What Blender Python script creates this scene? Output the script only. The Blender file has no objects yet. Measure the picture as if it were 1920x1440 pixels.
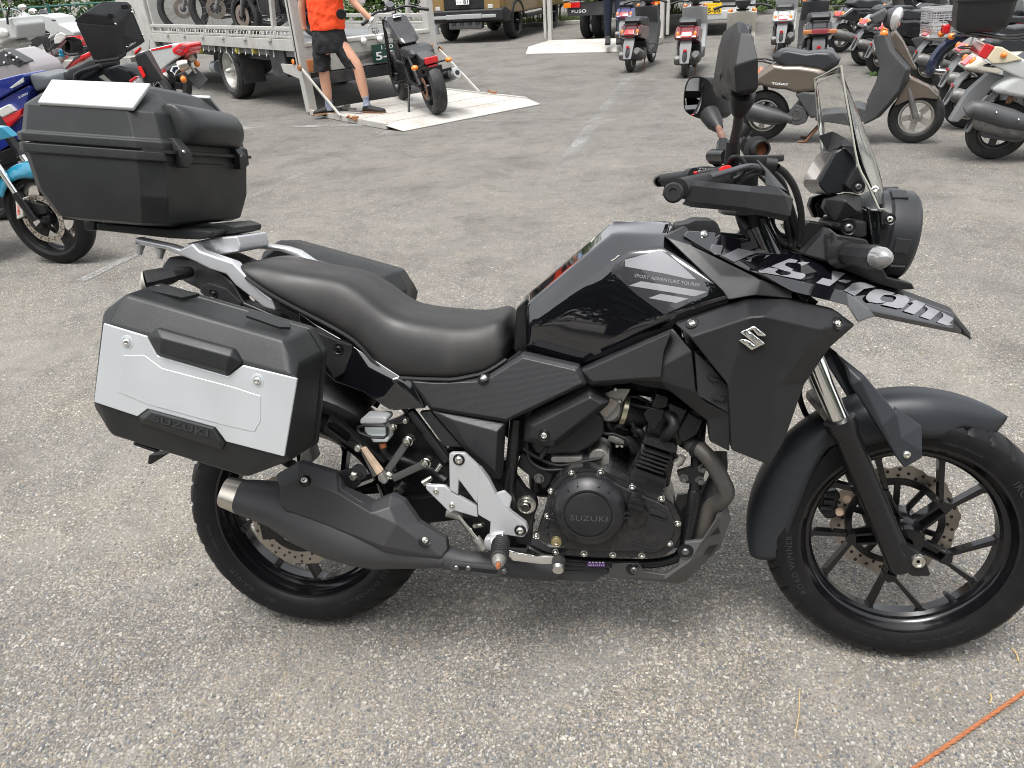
import bpy, bmesh, math, random
from mathutils import Vector, Matrix
from mathutils.bvhtree import BVHTree
V = Vector; rad = math.radians; PI = math.pi
random.seed(7)
scene = bpy.context.scene
COL = scene.collection

# ------------------------------------------------------------------ camera, sky, sun, exposure
FOC = 1442.0                                        # focal length in photograph pixels (1920 wide)
LEAN = rad(14.0)                                    # the motorcycle leans on its side stand
CAM_B = V((0.80105, -1.73343, 1.09858))             # camera seen from the leaning motorcycle's own axes
ROT_B = [V((0.988757, 0.147446, -0.024883)), V((0.013164, -0.251595, -0.967743)), V((-0.148950, 0.956535, -0.250707))]
LM = Matrix(((1, 0, 0), (0, math.cos(LEAN), math.sin(LEAN)), (0, -math.sin(LEAN), math.cos(LEAN))))
CAM_W = LM @ CAM_B
ROT_W = [LM @ r for r in ROT_B]
cam_data = bpy.data.cameras.new('camera'); cam = bpy.data.objects.new('camera', cam_data); COL.objects.link(cam)
r_, d_, f_ = ROT_W
cam.matrix_world = Matrix(((r_.x, -d_.x, -f_.x, CAM_W.x), (r_.y, -d_.y, -f_.y, CAM_W.y), (r_.z, -d_.z, -f_.z, CAM_W.z), (0, 0, 0, 1)))
cam_data.sensor_width = 36.0; cam_data.lens = FOC / 1920 * 36.0
cam_data.clip_start = 0.05; cam_data.clip_end = 5000
scene.camera = cam

SUN_EL, SUN_ROT = rad(72), rad(200)
world = bpy.data.worlds.new('World'); scene.world = world; world.use_nodes = True
wn = world.node_tree; wn.nodes.clear()
sky = wn.nodes.new('ShaderNodeTexSky'); sky.sky_type = 'NISHITA'; sky.sun_disc = False
sky.sun_elevation = SUN_EL; sky.sun_rotation = SUN_ROT; sky.air_density = 1.0; sky.dust_density = 3.5; sky.ozone_density = 1.0
hs = wn.nodes.new('ShaderNodeHueSaturation'); hs.inputs['Saturation'].default_value = 0.16
bg = wn.nodes.new('ShaderNodeBackground'); bg.inputs['Strength'].default_value = 0.15
wo = wn.nodes.new('ShaderNodeOutputWorld')
wn.links.new(sky.outputs[0], hs.inputs['Color']); wn.links.new(hs.outputs[0], bg.inputs['Color']); wn.links.new(bg.outputs[0], wo.inputs['Surface'])
sl = bpy.data.lights.new('sun', 'SUN'); sl.energy = 1.4; sl.angle = rad(24); sl.color = (1.0, 0.97, 0.93)
so = bpy.data.objects.new('sun', sl); COL.objects.link(so)
so.rotation_euler = V((math.sin(SUN_ROT) * math.cos(SUN_EL), math.cos(SUN_ROT) * math.cos(SUN_EL), math.sin(SUN_EL))).to_track_quat('Z', 'Y').to_euler()
scene.view_settings.view_transform = 'Standard'; scene.view_settings.look = 'None'
scene.view_settings.gamma = 1.0; scene.view_settings.use_curve_mapping = False
scene.view_settings.exposure = 1.2
scene.render.filter_size = 1.0; scene.cycles.pixel_filter_type = 'BLACKMAN_HARRIS'; scene.cycles.filter_width = 1.0

# ------------------------------------------------------------------ where a point of the photograph lies
def ray_b(px, py): return ROT_B[0] * ((px - 960) / FOC) + ROT_B[1] * ((py - 720) / FOC) + ROT_B[2]
def ray_w(px, py): return ROT_W[0] * ((px - 960) / FOC) + ROT_W[1] * ((py - 720) / FOC) + ROT_W[2]
def P(px, py, Y):                                   # on the plane y = Y of the motorcycle
    d = ray_b(px, py); return CAM_B + d * ((Y - CAM_B.y) / d.y)
def G(px, py, z=0.0):                               # on the ground
    d = ray_w(px, py); return CAM_W + d * ((z - CAM_W.z) / d.z)
def WY(px, py, Y):
    d = ray_w(px, py); return CAM_W + d * ((Y - CAM_W.y) / d.y)
def crop(ox, oy, s):
    def f(u, v, Y): return P(ox + u / s, oy + v / s, Y)
    f.px = lambda u, v: (ox + u / s, oy + v / s)
    return f

# ------------------------------------------------------------------ materials
MATS = {}
def mat(name, col, rough=0.5, metal=0.0, spec=0.5, coat=0.0, bump=0.0, bscale=200.0, vary=0.0, vscale=6.0, trans=0.0, ior=1.45, emit=None, rvary=0.0, dirt=None, dirt_amt=0.0, dscale=4.0, btype='noise'):
    if name in MATS: return MATS[name]
    m = bpy.data.materials.new(name); m.use_nodes = True; MATS[name] = m
    n, l = m.node_tree.nodes, m.node_tree.links
    b = n['Principled BSDF']
    b.inputs['Base Color'].default_value = (*col, 1); b.inputs['Roughness'].default_value = rough; b.inputs['Metallic'].default_value = metal
    b.inputs['Specular IOR Level'].default_value = spec; b.inputs['Coat Weight'].default_value = coat; b.inputs['Coat Roughness'].default_value = 0.03
    b.inputs['IOR'].default_value = ior; b.inputs['Transmission Weight'].default_value = trans
    if emit: b.inputs['Emission Color'].default_value = (*emit[0], 1); b.inputs['Emission Strength'].default_value = emit[1]
    tc = None
    def tex(kind, scale):
        nonlocal tc
        if tc is None: tc = n.new('ShaderNodeTexCoord')
        t = n.new('ShaderNodeTexNoise' if kind == 'noise' else 'ShaderNodeTexVoronoi')
        t.inputs['Scale'].default_value = scale
        l.new(tc.outputs['Object'], t.inputs['Vector']); return t
    csock = None
    if vary:
        t = tex('noise', vscale); t.inputs['Detail'].default_value = 5
        mr = n.new('ShaderNodeMapRange'); mr.inputs['From Min'].default_value = 0.3; mr.inputs['From Max'].default_value = 0.7
        mr.inputs['To Min'].default_value = 1 - vary; mr.inputs['To Max'].default_value = 1 + vary
        l.new(t.outputs['Fac'], mr.inputs['Value'])
        mx = n.new('ShaderNodeMix'); mx.data_type = 'RGBA'; mx.blend_type = 'MULTIPLY'; mx.inputs['Factor'].default_value = 1
        mx.inputs['A'].default_value = (*col, 1); l.new(mr.outputs[0], mx.inputs['B']); csock = mx.outputs['Result']
    if dirt_amt:
        t = tex('noise', dscale); t.inputs['Detail'].default_value = 8; t.inputs['Roughness'].default_value = 0.65
        mr = n.new('ShaderNodeMapRange'); mr.inputs['From Min'].default_value = 0.5; mr.inputs['From Max'].default_value = 0.75
        mr.inputs['To Max'].default_value = dirt_amt; l.new(t.outputs['Fac'], mr.inputs['Value'])
        mx = n.new('ShaderNodeMix'); mx.data_type = 'RGBA'; l.new(mr.outputs[0], mx.inputs['Factor'])
        if csock: l.new(csock, mx.inputs['A'])
        else: mx.inputs['A'].default_value = (*col, 1)
        mx.inputs['B'].default_value = (*dirt, 1); csock = mx.outputs['Result']
    if csock: l.new(csock, b.inputs['Base Color'])
    if rvary:
        t = tex('noise', 14); t.inputs['Detail'].default_value = 6
        mr = n.new('ShaderNodeMapRange'); mr.inputs['From Min'].default_value = 0.3; mr.inputs['From Max'].default_value = 0.7
        mr.inputs['To Min'].default_value = max(0.02, rough - rvary); mr.inputs['To Max'].default_value = rough + rvary
        l.new(t.outputs['Fac'], mr.inputs['Value']); l.new(mr.outputs[0], b.inputs['Roughness'])
    if bump:
        if btype == 'weave':
            if tc is None: tc = n.new('ShaderNodeTexCoord')
            t = n.new('ShaderNodeTexVoronoi'); t.inputs['Scale'].default_value = bscale; t.inputs['Randomness'].default_value = 0.12
            l.new(tc.outputs['Object'], t.inputs['Vector']); out = t.outputs['Distance']
        else:
            t = tex('noise', bscale); t.inputs['Detail'].default_value = 2; out = t.outputs['Fac']
        bp = n.new('ShaderNodeBump'); bp.inputs['Strength'].default_value = bump; bp.inputs['Distance'].default_value = 0.002
        l.new(out, bp.inputs['Height']); l.new(bp.outputs[0], b.inputs['Normal'])
    return m
def brushed(name, col, rough):
    m = mat(name, col, rough, metal=0.55, spec=0.5, rvary=0.07)
    n, l = m.node_tree.nodes, m.node_tree.links; b = n['Principled BSDF']
    tc = n.new('ShaderNodeTexCoord'); mp = n.new('ShaderNodeMapping'); mp.inputs['Scale'].default_value = (6, 200, 500)
    t = n.new('ShaderNodeTexNoise'); t.inputs['Scale'].default_value = 1.0; bp = n.new('ShaderNodeBump'); bp.inputs['Strength'].default_value = 0.06; bp.inputs['Distance'].default_value = 0.001
    l.new(tc.outputs['Object'], mp.inputs['Vector']); l.new(mp.outputs[0], t.inputs['Vector']); l.new(t.outputs['Fac'], bp.inputs['Height']); l.new(bp.outputs[0], b.inputs['Normal'])
    return m
mat('matte_plastic', (0.014, 0.0145, 0.016), 0.41, bump=0.14, bscale=900, rvary=0.09, vary=0.06, dirt=(0.09, 0.085, 0.078), dirt_amt=0.16, dscale=9)
mat('case_plastic', (0.013, 0.0145, 0.015), 0.46, bump=0.16, bscale=700, vary=0.1, vscale=9, rvary=0.06, dirt=(0.09, 0.085, 0.078), dirt_amt=0.12, dscale=8)
mat('weave_plastic', (0.024, 0.025, 0.027), 0.44, bump=0.2, bscale=400, btype='weave')
mat('gloss_black', (0.004, 0.004, 0.006), 0.03, spec=0.6, coat=1.0)
MATS['gloss_black'].node_tree.nodes['Principled BSDF'].inputs['Coat IOR'].default_value = 1.55
mat('rim_black', (0.004, 0.004, 0.005), 0.16, spec=0.45, coat=0.25)
mat('satin_black', (0.008, 0.008, 0.009), 0.3, rvary=0.08)
mat('dark_metal', (0.02, 0.02, 0.022), 0.36, metal=0.25, rvary=0.1, vary=0.2, vscale=15)
mat('engine_black', (0.014, 0.014, 0.0155), 0.25, spec=0.7, metal=0.2, bump=0.06, bscale=500, rvary=0.1, dirt=(0.09, 0.08, 0.07), dirt_amt=0.25, dscale=25)
mat('muffler_grey', (0.048, 0.048, 0.051), 0.5, metal=0.15, bump=0.1, bscale=900, vary=0.07)
mat('pipe_grey', (0.085, 0.083, 0.08), 0.55, metal=0.4, vary=0.25, vscale=20, dirt=(0.16, 0.1, 0.05), dirt_amt=0.6, dscale=12)
mat('seat_vinyl', (0.017, 0.0165, 0.0165), 0.46, bump=0.14, bscale=1100, rvary=0.07, dirt=(0.06, 0.055, 0.05), dirt_amt=0.2, dscale=7)
mat('silver_paint', (0.56, 0.57, 0.59), 0.36, metal=0.6, rvary=0.05)
brushed('brushed_alu', (0.6, 0.63, 0.65), 0.46)
mat('white_plastic', (0.4, 0.415, 0.408), 0.35)
mat('chrome', (0.82, 0.82, 0.8), 0.12, metal=1.0)
mat('bolt_steel', (0.66, 0.65, 0.6), 0.25, metal=1.0, rvary=0.08)
mat('cast_alu', (0.33, 0.32, 0.3), 0.5, metal=0.7, bump=0.2, bscale=300, dirt=(0.13, 0.1, 0.07), dirt_amt=0.5, dscale=40)
mat('rubber', (0.011, 0.011, 0.012), 0.5, rvary=0.06, vary=0.15, vscale=20)
mat('tyre_rubber', (0.009, 0.009, 0.01), 0.42, spec=0.2, rvary=0.08, bump=0.1, bscale=300, dirt=(0.1, 0.09, 0.08), dirt_amt=0.06, dscale=18)
mat('tyre_letters', (0.03, 0.03, 0.031), 0.45)
mat('disc_steel', (0.34, 0.305, 0.265), 0.34, metal=0.9, rvary=0.08, vary=0.12, vscale=30)
mat('fender_grey', (0.021, 0.024, 0.029), 0.44, bump=0.08, bscale=900)
mat('decal_grey', (0.24, 0.24, 0.26), 0.25, spec=0.5, coat=0.6)
mat('decal_mid', (0.12, 0.12, 0.13), 0.2, coat=0.8)
mat('decal_dark', (0.03, 0.03, 0.033), 0.16, coat=0.8)
mat('clear_screen', (0.97, 0.98, 0.95), 0.02, trans=1.0, ior=1.2)
mat('screen_edge', (0.36, 0.36, 0.31), 0.3)
mat('lens_clear', (0.3, 0.3, 0.3), 0.15, metal=0.5, coat=1)
mat('display_glass', (0.11, 0.1, 0.1), 0.06, coat=1)
mat('red_plastic', (0.7, 0.02, 0.02), 0.35)
mat('purple_label', (0.08, 0.02, 0.16), 0.4)
mat('white_print', (0.75, 0.75, 0.75), 0.5)
mat('copper_rust', (0.3, 0.1, 0.04), 0.7, vary=0.3, vscale=60)
mat('translucent_white', (0.6, 0.66, 0.68), 0.3)
mat('mirror_glass', (0.7, 0.72, 0.72), 0.01, metal=1.0)
mat('peg_rubber', (0.03, 0.03, 0.03), 0.6)
mat('engine_letters', (0.075, 0.075, 0.078), 0.4, metal=0.4)
mat('sight_glass', (0.16, 0.13, 0.06), 0.08, coat=1)
mat('bolt_dark', (0.2, 0.2, 0.2), 0.35, metal=0.9)
mat('rusty_steel', (0.45, 0.42, 0.38), 0.5, metal=0.7, dirt=(0.3, 0.11, 0.03), dirt_amt=0.9, dscale=50)
mat('brass', (0.6, 0.56, 0.42), 0.3, metal=0.9)
mat('chrome_warm', (0.6, 0.56, 0.49), 0.36, metal=1.0)
mat('skid_grey', (0.085, 0.085, 0.085), 0.5, metal=0.3, vary=0.15, vscale=14)
mat('polished_black', (0.1, 0.1, 0.1), 0.25, metal=0.6)
mat('raised_letters', (0.03, 0.032, 0.033), 0.35)
mat('pad_vinyl', (0.02, 0.021, 0.022), 0.42, bump=0.16, bscale=480, btype='weave')
mat('lever_grey', (0.09, 0.09, 0.1), 0.35, metal=0.5)
mat('worn_black', (0.03, 0.028, 0.027), 0.45, dirt=(0.13, 0.06, 0.035), dirt_amt=0.6, dscale=25)
mat('rusty_stem', (0.16, 0.085, 0.06), 0.65, vary=0.3, vscale=60)
mat('instrument_black', (0.012, 0.013, 0.016), 0.25, rvary=0.05)
mat('headlight_black', (0.022, 0.023, 0.026), 0.4, bump=0.08, bscale=700)
mat('peg_pad', (0.55, 0.42, 0.3), 0.6, vary=0.2, vscale=40)

# ------------------------------------------------------------------ mesh helpers
LAST = [None]
class MB:
    def __init__(s): s.v = []; s.f = []
    def add(s, vs, fs, T=None):
        o = len(s.v); s.v += [(T @ V(p)) if T else V(p) for p in vs]; s.f += [tuple(i + o for i in f) for f in fs]; return s
    def box(s, c, size, T=None, taper=(1, 1)):
        x, y, z = size[0] / 2, size[1] / 2, size[2] / 2; tx, ty = taper; c = V(c)
        vs = [c + V(p) for p in ((-x, -y, -z), (x, -y, -z), (x, y, -z), (-x, y, -z), (-x * tx, -y * ty, z), (x * tx, -y * ty, z), (x * tx, y * ty, z), (-x * tx, y * ty, z))]
        return s.add(vs, [(3, 2, 1, 0), (4, 5, 6, 7), (0, 1, 5, 4), (1, 2, 6, 5), (2, 3, 7, 6), (3, 0, 4, 7)], T)
    def bar(s, a, b, w, h, up=(0, 0, 1)):           # a rectangular bar between two points
        a, b = V(a), V(b); d = (b - a).normalized(); u = V(up)
        if abs(d.dot(u)) > 0.97: u = V((1, 0, 0))
        x = d.cross(u).normalized() * w / 2; z = x.cross(d).normalized() * h / 2
        vs = [a - x - z, a + x - z, a + x + z, a - x + z, b - x - z, b + x - z, b + x + z, b - x + z]
        return s.add(vs, [(0, 1, 2, 3), (7, 6, 5, 4), (0, 4, 5, 1), (1, 5, 6, 2), (2, 6, 7, 3), (3, 7, 4, 0)])
    def tube(s, pts, r, n=10, cap=True, sub=0):
        pts = [V(p) for p in pts]
        if sub and len(pts) > 2:
            rs = r if isinstance(r, (list, tuple)) else None; out = []; ro = []
            for i in range(len(pts) - 1):
                p0 = pts[max(i - 1, 0)]; p1 = pts[i]; p2 = pts[i + 1]; p3 = pts[min(i + 2, len(pts) - 1)]
                for k in range(sub):
                    t = k / sub
                    out.append(0.5 * ((2 * p1) + (p2 - p0) * t + (2 * p0 - 5 * p1 + 4 * p2 - p3) * t * t + (3 * p1 - p0 - 3 * p2 + p3) * t ** 3))
                    if rs: ro.append(rs[i] * (1 - t) + rs[i + 1] * t)
            out.append(pts[-1])
            if rs: ro.append(rs[-1]); r = ro
            pts = out
        N = len(pts); rr = list(r) if isinstance(r, (list, tuple)) else [r] * N
        t0 = (pts[1] - pts[0]).normalized(); u = t0.orthogonal().normalized(); vs = []
        for i in range(N):
            t = (pts[min(i + 1, N - 1)] - pts[max(i - 1, 0)]).normalized()
            u = (u - t * u.dot(t)).normalized(); w = t.cross(u)
            for k in range(n):
                a = 2 * PI * k / n; vs.append(pts[i] + (u * math.cos(a) + w * math.sin(a)) * rr[i])
        fs = [(i * n + k, i * n + (k + 1) % n, (i + 1) * n + (k + 1) % n, (i + 1) * n + k) for i in range(N - 1) for k in range(n)]
        if cap: fs += [tuple(range(n))[::-1], tuple((N - 1) * n + k for k in range(n))]
        return s.add(vs, fs)
    def lathe(s, prof, o, axis, n=32, closed=False, a0=0.0, a1=2 * PI):   # prof: (radius, height along the axis)
        o = V(o); ax = V(axis).normalized(); u = ax.orthogonal().normalized(); w = ax.cross(u); full = abs(a1 - a0 - 2 * PI) < 1e-6
        m = n if full else n + 1; vs = []; K = len(prof)
        for k in range(m):
            a = a0 + (a1 - a0) * k / n
            for r, h in prof: vs.append(o + ax * h + (u * math.cos(a) + w * math.sin(a)) * r)
        fs = []
        for k in range(n):
            k2 = (k + 1) % m
            for i in range(K if closed else K - 1):
                j = (i + 1) % K; fs.append((k * K + i, k2 * K + i, k2 * K + j, k * K + j))
        return s.add(vs, fs)
    def prism(s, poly, d):                          # polygon (3D points) pushed along the vector d
        n = len(poly); d = V(d); vs = [V(p) for p in poly] + [V(p) + d for p in poly]
        return s.add(vs, [tuple(range(n))[::-1], tuple(range(n, 2 * n))] + [(i, (i + 1) % n, n + (i + 1) % n, n + i) for i in range(n)])
    def shell(s, vs, fs, d):                        # an open faceted skin with a thickness d (vector)
        vs = [V(p) for p in vs]; n = len(vs); d = V(d); cnt = {}
        for f in fs:
            for i in range(len(f)):
                a, b = f[i], f[(i + 1) % len(f)]; cnt[(a, b)] = cnt.get((a, b), 0) + 1
        out = list(fs) + [tuple(i + n for i in f[::-1]) for f in fs]
        for (a, b) in cnt:
            if (b, a) not in cnt: out.append((b, a, a + n, b + n))
        return s.add(vs + [p + d for p in vs], out)
    def loft(s, rings, cap=True, closed=True):
        n = len(rings[0]); vs = [V(p) for r in rings for p in r]; fs = []
        for i in range(len(rings) - 1):
            for k in range(n if closed else n - 1):
                fs.append((i * n + k, i * n + (k + 1) % n, (i + 1) * n + (k + 1) % n, (i + 1) * n + k))
        if cap: fs += [tuple(range(n))[::-1], tuple((len(rings) - 1) * n + k for k in range(n))]
        return s.add(vs, fs)
    def sphere(s, c, r, n=12, m=8, sc=(1, 1, 1)):
        prof = [(max(1e-5, math.sin(PI * i / m)) * r, -math.cos(PI * i / m) * r) for i in range(m + 1)]
        o = len(s.v); s.lathe(prof, (0, 0, 0), (0, 0, 1), n)
        for i in range(o, len(s.v)): p = s.v[i]; s.v[i] = V(c) + V((p.x * sc[0], p.y * sc[1], p.z * sc[2]))
        return s
    def build(s, name, m, parent=None, bevel=0.0, seg=2, sm=38, sub=0, crease=None, bang=25, tri=False, wn=True, merge=1e-5):
        bm = bmesh.new(); vv = [bm.verts.new(p) for p in s.v]
        for f in s.f:
            try: bm.faces.new([vv[i] for i in f])
            except ValueError: pass
        bmesh.ops.remove_doubles(bm, verts=bm.verts, dist=merge)
        bmesh.ops.dissolve_degenerate(bm, dist=1e-6, edges=bm.edges)
        bmesh.ops.recalc_face_normals(bm, faces=bm.faces)
        if tri: bmesh.ops.triangulate(bm, faces=bm.faces)
        if crease:
            lay = bm.edges.layers.float.new('crease_edge')
            for e in bm.edges:
                if len(e.link_faces) == 2 and e.calc_face_angle(0) > rad(crease[0]): e[lay] = crease[1]
        if bevel:
            es = [e for e in bm.edges if len(e.link_faces) == 2 and e.calc_face_angle(0) > rad(bang)]
            if es: bmesh.ops.bevel(bm, geom=es, offset=bevel, segments=seg, profile=0.5, affect='EDGES', clamp_overlap=True)
        me = bpy.data.meshes.new(name); bm.to_mesh(me); bm.free()
        me.polygons.foreach_set('use_smooth', [True] * len(me.polygons))
        if not sub: me.set_sharp_from_angle(angle=rad(sm))
        o = bpy.data.objects.new(name, me); COL.objects.link(o)
        me.materials.append(MATS[m] if isinstance(m, str) else m)
        if sub:
            md = o.modifiers.new('subdivision', 'SUBSURF'); md.levels = sub; md.render_levels = sub
        elif bevel and wn:
            md = o.modifiers.new('normals', 'WEIGHTED_NORMAL'); md.keep_sharp = True
        if parent: o.parent = parent
        LAST[0] = o; return o
def mirrored(o, name=None):                         # the same part on the left side
    me = o.data.copy(); me.transform(Matrix.Scale(-1, 4, (0, 1, 0))); me.flip_normals()
    c = o.copy(); c.data = me; c.name = name or o.name.split('.')[0]; COL.objects.link(c); return c
def tag(o, label, cat, group=None):
    o['label'] = label; o['category'] = cat
    if group: o['group'] = group
    return o
def empty(name, loc=(0, 0, 0), rz=0.0, label=None, cat=None, group=None):
    o = bpy.data.objects.new(name, None); COL.objects.link(o); o.empty_display_size = 0.1
    o.location = loc; o.rotation_euler = (0, 0, rz)
    if label: tag(o, label, cat, group)
    return o
def struct(o): o['kind'] = 'structure'; return o
_glyph = {}
def text_mesh(txt, bold=0.0, spacing=1.0, res=3):   # flat lettering as (verts, faces), height of capitals = 1
    key = (txt, bold, spacing)
    if key in _glyph: return _glyph[key]
    cu = bpy.data.curves.new('letters', 'FONT'); cu.body = txt; cu.offset = bold; cu.space_character = spacing; cu.resolution_u = res
    ob = bpy.data.objects.new('letters', cu); COL.objects.link(ob)
    dg = bpy.context.evaluated_depsgraph_get(); me = bpy.data.meshes.new_from_object(ob.evaluated_get(dg))
    vs = [v.co.copy() for v in me.vertices]; fs = [tuple(p.vertices) for p in me.polygons]
    bpy.data.objects.remove(ob); bpy.data.curves.remove(cu); bpy.data.meshes.remove(me)
    x0 = min(v.x for v in vs); y0 = min(v.y for v in vs); h = max(v.y for v in vs) - y0; w = (max(v.x for v in vs) - x0) / h
    _glyph[key] = ([((v.x - x0) / h, (v.y - y0) / h) for v in vs], fs, w); return _glyph[key]
def text_quad(mb, txt, bl, br, tl, lift=None, bold=0.0, spacing=1.0):   # lettering stretched over the parallelogram bl, br, tl
    vs, fs, w = text_mesh(txt, bold, spacing); bl, br, tl = V(bl), V(br), V(tl); n = (br - bl).cross(tl - bl).normalized()
    o = bl + n * (0.0012 if lift is None else lift)
    mb.add([o + (br - bl) * (x / w) + (tl - bl) * y for x, y in vs], fs); return mb
def text_obj(name, txt, bl, br, tl, m, parent, lift=None, bold=0.0, spacing=1.0):
    return text_quad(MB(), txt, bl, br, tl, lift, bold, spacing).build(name, m, parent, sm=30)
class Surf:                                         # to set bolts, print and badges on a finished skin
    def __init__(s, *objs):
        vs = []; fs = []
        dg = bpy.context.evaluated_depsgraph_get()
        for o in objs:
            me = o.evaluated_get(dg).to_mesh(); k = len(vs)
            vs += [v.co.copy() for v in me.vertices]; fs += [[i + k for i in p.vertices] for p in me.polygons]
        s.t = BVHTree.FromPolygons(vs, fs)
    def hit(s, px, py):
        d = ray_b(px, py).normalized(); h, n, i, _ = s.t.ray_cast(CAM_B, d)
        if h is None:
            h, n, i, _ = s.t.find_nearest(P(px, py, -0.2))
        if n.dot(d) > 0: n = -n
        return h, n
def bolt(surf, px, py, r, name, parent, m='bolt_steel', boss=None, sink=0.0, h=None):
    p, n = surf.hit(px, py); h = h or r * 0.7; mb = MB()
    mb.lathe([(5e-5, h * 0.5), (r * 0.34, h * 0.5), (r * 0.38, h), (r * 0.7, h * 0.93), (r * 0.95, h * 0.45), (r, 0), (r * 0.95, -0.004)], p - n * sink, n, 16)
    o = mb.build(name, m, parent, sm=50)
    if boss: MB().lathe([(r, -0.003), (r * 1.02, 0.0008), (boss * 0.8, 0.0005), (boss, 0.0022), (boss * 1.12, -0.002)], p, n, 20).build('washer', 'satin_black', o, sm=50)
    return o
def project(surf, polys, lift=0.0009, dens=14.0):   # print on a skin: polygons of photograph points, cut fine and laid on the surface
    mb = MB()
    for poly in polys:
        bm = bmesh.new(); vs = [bm.verts.new((p[0], p[1], 0)) for p in poly]; bm.faces.new(vs); bm.normal_update()
        bmesh.ops.triangulate(bm, faces=bm.faces)
        for _ in range(5):
            es = [e for e in bm.edges if e.calc_length() > dens]
            if not es: break
            bmesh.ops.subdivide_edges(bm, edges=es, cuts=1); bmesh.ops.triangulate(bm, faces=bm.faces)
        bm.verts.index_update(); out = []
        for v in bm.verts: h, n = surf.hit(v.co.x, v.co.y); out.append(h + n * lift)
        mb.add(out, [tuple(v.index for v in f.verts) for f in bm.faces]); bm.free()
    return mb
def text_px(surf, txt, bl, br, tl, lift=0.0009, bold=0.0, spacing=1.0):   # lettering laid on a skin, corners in photograph points
    vs, fs, w = text_mesh(txt, bold, spacing); mb = MB(); out = []
    for x, y in vs:
        px = bl[0] + (br[0] - bl[0]) * x / w + (tl[0] - bl[0]) * y; py = bl[1] + (br[1] - bl[1]) * x / w + (tl[1] - bl[1]) * y
        h, n = surf.hit(px, py); out.append(h + n * lift)
    return mb.add(out, fs)
def copy_tree(o, parent=None):
    c = o.copy(); COL.objects.link(c); c.parent = parent
    for ch in list(o.children): copy_tree(ch, c)
    return c
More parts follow.
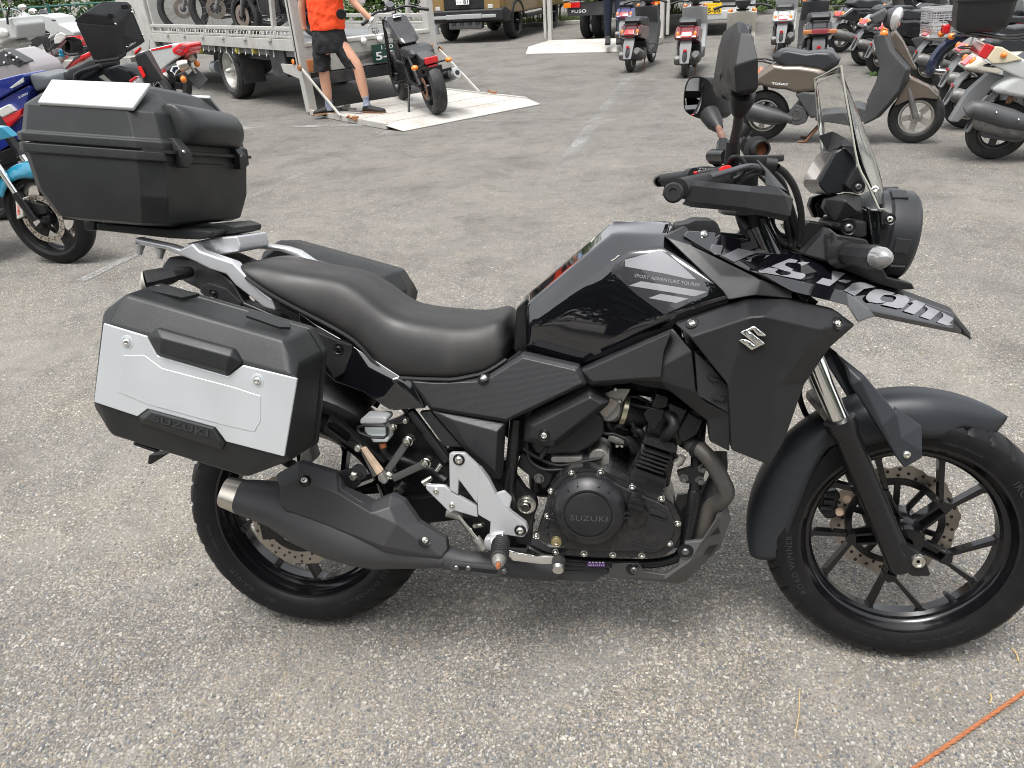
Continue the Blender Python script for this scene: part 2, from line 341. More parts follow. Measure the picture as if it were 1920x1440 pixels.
# ------------------------------------------------------------------ the ground
def ground_material():
    m = bpy.data.materials.new('asphalt'); m.use_nodes = True; MATS['asphalt'] = m
    n, l = m.node_tree.nodes, m.node_tree.links; b = n['Principled BSDF']; b.inputs['Roughness'].default_value = 0.85; b.inputs['Specular IOR Level'].default_value = 0.25
    tc = n.new('ShaderNodeTexCoord')
    def vor(scale, feat='F1'):
        t = n.new('ShaderNodeTexVoronoi'); t.feature = feat; t.inputs['Scale'].default_value = scale; l.new(wv.outputs[0], t.inputs['Vector']); return t
    def noise(scale, det=4, ro=0.5):
        t = n.new('ShaderNodeTexNoise'); t.inputs['Scale'].default_value = scale; t.inputs['Detail'].default_value = det; t.inputs['Roughness'].default_value = ro
        l.new(tc.outputs['Object'], t.inputs['Vector']); return t
    def ramp(src, stops, const=False):
        r = n.new('ShaderNodeValToRGB'); e = r.color_ramp.elements
        if const: r.color_ramp.interpolation = 'CONSTANT'
        while len(e) > 1: e.remove(e[-1])
        e[0].position = stops[0][0]; e[0].color = (*stops[0][1], 1)
        for p, c in stops[1:]: x = e.new(p); x.color = (*c, 1)
        l.new(src, r.inputs['Fac']); return r
    def mix(fac, a, bb, typ='MIX'):
        x = n.new('ShaderNodeMix'); x.data_type = 'RGBA'; x.blend_type = typ
        for s, v in (('Factor', fac), ('A', a), ('B', bb)):
            if isinstance(v, (int, float)): x.inputs[s].default_value = v
            elif isinstance(v, tuple): x.inputs[s].default_value = (*v, 1)
            else: l.new(v, x.inputs[s])
        return x.outputs['Result']
    # the stones are lumpy, not cells: push the lookup about with a fine noise
    nz = noise(160, 2); sub = n.new('ShaderNodeVectorMath'); sub.operation = 'SUBTRACT'; sub.inputs[1].default_value = (0.5, 0.5, 0.5); l.new(nz.outputs['Color'], sub.inputs[0])
    sc = n.new('ShaderNodeVectorMath'); sc.operation = 'SCALE'; sc.inputs['Scale'].default_value = 0.006; l.new(sub.outputs[0], sc.inputs[0])
    wv = n.new('ShaderNodeVectorMath'); wv.operation = 'ADD'; l.new(tc.outputs['Object'], wv.inputs[0]); l.new(sc.outputs[0], wv.inputs[1])
    v1 = vor(118); v2 = vor(270)
    def rnd(v):
        s = n.new('ShaderNodeSeparateColor'); l.new(v.outputs['Color'], s.inputs[0]); return s.outputs[0]
    stones = [(0.0, (0.190, 0.181, 0.166)), (0.15, (0.285, 0.266, 0.237)), (0.3, (0.124, 0.128, 0.133)), (0.4, (0.351, 0.318, 0.271)), (0.52, (0.218, 0.223, 0.223)), (0.63, (0.266, 0.237, 0.204)), (0.74, (0.446, 0.408, 0.351)), (0.84, (0.152, 0.157, 0.166)), (0.91, (0.323, 0.304, 0.275)), (0.975, (0.550, 0.531, 0.475))]
    c1 = ramp(rnd(v1), stones, True).outputs[0]; c2 = ramp(rnd(v2), stones, True).outputs[0]
    # coarse stones lie among fine chippings in a tarry binder
    pick = n.new('ShaderNodeMapRange'); pick.inputs['From Min'].default_value = 0.34; pick.inputs['From Max'].default_value = 0.42; l.new(v1.outputs['Distance'], pick.inputs['Value'])
    col = mix(pick.outputs[0], c1, c2)
    e2 = n.new('ShaderNodeMapRange'); e2.inputs['From Min'].default_value = 0.25; e2.inputs['From Max'].default_value = 0.75; l.new(v2.outputs['Distance'], e2.inputs['Value'])
    bf = n.new('ShaderNodeMath'); bf.operation = 'MULTIPLY'; l.new(e2.outputs[0], bf.inputs[0]); l.new(pick.outputs[0], bf.inputs[1])
    col = mix(bf.outputs[0], col, (0.14, 0.128, 0.112))
    col = mix(1.0, col, (0.99, 0.99, 0.98), 'MULTIPLY')
    v0 = vor(58); r0 = rnd(v0); big = n.new('ShaderNodeMapRange'); big.inputs['From Min'].default_value = 0.36; big.inputs['From Max'].default_value = 0.31; l.new(v0.outputs['Distance'], big.inputs['Value'])
    some = n.new('ShaderNodeMath'); some.operation = 'GREATER_THAN'; some.inputs[1].default_value = 0.62; l.new(r0, some.inputs[0]); bm0 = n.new('ShaderNodeMath'); bm0.operation = 'MULTIPLY'; l.new(big.outputs[0], bm0.inputs[0]); l.new(some.outputs[0], bm0.inputs[1])
    sp0 = n.new('ShaderNodeSeparateColor'); l.new(v0.outputs['Color'], sp0.inputs[0]); col = mix(bm0.outputs[0], col, ramp(sp0.outputs[1], stones, True).outputs[0])
    # tarry streaks of fine dark chippings, and pale bald patches
    dk = ramp(noise(2.2, 9, 0.68).outputs['Fac'], [(0.53, (0, 0, 0)), (0.6, (1, 1, 1))]); dv = n.new('ShaderNodeMath'); dv.operation = 'MULTIPLY'; dv.inputs[1].default_value = 0.55; l.new(dk.outputs[0], dv.inputs[0]); col = mix(dv.outputs[0], col, mix(0.5, (0.1, 0.098, 0.096), c2))
    pf = ramp(noise(1.1, 7, 0.6).outputs['Fac'], [(0.52, (0, 0, 0)), (0.64, (1, 1, 1))]); pv = n.new('ShaderNodeMath'); pv.operation = 'MULTIPLY'; pv.inputs[1].default_value = 0.35; l.new(pf.outputs[0], pv.inputs[0]); col = mix(pv.outputs[0], col, (0.33, 0.305, 0.265))
    v3 = vor(34); f3 = n.new('ShaderNodeMapRange'); f3.inputs['From Min'].default_value = 0.16; f3.inputs['From Max'].default_value = 0.1; f3.inputs['To Max'].default_value = 0.8; l.new(v3.outputs['Distance'], f3.inputs['Value'])
    # paler stone colours near the row of machines, darker grey farther out, with blotches
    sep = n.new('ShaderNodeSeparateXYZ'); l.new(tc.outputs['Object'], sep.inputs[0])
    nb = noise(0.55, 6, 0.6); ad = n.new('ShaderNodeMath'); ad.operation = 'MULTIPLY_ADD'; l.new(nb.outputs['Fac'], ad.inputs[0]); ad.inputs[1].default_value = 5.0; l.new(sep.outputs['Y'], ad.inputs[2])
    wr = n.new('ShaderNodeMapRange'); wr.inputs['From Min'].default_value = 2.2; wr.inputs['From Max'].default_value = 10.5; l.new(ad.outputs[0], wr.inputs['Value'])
    far_tone = mix(0.5, col, (0.085, 0.085, 0.086)); far_tone = mix(f3.outputs[0], far_tone, c1); tf = n.new('ShaderNodeMath'); tf.operation = 'MULTIPLY'; tf.inputs[1].default_value = 0.85; l.new(wr.outputs[0], tf.inputs[0])
    col = mix(tf.outputs[0], col, far_tone)
    st = ramp(noise(1.6, 7, 0.62).outputs['Fac'], [(0.34, (0.78, 0.77, 0.76)), (0.5, (1, 1, 1)), (0.66, (1.08, 1.06, 1.02))]); col = mix(1.0, col, st.outputs[0], 'MULTIPLY')
    st2 = ramp(noise(7, 5, 0.6).outputs['Fac'], [(0.36, (0.8, 0.8, 0.8)), (0.5, (1, 1, 1))]); col = mix(0.8, col, st2.outputs[0], 'MULTIPLY')
    l.new(col, b.inputs['Base Color'])
    h1 = n.new('ShaderNodeMath'); h1.operation = 'SUBTRACT'; h1.inputs[0].default_value = 1.0; l.new(v1.outputs['Distance'], h1.inputs[1])
    h2 = n.new('ShaderNodeMath'); h2.operation = 'MULTIPLY_ADD'; l.new(v2.outputs['Distance'], h2.inputs[0]); h2.inputs[1].default_value = -0.5; l.new(h1.outputs[0], h2.inputs[2])
    bp = n.new('ShaderNodeBump'); bp.inputs['Strength'].default_value = 0.9; bp.inputs['Distance'].default_value = 0.006; l.new(h2.outputs[0], bp.inputs['Height']); l.new(bp.outputs[0], b.inputs['Normal'])
    return m
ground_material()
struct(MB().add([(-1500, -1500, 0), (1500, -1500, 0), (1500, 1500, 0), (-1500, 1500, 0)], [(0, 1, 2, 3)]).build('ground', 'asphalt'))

def worn_paint():
    m = bpy.data.materials.new('worn_paint'); m.use_nodes = True; MATS['worn_paint'] = m
    n, l = m.node_tree.nodes, m.node_tree.links; b = n['Principled BSDF']; b.inputs['Base Color'].default_value = (0.27, 0.268, 0.26, 1); b.inputs['Roughness'].default_value = 0.8
    tc = n.new('ShaderNodeTexCoord'); t = n.new('ShaderNodeTexNoise'); t.inputs['Scale'].default_value = 55; t.inputs['Detail'].default_value = 5; t.inputs['Roughness'].default_value = 0.75
    t2 = n.new('ShaderNodeTexNoise'); t2.inputs['Scale'].default_value = 2.3
    ad = n.new('ShaderNodeMath'); ad.operation = 'MULTIPLY_ADD'; ad.inputs[1].default_value = 0.75; mr = n.new('ShaderNodeMapRange'); mr.inputs['From Min'].default_value = 0.82; mr.inputs['From Max'].default_value = 1.1
    tr = n.new('ShaderNodeBsdfTransparent'); mx = n.new('ShaderNodeMixShader'); out = n['Material Output']
    l.new(tc.outputs['Object'], t.inputs['Vector']); l.new(tc.outputs['Object'], t2.inputs['Vector'])
    l.new(t2.outputs['Fac'], ad.inputs[0]); l.new(t.outputs['Fac'], ad.inputs[2]); l.new(ad.outputs[0], mr.inputs['Value'])
    l.new(mr.outputs[0], mx.inputs['Fac']); l.new(tr.outputs[0], mx.inputs[1]); l.new(b.outputs[0], mx.inputs[2]); l.new(mx.outputs[0], out.inputs['Surface'])
worn_paint()
def paint_line(a, b, w=0.13):
    a, b = V(a), V(b); d = (b - a).normalized(); s = V((-d.y, d.x, 0)) * w / 2; z = V((0, 0, 0.004 - a.z))
    o = struct(MB().add([a - s + z, b - s + z, b + s + z, a + s + z], [(0, 1, 2, 3)]).build('painted_line', 'worn_paint')); return o
paint_line(G(1030, 345), G(1197, 118)); paint_line(G(440, 241), G(985, 226), 0.12)
paint_line(G(150, 528), G(760, 232), 0.075); paint_line(G(880, 152), G(930, 128), 0.1)

# ------------------------------------------------------------------ the motorcycle that fills the picture
BIKE = empty('touring_motorcycle', (0, 0, 0), 0, 'black adventure touring motorcycle with hard top case and silver side case, filling the foreground', 'motorcycle')
BIKE.rotation_euler = (-LEAN, 0, 0)
WB, RFW, RRW = 1.425, 0.304, 0.314
RAKE = rad(25); STEER = -0.0653
ST_AX = V((-math.sin(RAKE), 0, math.cos(RAKE))); ST_O = V((WB - 0.035, 0, RFW))
def steer(p): return ST_O + Matrix.Rotation(STEER, 3, ST_AX) @ (V(p) - ST_O)
IDENT = lambda p: V(p)
def xform(mb, fn):
    mb.v = [fn(p) for p in mb.v]; return mb

def tyre_mesh(c, R, w, bead, n=300, groove=True, K=34, slope=9.0):
    prof = [(bead - 0.004, -0.36 * w), (bead + 0.004, -0.41 * w), (bead + 0.018, -0.47 * w), (bead + 0.036, -0.502 * w), (bead + 0.5 * (R - bead), -0.497 * w)]
    S = 15
    for i in range(S + 1):                           # crown
        t = -1 + 2 * i / S; a = t * rad(64); y = math.sin(a) / math.sin(rad(64)) * 0.478 * w; drop = (1 - math.cos(a)) / (1 - math.cos(rad(64)))
        prof.append((R - drop * (R - bead) * 0.36, y))
    prof += [(r, -y) for r, y in prof[4::-1]]
    mb = MB(); N = len(prof); vs = []
    for k in range(n):
        a = 2 * PI * k / n
        for i, (r, y) in enumerate(prof):
            if groove and 5 < i < N - 6:
                u = (a / (2 * PI) * K + abs(y) * slope * (1 if int(a / (2 * PI) * K) % 2 else 1)) % 1.0
                yy = abs(y) / (0.478 * w)
                if u < 0.2 and 0.2 < yy < 0.93: r -= 0.006
            vs.append(V(c) + V((math.cos(a) * r, y, math.sin(a) * r)))
    return mb.add(vs, [(k * N + i, ((k + 1) % n) * N + i, ((k + 1) % n) * N + i + 1, k * N + i + 1) for k in range(n) for i in range(N - 1)])
def ring_text(c, txt, r, h, y, a_mid, bold=0.0, spacing=1.15, bulge=0.0):   # letters round a sidewall, seen from the right, tops outward
    vs, fs, w = text_mesh(txt, bold, spacing); out = []
    for x, yy in vs:
        rr = r + yy * h; a = a_mid + (w / 2 - x) * h / r
        out.append(V(c) + V((math.cos(a) * rr, y - bulge * math.sin(PI * yy), math.sin(a) * rr)))
    return MB().add(out, fs)
def rim_mesh(c, hw, ro=0.2305, ri=0.197):
    pr = [(ro - 0.004, -hw + 0.004), (ro + 0.002, -hw - 0.001), (ro + 0.001, -hw - 0.004), (ro - 0.006, -hw - 0.004), (ro - 0.010, -hw + 0.003), (ro - 0.015, -hw + 0.010), (ro - 0.017, -hw + 0.014), (ro - 0.022, -hw + 0.018), (ri + 0.006, -0.022), (ri + 0.003, -0.018), (ri, -0.014)]
    pr = pr + [(r, -y) for r, y in pr[::-1]] + [(ro - 0.02, 0.0)]
    return MB().lathe(pr, c, (0, 1, 0), 96, closed=True)
def plan(mb, c, pts, y0, y1):                        # polygon in the wheel plane (radius, angle) between two offsets
    poly = [V(c) + V((r * math.cos(a), y0, r * math.sin(a))) for r, a in pts]
    return mb.prism(poly, (0, y1 - y0, 0))
def xy(mb, c, pts, y0, y1): return mb.prism([V(c) + V((x, y0, z)) for x, z in pts], (0, y1 - y0, 0))
def spoke(c, a, rn=0.112, spread=rad(18), ri=0.202, th=0.011):
    mb = MB(); d = V((math.cos(a), 0, math.sin(a))); s = V((-math.sin(a), 0, math.cos(a)))
    def q(pts, y0, y1): mb.prism([V(c) + d * u + s * t + V((0, y0, 0)) for u, t in pts], (0, y1 - y0, 0))
    q([(0.03, 0.010), (0.03, 0.0165), (rn - 0.012, 0.0135), (rn - 0.012, 0.008)], -th - 0.008, th)
    q([(0.03, -0.010), (rn - 0.012, -0.008), (rn - 0.012, -0.0135), (0.03, -0.0165)], -th - 0.008, th)
    q([(0.03, 0.010), (rn - 0.012, 0.009), (rn - 0.012, -0.009), (0.03, -0.010)], -th + 0.010, th)
    q([(rn - 0.012, 0.015), (rn + 0.004, 0.013), (rn + 0.011, 0), (rn + 0.004, -0.013), (rn - 0.012, -0.015)], -th - 0.006, th)
    for sg, ang in ((1, rad(28)), (-1, rad(-6))):
        ux, us = ri * math.cos(ang), ri * math.sin(ang)
        p0 = (rn - 0.004, sg * 0.008); dx, ds = ux - p0[0], us - p0[1]; L = math.hypot(dx, ds); nx, ns = -ds / L * 0.0044, dx / L * 0.0044
        q([(p0[0] - nx, p0[1] - ns), (ux - nx * 1.5, us - ns * 1.5), (ux + nx * 1.5, us + ns * 1.5), (p0[0] + nx, p0[1] + ns)], -th - 0.001, th)
        q([(ux - nx * 1.2 - dx / L * 0.012, us - ns * 1.2 - ds / L * 0.012), (ux - nx * 2.6, us - ns * 2.6), (ux + nx * 2.6, us + ns * 2.6), (ux + nx * 1.2 - dx / L * 0.012, us + ns * 1.2 - ds / L * 0.012)], -th - 0.004, th)
    return mb
def disc_mesh(c, y, ro, ri, petals=10, th=0.0045, holes=True, n=200, amp=0.005):
    mb = MB(); vs = []; fs = []
    for k in range(n):
        a = 2 * PI * k / n; r = ro + amp * math.sin(petals * a) ** 3
        for rr, yy in ((ri, y), (r, y), (r, y + th), (ri, y + th)): vs.append(V(c) + V((rr * math.cos(a), yy, rr * math.sin(a))))
    for k in range(n):
        k2 = (k + 1) % n
        for i in range(4): j = (i + 1) % 4; fs.append((k * 4 + i, k2 * 4 + i, k2 * 4 + j, k * 4 + j))
    return mb.add(vs, fs)
def disc_holes(c, y, ro, ri, n=10, r=0.0042):
    mb = MB()
    for k in range(n):
        for j, (fr, da) in enumerate(((0.25, 0.0), (0.5, 0.16), (0.78, 0.32), (0.3, 0.34), (0.62, -0.1))):
            a = 2 * PI * k / n + da; rr = ri + (ro - ri) * fr
            mb.lathe([(r * 0.15, -0.0005), (r, -0.0005)], V(c) + V((rr * math.cos(a), y, rr * math.sin(a))), (0, 1, 0), 8)
    return mb

# --- front wheel
fc = V((WB, 0, RFW)); F = lambda mb: xform(mb, steer)
fw = F(rim_mesh(fc, 0.042)).build('front_wheel', 'rim_black', BIKE, sm=30)
F(tyre_mesh(fc, RFW, 0.112, 0.2265)).build('tyre', 'tyre_rubber', fw, sm=28)
ty = -0.0555
for txt, am, hh in (('ROAD WINNER', rad(197), 0.0135), ('IRC TIRE', rad(28), 0.016), ('110/80-17 M/C 57H TUBELESS', rad(292), 0.006), ('MAX LOAD 230KG COLD', rad(252), 0.005), ('TUBELESS TYRE NYLON', rad(70), 0.005)):
    F(ring_text(fc, txt, 0.2445, hh, ty, am, 0.0)).build('tyre_lettering', 'tyre_letters', fw, sm=30)
PH = rad(44.5)
for k in range(5): F(spoke(fc, PH + k * 2 * PI / 5)).build('spoke', 'rim_black', fw, bevel=0.002, sm=35)
F(MB().lathe([(0.012, -0.05), (0.034, -0.048), (0.038, -0.03), (0.044, -0.02), (0.047, 0.03), (0.05, 0.045), (0.012, 0.05)], fc, (0, 1, 0), 40)).build('hub', 'rim_black', fw)
car = MB()
car.lathe([(0.094, 0.058), (0.11, 0.058), (0.11, 0.062), (0.094, 0.062)], fc, (0, 1, 0), 60, closed=True)
for k in range(10):
    a = PH + k * PI / 5 + 0.2; plan(car, fc, [(0.045, a - 0.16), (0.1, a - 0.07), (0.1, a + 0.07), (0.045, a + 0.16)], 0.056, 0.062)
F(car).build('disc_carrier', 'satin_black', fw, bevel=0.001)
fd = F(disc_mesh(fc, 0.062, 0.139, 0.107, 10)).build('brake_disc', 'disc_steel', fw, sm=30)
F(disc_holes(fc, 0.062, 0.139, 0.107, 10)).build('disc_drilling', 'rubber', fw)
va = rad(-52); vb = fc + V((0.199 * math.cos(va), -0.004, 0.199 * math.sin(va)))
F(MB().tube([vb, vb + V((-0.010, -0.012, 0.012)), vb + V((-0.026, -0.026, 0.03))], [0.008, 0.006, 0.0045], 10)).build('valve_stem', 'fender_grey', fw)

# --- rear wheel
rc = V((0, 0, RRW))
rw = rim_mesh(rc, 0.054).build('rear_wheel', 'rim_black', BIKE, sm=30)
tyre_mesh(rc, RRW, 0.142, 0.2265, K=32, slope=7.0).build('tyre', 'tyre_rubber', rw, sm=28)
for txt, am, hh in (('RX-01R', rad(226), 0.015), ('IRC', rad(246), 0.012), ('140/70-17 M/C 66H', rad(300), 0.006), ('ROAD WINNER', rad(318), 0.014), ('TUBELESS NYLON', rad(196), 0.006)):
    ring_text(rc, txt, 0.2475, hh, -0.0705, am, 0.0).build('tyre_lettering', 'tyre_letters', rw, sm=30)
for k in range(5): spoke(rc, rad(100) + k * 2 * PI / 5, th=0.016).build('spoke', 'rim_black', rw, bevel=0.002, sm=35)
MB().lathe([(0.012, -0.07), (0.034, -0.068), (0.04, -0.03), (0.05, -0.02), (0.055, 0.05), (0.012, 0.06)], rc, (0, 1, 0), 40).build('hub', 'rim_black', rw)
disc_mesh(rc, -0.082, 0.121, 0.088, 9, 0.0045, amp=0.003).build('brake_disc', 'disc_steel', rw, sm=30)
disc_holes(rc, -0.0822, 0.121, 0.088, 10, 0.0036).build('disc_drilling', 'rubber', rw)
car = MB().lathe([(0.072, -0.080), (0.089, -0.080), (0.089, -0.076), (0.072, -0.076)], rc, (0, 1, 0), 50, closed=True)
for k in range(5):
    a = k * 2 * PI / 5; plan(car, rc, [(0.03, a - 0.3), (0.075, a - 0.12), (0.075, a + 0.12), (0.03, a + 0.3)], -0.080, -0.074)
car.build('disc_carrier', 'satin_black', rw, bevel=0.001)
# ------------------------------------------------------------------ motorcycle: bodywork (outlines read off the photograph, each at its own distance from the centre plane)
PX = crop(0, 0, 1.0); A = crop(0, 120, 1920 / 520); B = crop(160, 420, 3.0); C = crop(340, 640, 1387 / 520); D = crop(720, 640, 1164 / 380)
E = crop(960, 680, 1540 / 460); FC = crop(1380, 640, 2.4); GC = crop(940, 380, 1555 / 540); H = crop(1220, 20, 2.88); I = crop(1240, 360, 3.0)
J = crop(420, 400, 3.2); K = crop(1480, 110, 938 / 280); MC = crop(1220, 220, 6.26)
def T(cr, pts): return [cr(*p) for p in pts]
def flat(cr, pts, Y): return [cr(u, v, Y) for u, v in pts]
def slab(name, cr, pts, Y, depth, m, parent=None, bevel=0.004, seg=2, both=False, sm=38):
    o = MB().prism(flat(cr, pts, Y), (0, depth, 0)).build(name, m, parent or BIKE, bevel=bevel, seg=seg, sm=sm)
    if both: mirrored(o)
    return o
def skin(name, cr, vs, fs, depth, m, parent=None, bevel=0.004, seg=3, both=True, bang=9, sm=40):
    o = MB().shell(T(cr, vs), fs, (0, depth, 0)).build(name, m, parent or BIKE, bevel=bevel, seg=seg, bang=bang, sm=sm)
    if both: mirrored(o)
    return o
def rod(name, pts, r, m, parent=None, n=12, sub=0): return MB().tube(pts, r, n, sub=sub).build(name, m, parent or BIKE, sm=50)

# fuel tank: right half traced, left half mirrored, one smooth skin
tv = T(GC, [(108, 560, 0), (118, 510, 0), (575, 122, 0), (605, 100, 0), (905, 98, 0), (960, 150, 0),          # 0-5 centre line
            (128, 560, -.07), (150, 545, -.085), (600, 165, -.075), (890, 170, -.085),                        # 6-9
            (150, 660, -.095), (545, 350, -.125), (700, 272, -.135), (870, 245, -.142), (1010, 320, -.165),   # 10-14
            (135, 778, -.088), (425, 882, -.112), (870, 610, -.178), (1228, 512, -.205), (1130, 420, -.19),   # 15-19
            (925, 668, -.162), (430, 910, -.10), (120, 800, -.08), (960, 690, -.15), (1230, 560, -.19), (340, 640, -.118)])  # 20-25
tf = [(0, 1, 7, 6), (1, 2, 8, 7), (2, 3, 4, 8), (4, 9, 8), (4, 5, 9), (7, 8, 11, 10), (8, 9, 13, 12), (8, 12, 11), (9, 5, 14, 13), (5, 19, 14), (6, 7, 10, 15),
      (11, 12, 13, 17), (13, 14, 17), (14, 19, 18, 17), (10, 11, 25), (25, 11, 17, 16), (10, 25, 16, 15), (17, 18, 20), (17, 20, 16), (15, 16, 21, 22), (16, 20, 23, 21), (20, 18, 24, 23)]
mb = MB(); mb.add(tv, tf); mb.add([V((p.x, -p.y, p.z)) for p in tv], [f[::-1] for f in tf])
tank = mb.build('fuel_tank', 'gloss_black', BIKE, sub=3, crease=(14, 0.62), merge=1e-4)
ST = Surf(tank)
def gpx(pts): return [GC.px(*p) for p in pts]
project(ST, [gpx([(568, 348), (672, 300), (860, 256), (905, 270), (1120, 485), (1010, 545), (880, 605), (735, 500)])], 0.0006).build('tank_decal', 'decal_dark', tank)
project(ST, [gpx([(668, 308), (862, 256), (960, 330), (1055, 415), (1000, 410), (670, 335)]), gpx([(668, 330), (800, 345), (1000, 405), (930, 392), (670, 345)]), gpx([(690, 448), (755, 424), (1115, 482), (1045, 506)]), gpx([(795, 515), (860, 492), (1012, 518), (945, 542)])], 0.0013).build('decal_stripes', 'decal_grey', tank)
text_px(ST, 'SPORT ADVENTURE TOURER', GC.px(718, 402), GC.px(1072, 455), GC.px(722, 384), 0.0014, 0.0).build('tank_lettering', 'decal_grey', tank)
project(ST, [gpx([(470, 200), (518, 155), (530, 162), (482, 212)])], 0.0012).build('caution_label', 'screen_edge', tank)
MB().lathe([(0.034, 0), (0.034, 0.008), (0.03, 0.012), (0.001, 0.012)], P(1200, 412, 0.0) - V((0, 0, .03)), (0.12, 0, 1), 28).build('filler_cap', 'chrome', tank)

# seat
def polyline(cr, pts, Y): return sorted([(lambda q: (q.x, q.z))(cr(u, v, Y)) for u, v in pts])
def interp(tab, x):
    if x <= tab[0][0]: return tab[0][1]
    for (x0, a), (x1, b) in zip(tab, tab[1:]):
        if x <= x1: return a + (b - a) * (x - x0) / (x1 - x0 + 1e-9)
    return tab[-1][1]
top = polyline(J, [(60, 290), (110, 255), (180, 237), (260, 238), (400, 265), (540, 292), (700, 318), (800, 335), (870, 358), (940, 400), (1010, 450), (1080, 508), (1150, 540), (1250, 562), (1400, 580), (1540, 590), (1640, 575), (1700, 545), (1752, 530)], 0.035)
bot = polyline(J, [(60, 325), (120, 370), (300, 490), (420, 560), (540, 625), (700, 705), (780, 755), (830, 800), (900, 880), (980, 940), (1050, 970), (1200, 973), (1400, 971), (1560, 945), (1680, 880), (1765, 800)], -0.13)
wid = [(-0.30, .085), (-0.2, .118), (0.0, .132), (0.12, .122), (0.25, .135), (0.42, .155), (0.55, .13), (0.63, .095), (0.68, .075)]
x0, x1 = max(top[0][0], bot[0][0]) + 0.004, min(top[-1][0], bot[-1][0]); rings = []
N = 30
for i in range(N + 1):
    x = x0 + (x1 - x0) * i / N; zt, zb, w = interp(top, x), interp(bot, x), interp(wid, x)
    e = 1.0 - 0.55 * max(0, 1 - i / 2.0) ** 2 - 0.25 * max(0, 1 - (N - i) / 1.5) ** 2
    h = (zt - zb) * e; mid = zb
    prof = [(1.0, 0.0), (0.985, 0.25), (0.945, 0.5), (0.87, 0.77), (0.76, 0.93), (0.45, 0.99), (0, 1.0)]
    rg = [V((x, -w * a * (0.85 + 0.15 * e), mid + h * b)) for a, b in prof]; rg += [V((p.x, -p.y, p.z)) for p in rg[-2::-1]]
    rg += [V((x, w * .9, zb - .012)), V((x, -w * .9, zb - .012))]; rings.append(rg)
seat = MB().loft(rings).build('seat', 'seat_vinyl', BIKE, sub=1, crease=(70, 0.6))
MB().tube([V((r[0].x, r[0].y * 1.0, r[0].z - 0.004)) for r in rings[1:]], 0.0045, 8).build('seat_piping', 'rubber', seat)

slab('tank_base', PX, [(968, 578), (986, 562), (992, 655), (1000, 676), (975, 672), (962, 655)], -.065, .13, 'satin_black', bevel=.004)
# side covers
sidec = skin('side_cover', D, [(140, 212, -.14), (285, 222, -.143), (540, 212, -.146), (605, 190, -.146), (795, 72, -.14), (1118, 146, -.158), (1164, 245, -.165), (700, 466, -.162), (262, 392, -.148),
     (165, 232, -.152), (290, 242, -.155), (545, 232, -.157), (615, 208, -.157), (798, 96, -.152), (1098, 166, -.168), (1136, 240, -.174), (700, 446, -.171), (280, 378, -.158)],
     [(0, 1, 10, 9), (1, 2, 11, 10), (2, 3, 12, 11), (3, 4, 13, 12), (4, 5, 14, 13), (5, 6, 15, 14), (6, 7, 16, 15), (7, 8, 17, 16), (8, 0, 9, 17), (9, 10, 17), (10, 11, 16, 17), (11, 12, 13, 16), (13, 14, 15, 16)], .03, 'weave_plastic', bevel=0.002)
skin('lower_side_cover', D, [(268, 396, -.148), (695, 470, -.158), (686, 560, -.145), (672, 790, -.14), (632, 795, -.145), (455, 612, -.14), (390, 450, -.160), (650, 520, -.172), (636, 745, -.165), (475, 600, -.152)],
     [(0, 1, 7, 6), (1, 2, 7), (2, 3, 8, 7), (3, 4, 8), (4, 5, 9, 8), (5, 0, 6, 9), (6, 7, 8, 9)], .03, 'weave_plastic', bevel=0.003)
slab('frame_cover', D, [(200, 408), (268, 402), (452, 612), (345, 606)], -.138, .02, 'matte_plastic', both=True)
slab('seat_trim', D, [(120, 200), (285, 222), (540, 212), (600, 188), (775, 60), (790, 72), (610, 200), (545, 226), (285, 236), (140, 226)], -.128, .02, 'matte_plastic', both=True, bevel=.002)
SC_ = Surf(sidec)
bolt(SC_, 907, 709, .0095, 'side_cover_bolt', BIKE, 'chrome', boss=.014)
# tail panels
skin('tail_cover', PX, [(560, 585, -.10), (590, 607, -.115), (662, 648, -.126), (752, 706, -.142), (771, 713, -.146), (797, 766, -.152), (731, 770, -.142), (680, 735, -.136), (628, 716, -.12), (560, 650, -.10), (690, 690, -.140), (735, 712, -.150)],
     [(0, 1, 8, 9), (1, 2, 10, 8), (2, 3, 11, 10), (3, 4, 5, 11), (8, 10, 7), (10, 11, 6, 7), (11, 5, 6)], .025, 'gloss_black', bevel=.003)
slab('tail_bracket', J, [(520, 690), (640, 745), (770, 790), (770, 830), (720, 960), (690, 975), (655, 1000), (640, 960), (600, 900), (500, 760)], -.135, .03, 'matte_plastic', bevel=.005)
ST2 = Surf(LAST[0]); bolt(ST2, 420 + 687 / 3.2, 400 + 812 / 3.2, .007, 'bracket_bolt', BIKE, 'satin_black', boss=.012)
skin('tail_section', B, [(425, 240, -.06), (470, 185, -.05), (600, 190, -.08), (760, 268, -.105), (830, 330, -.11), (890, 440, -.115), (1080, 520, -.12), (1180, 600, -.12), (1020, 600, -.11), (860, 500, -.10), (640, 370, -.10), (560, 330, -.09), (470, 275, -.07)],
     [(0, 1, 2, 12), (2, 3, 11, 12), (3, 4, 10, 11), (4, 5, 9, 10), (5, 6, 8, 9), (6, 7, 8)], .04, 'matte_plastic', bevel=.006)
MB().prism(flat(B, [(430, 235), (480, 185), (760, 180), (900, 240), (900, 420), (700, 330), (560, 300)], -.05), (0, .1, 0)).build('tail_light_housing', 'matte_plastic', BIKE, bevel=.008)
slab('tail_bracket', B, [(650, 350), (690, 330), (790, 360), (880, 440), (870, 480), (680, 420), (640, 380)], -.118, .02, 'matte_plastic', bevel=.004)
bolt(Surf(LAST[0]), 160 + 720 / 3, 420 + 392 / 3, .006, 'bracket_bolt', BIKE, 'satin_black', boss=.01)
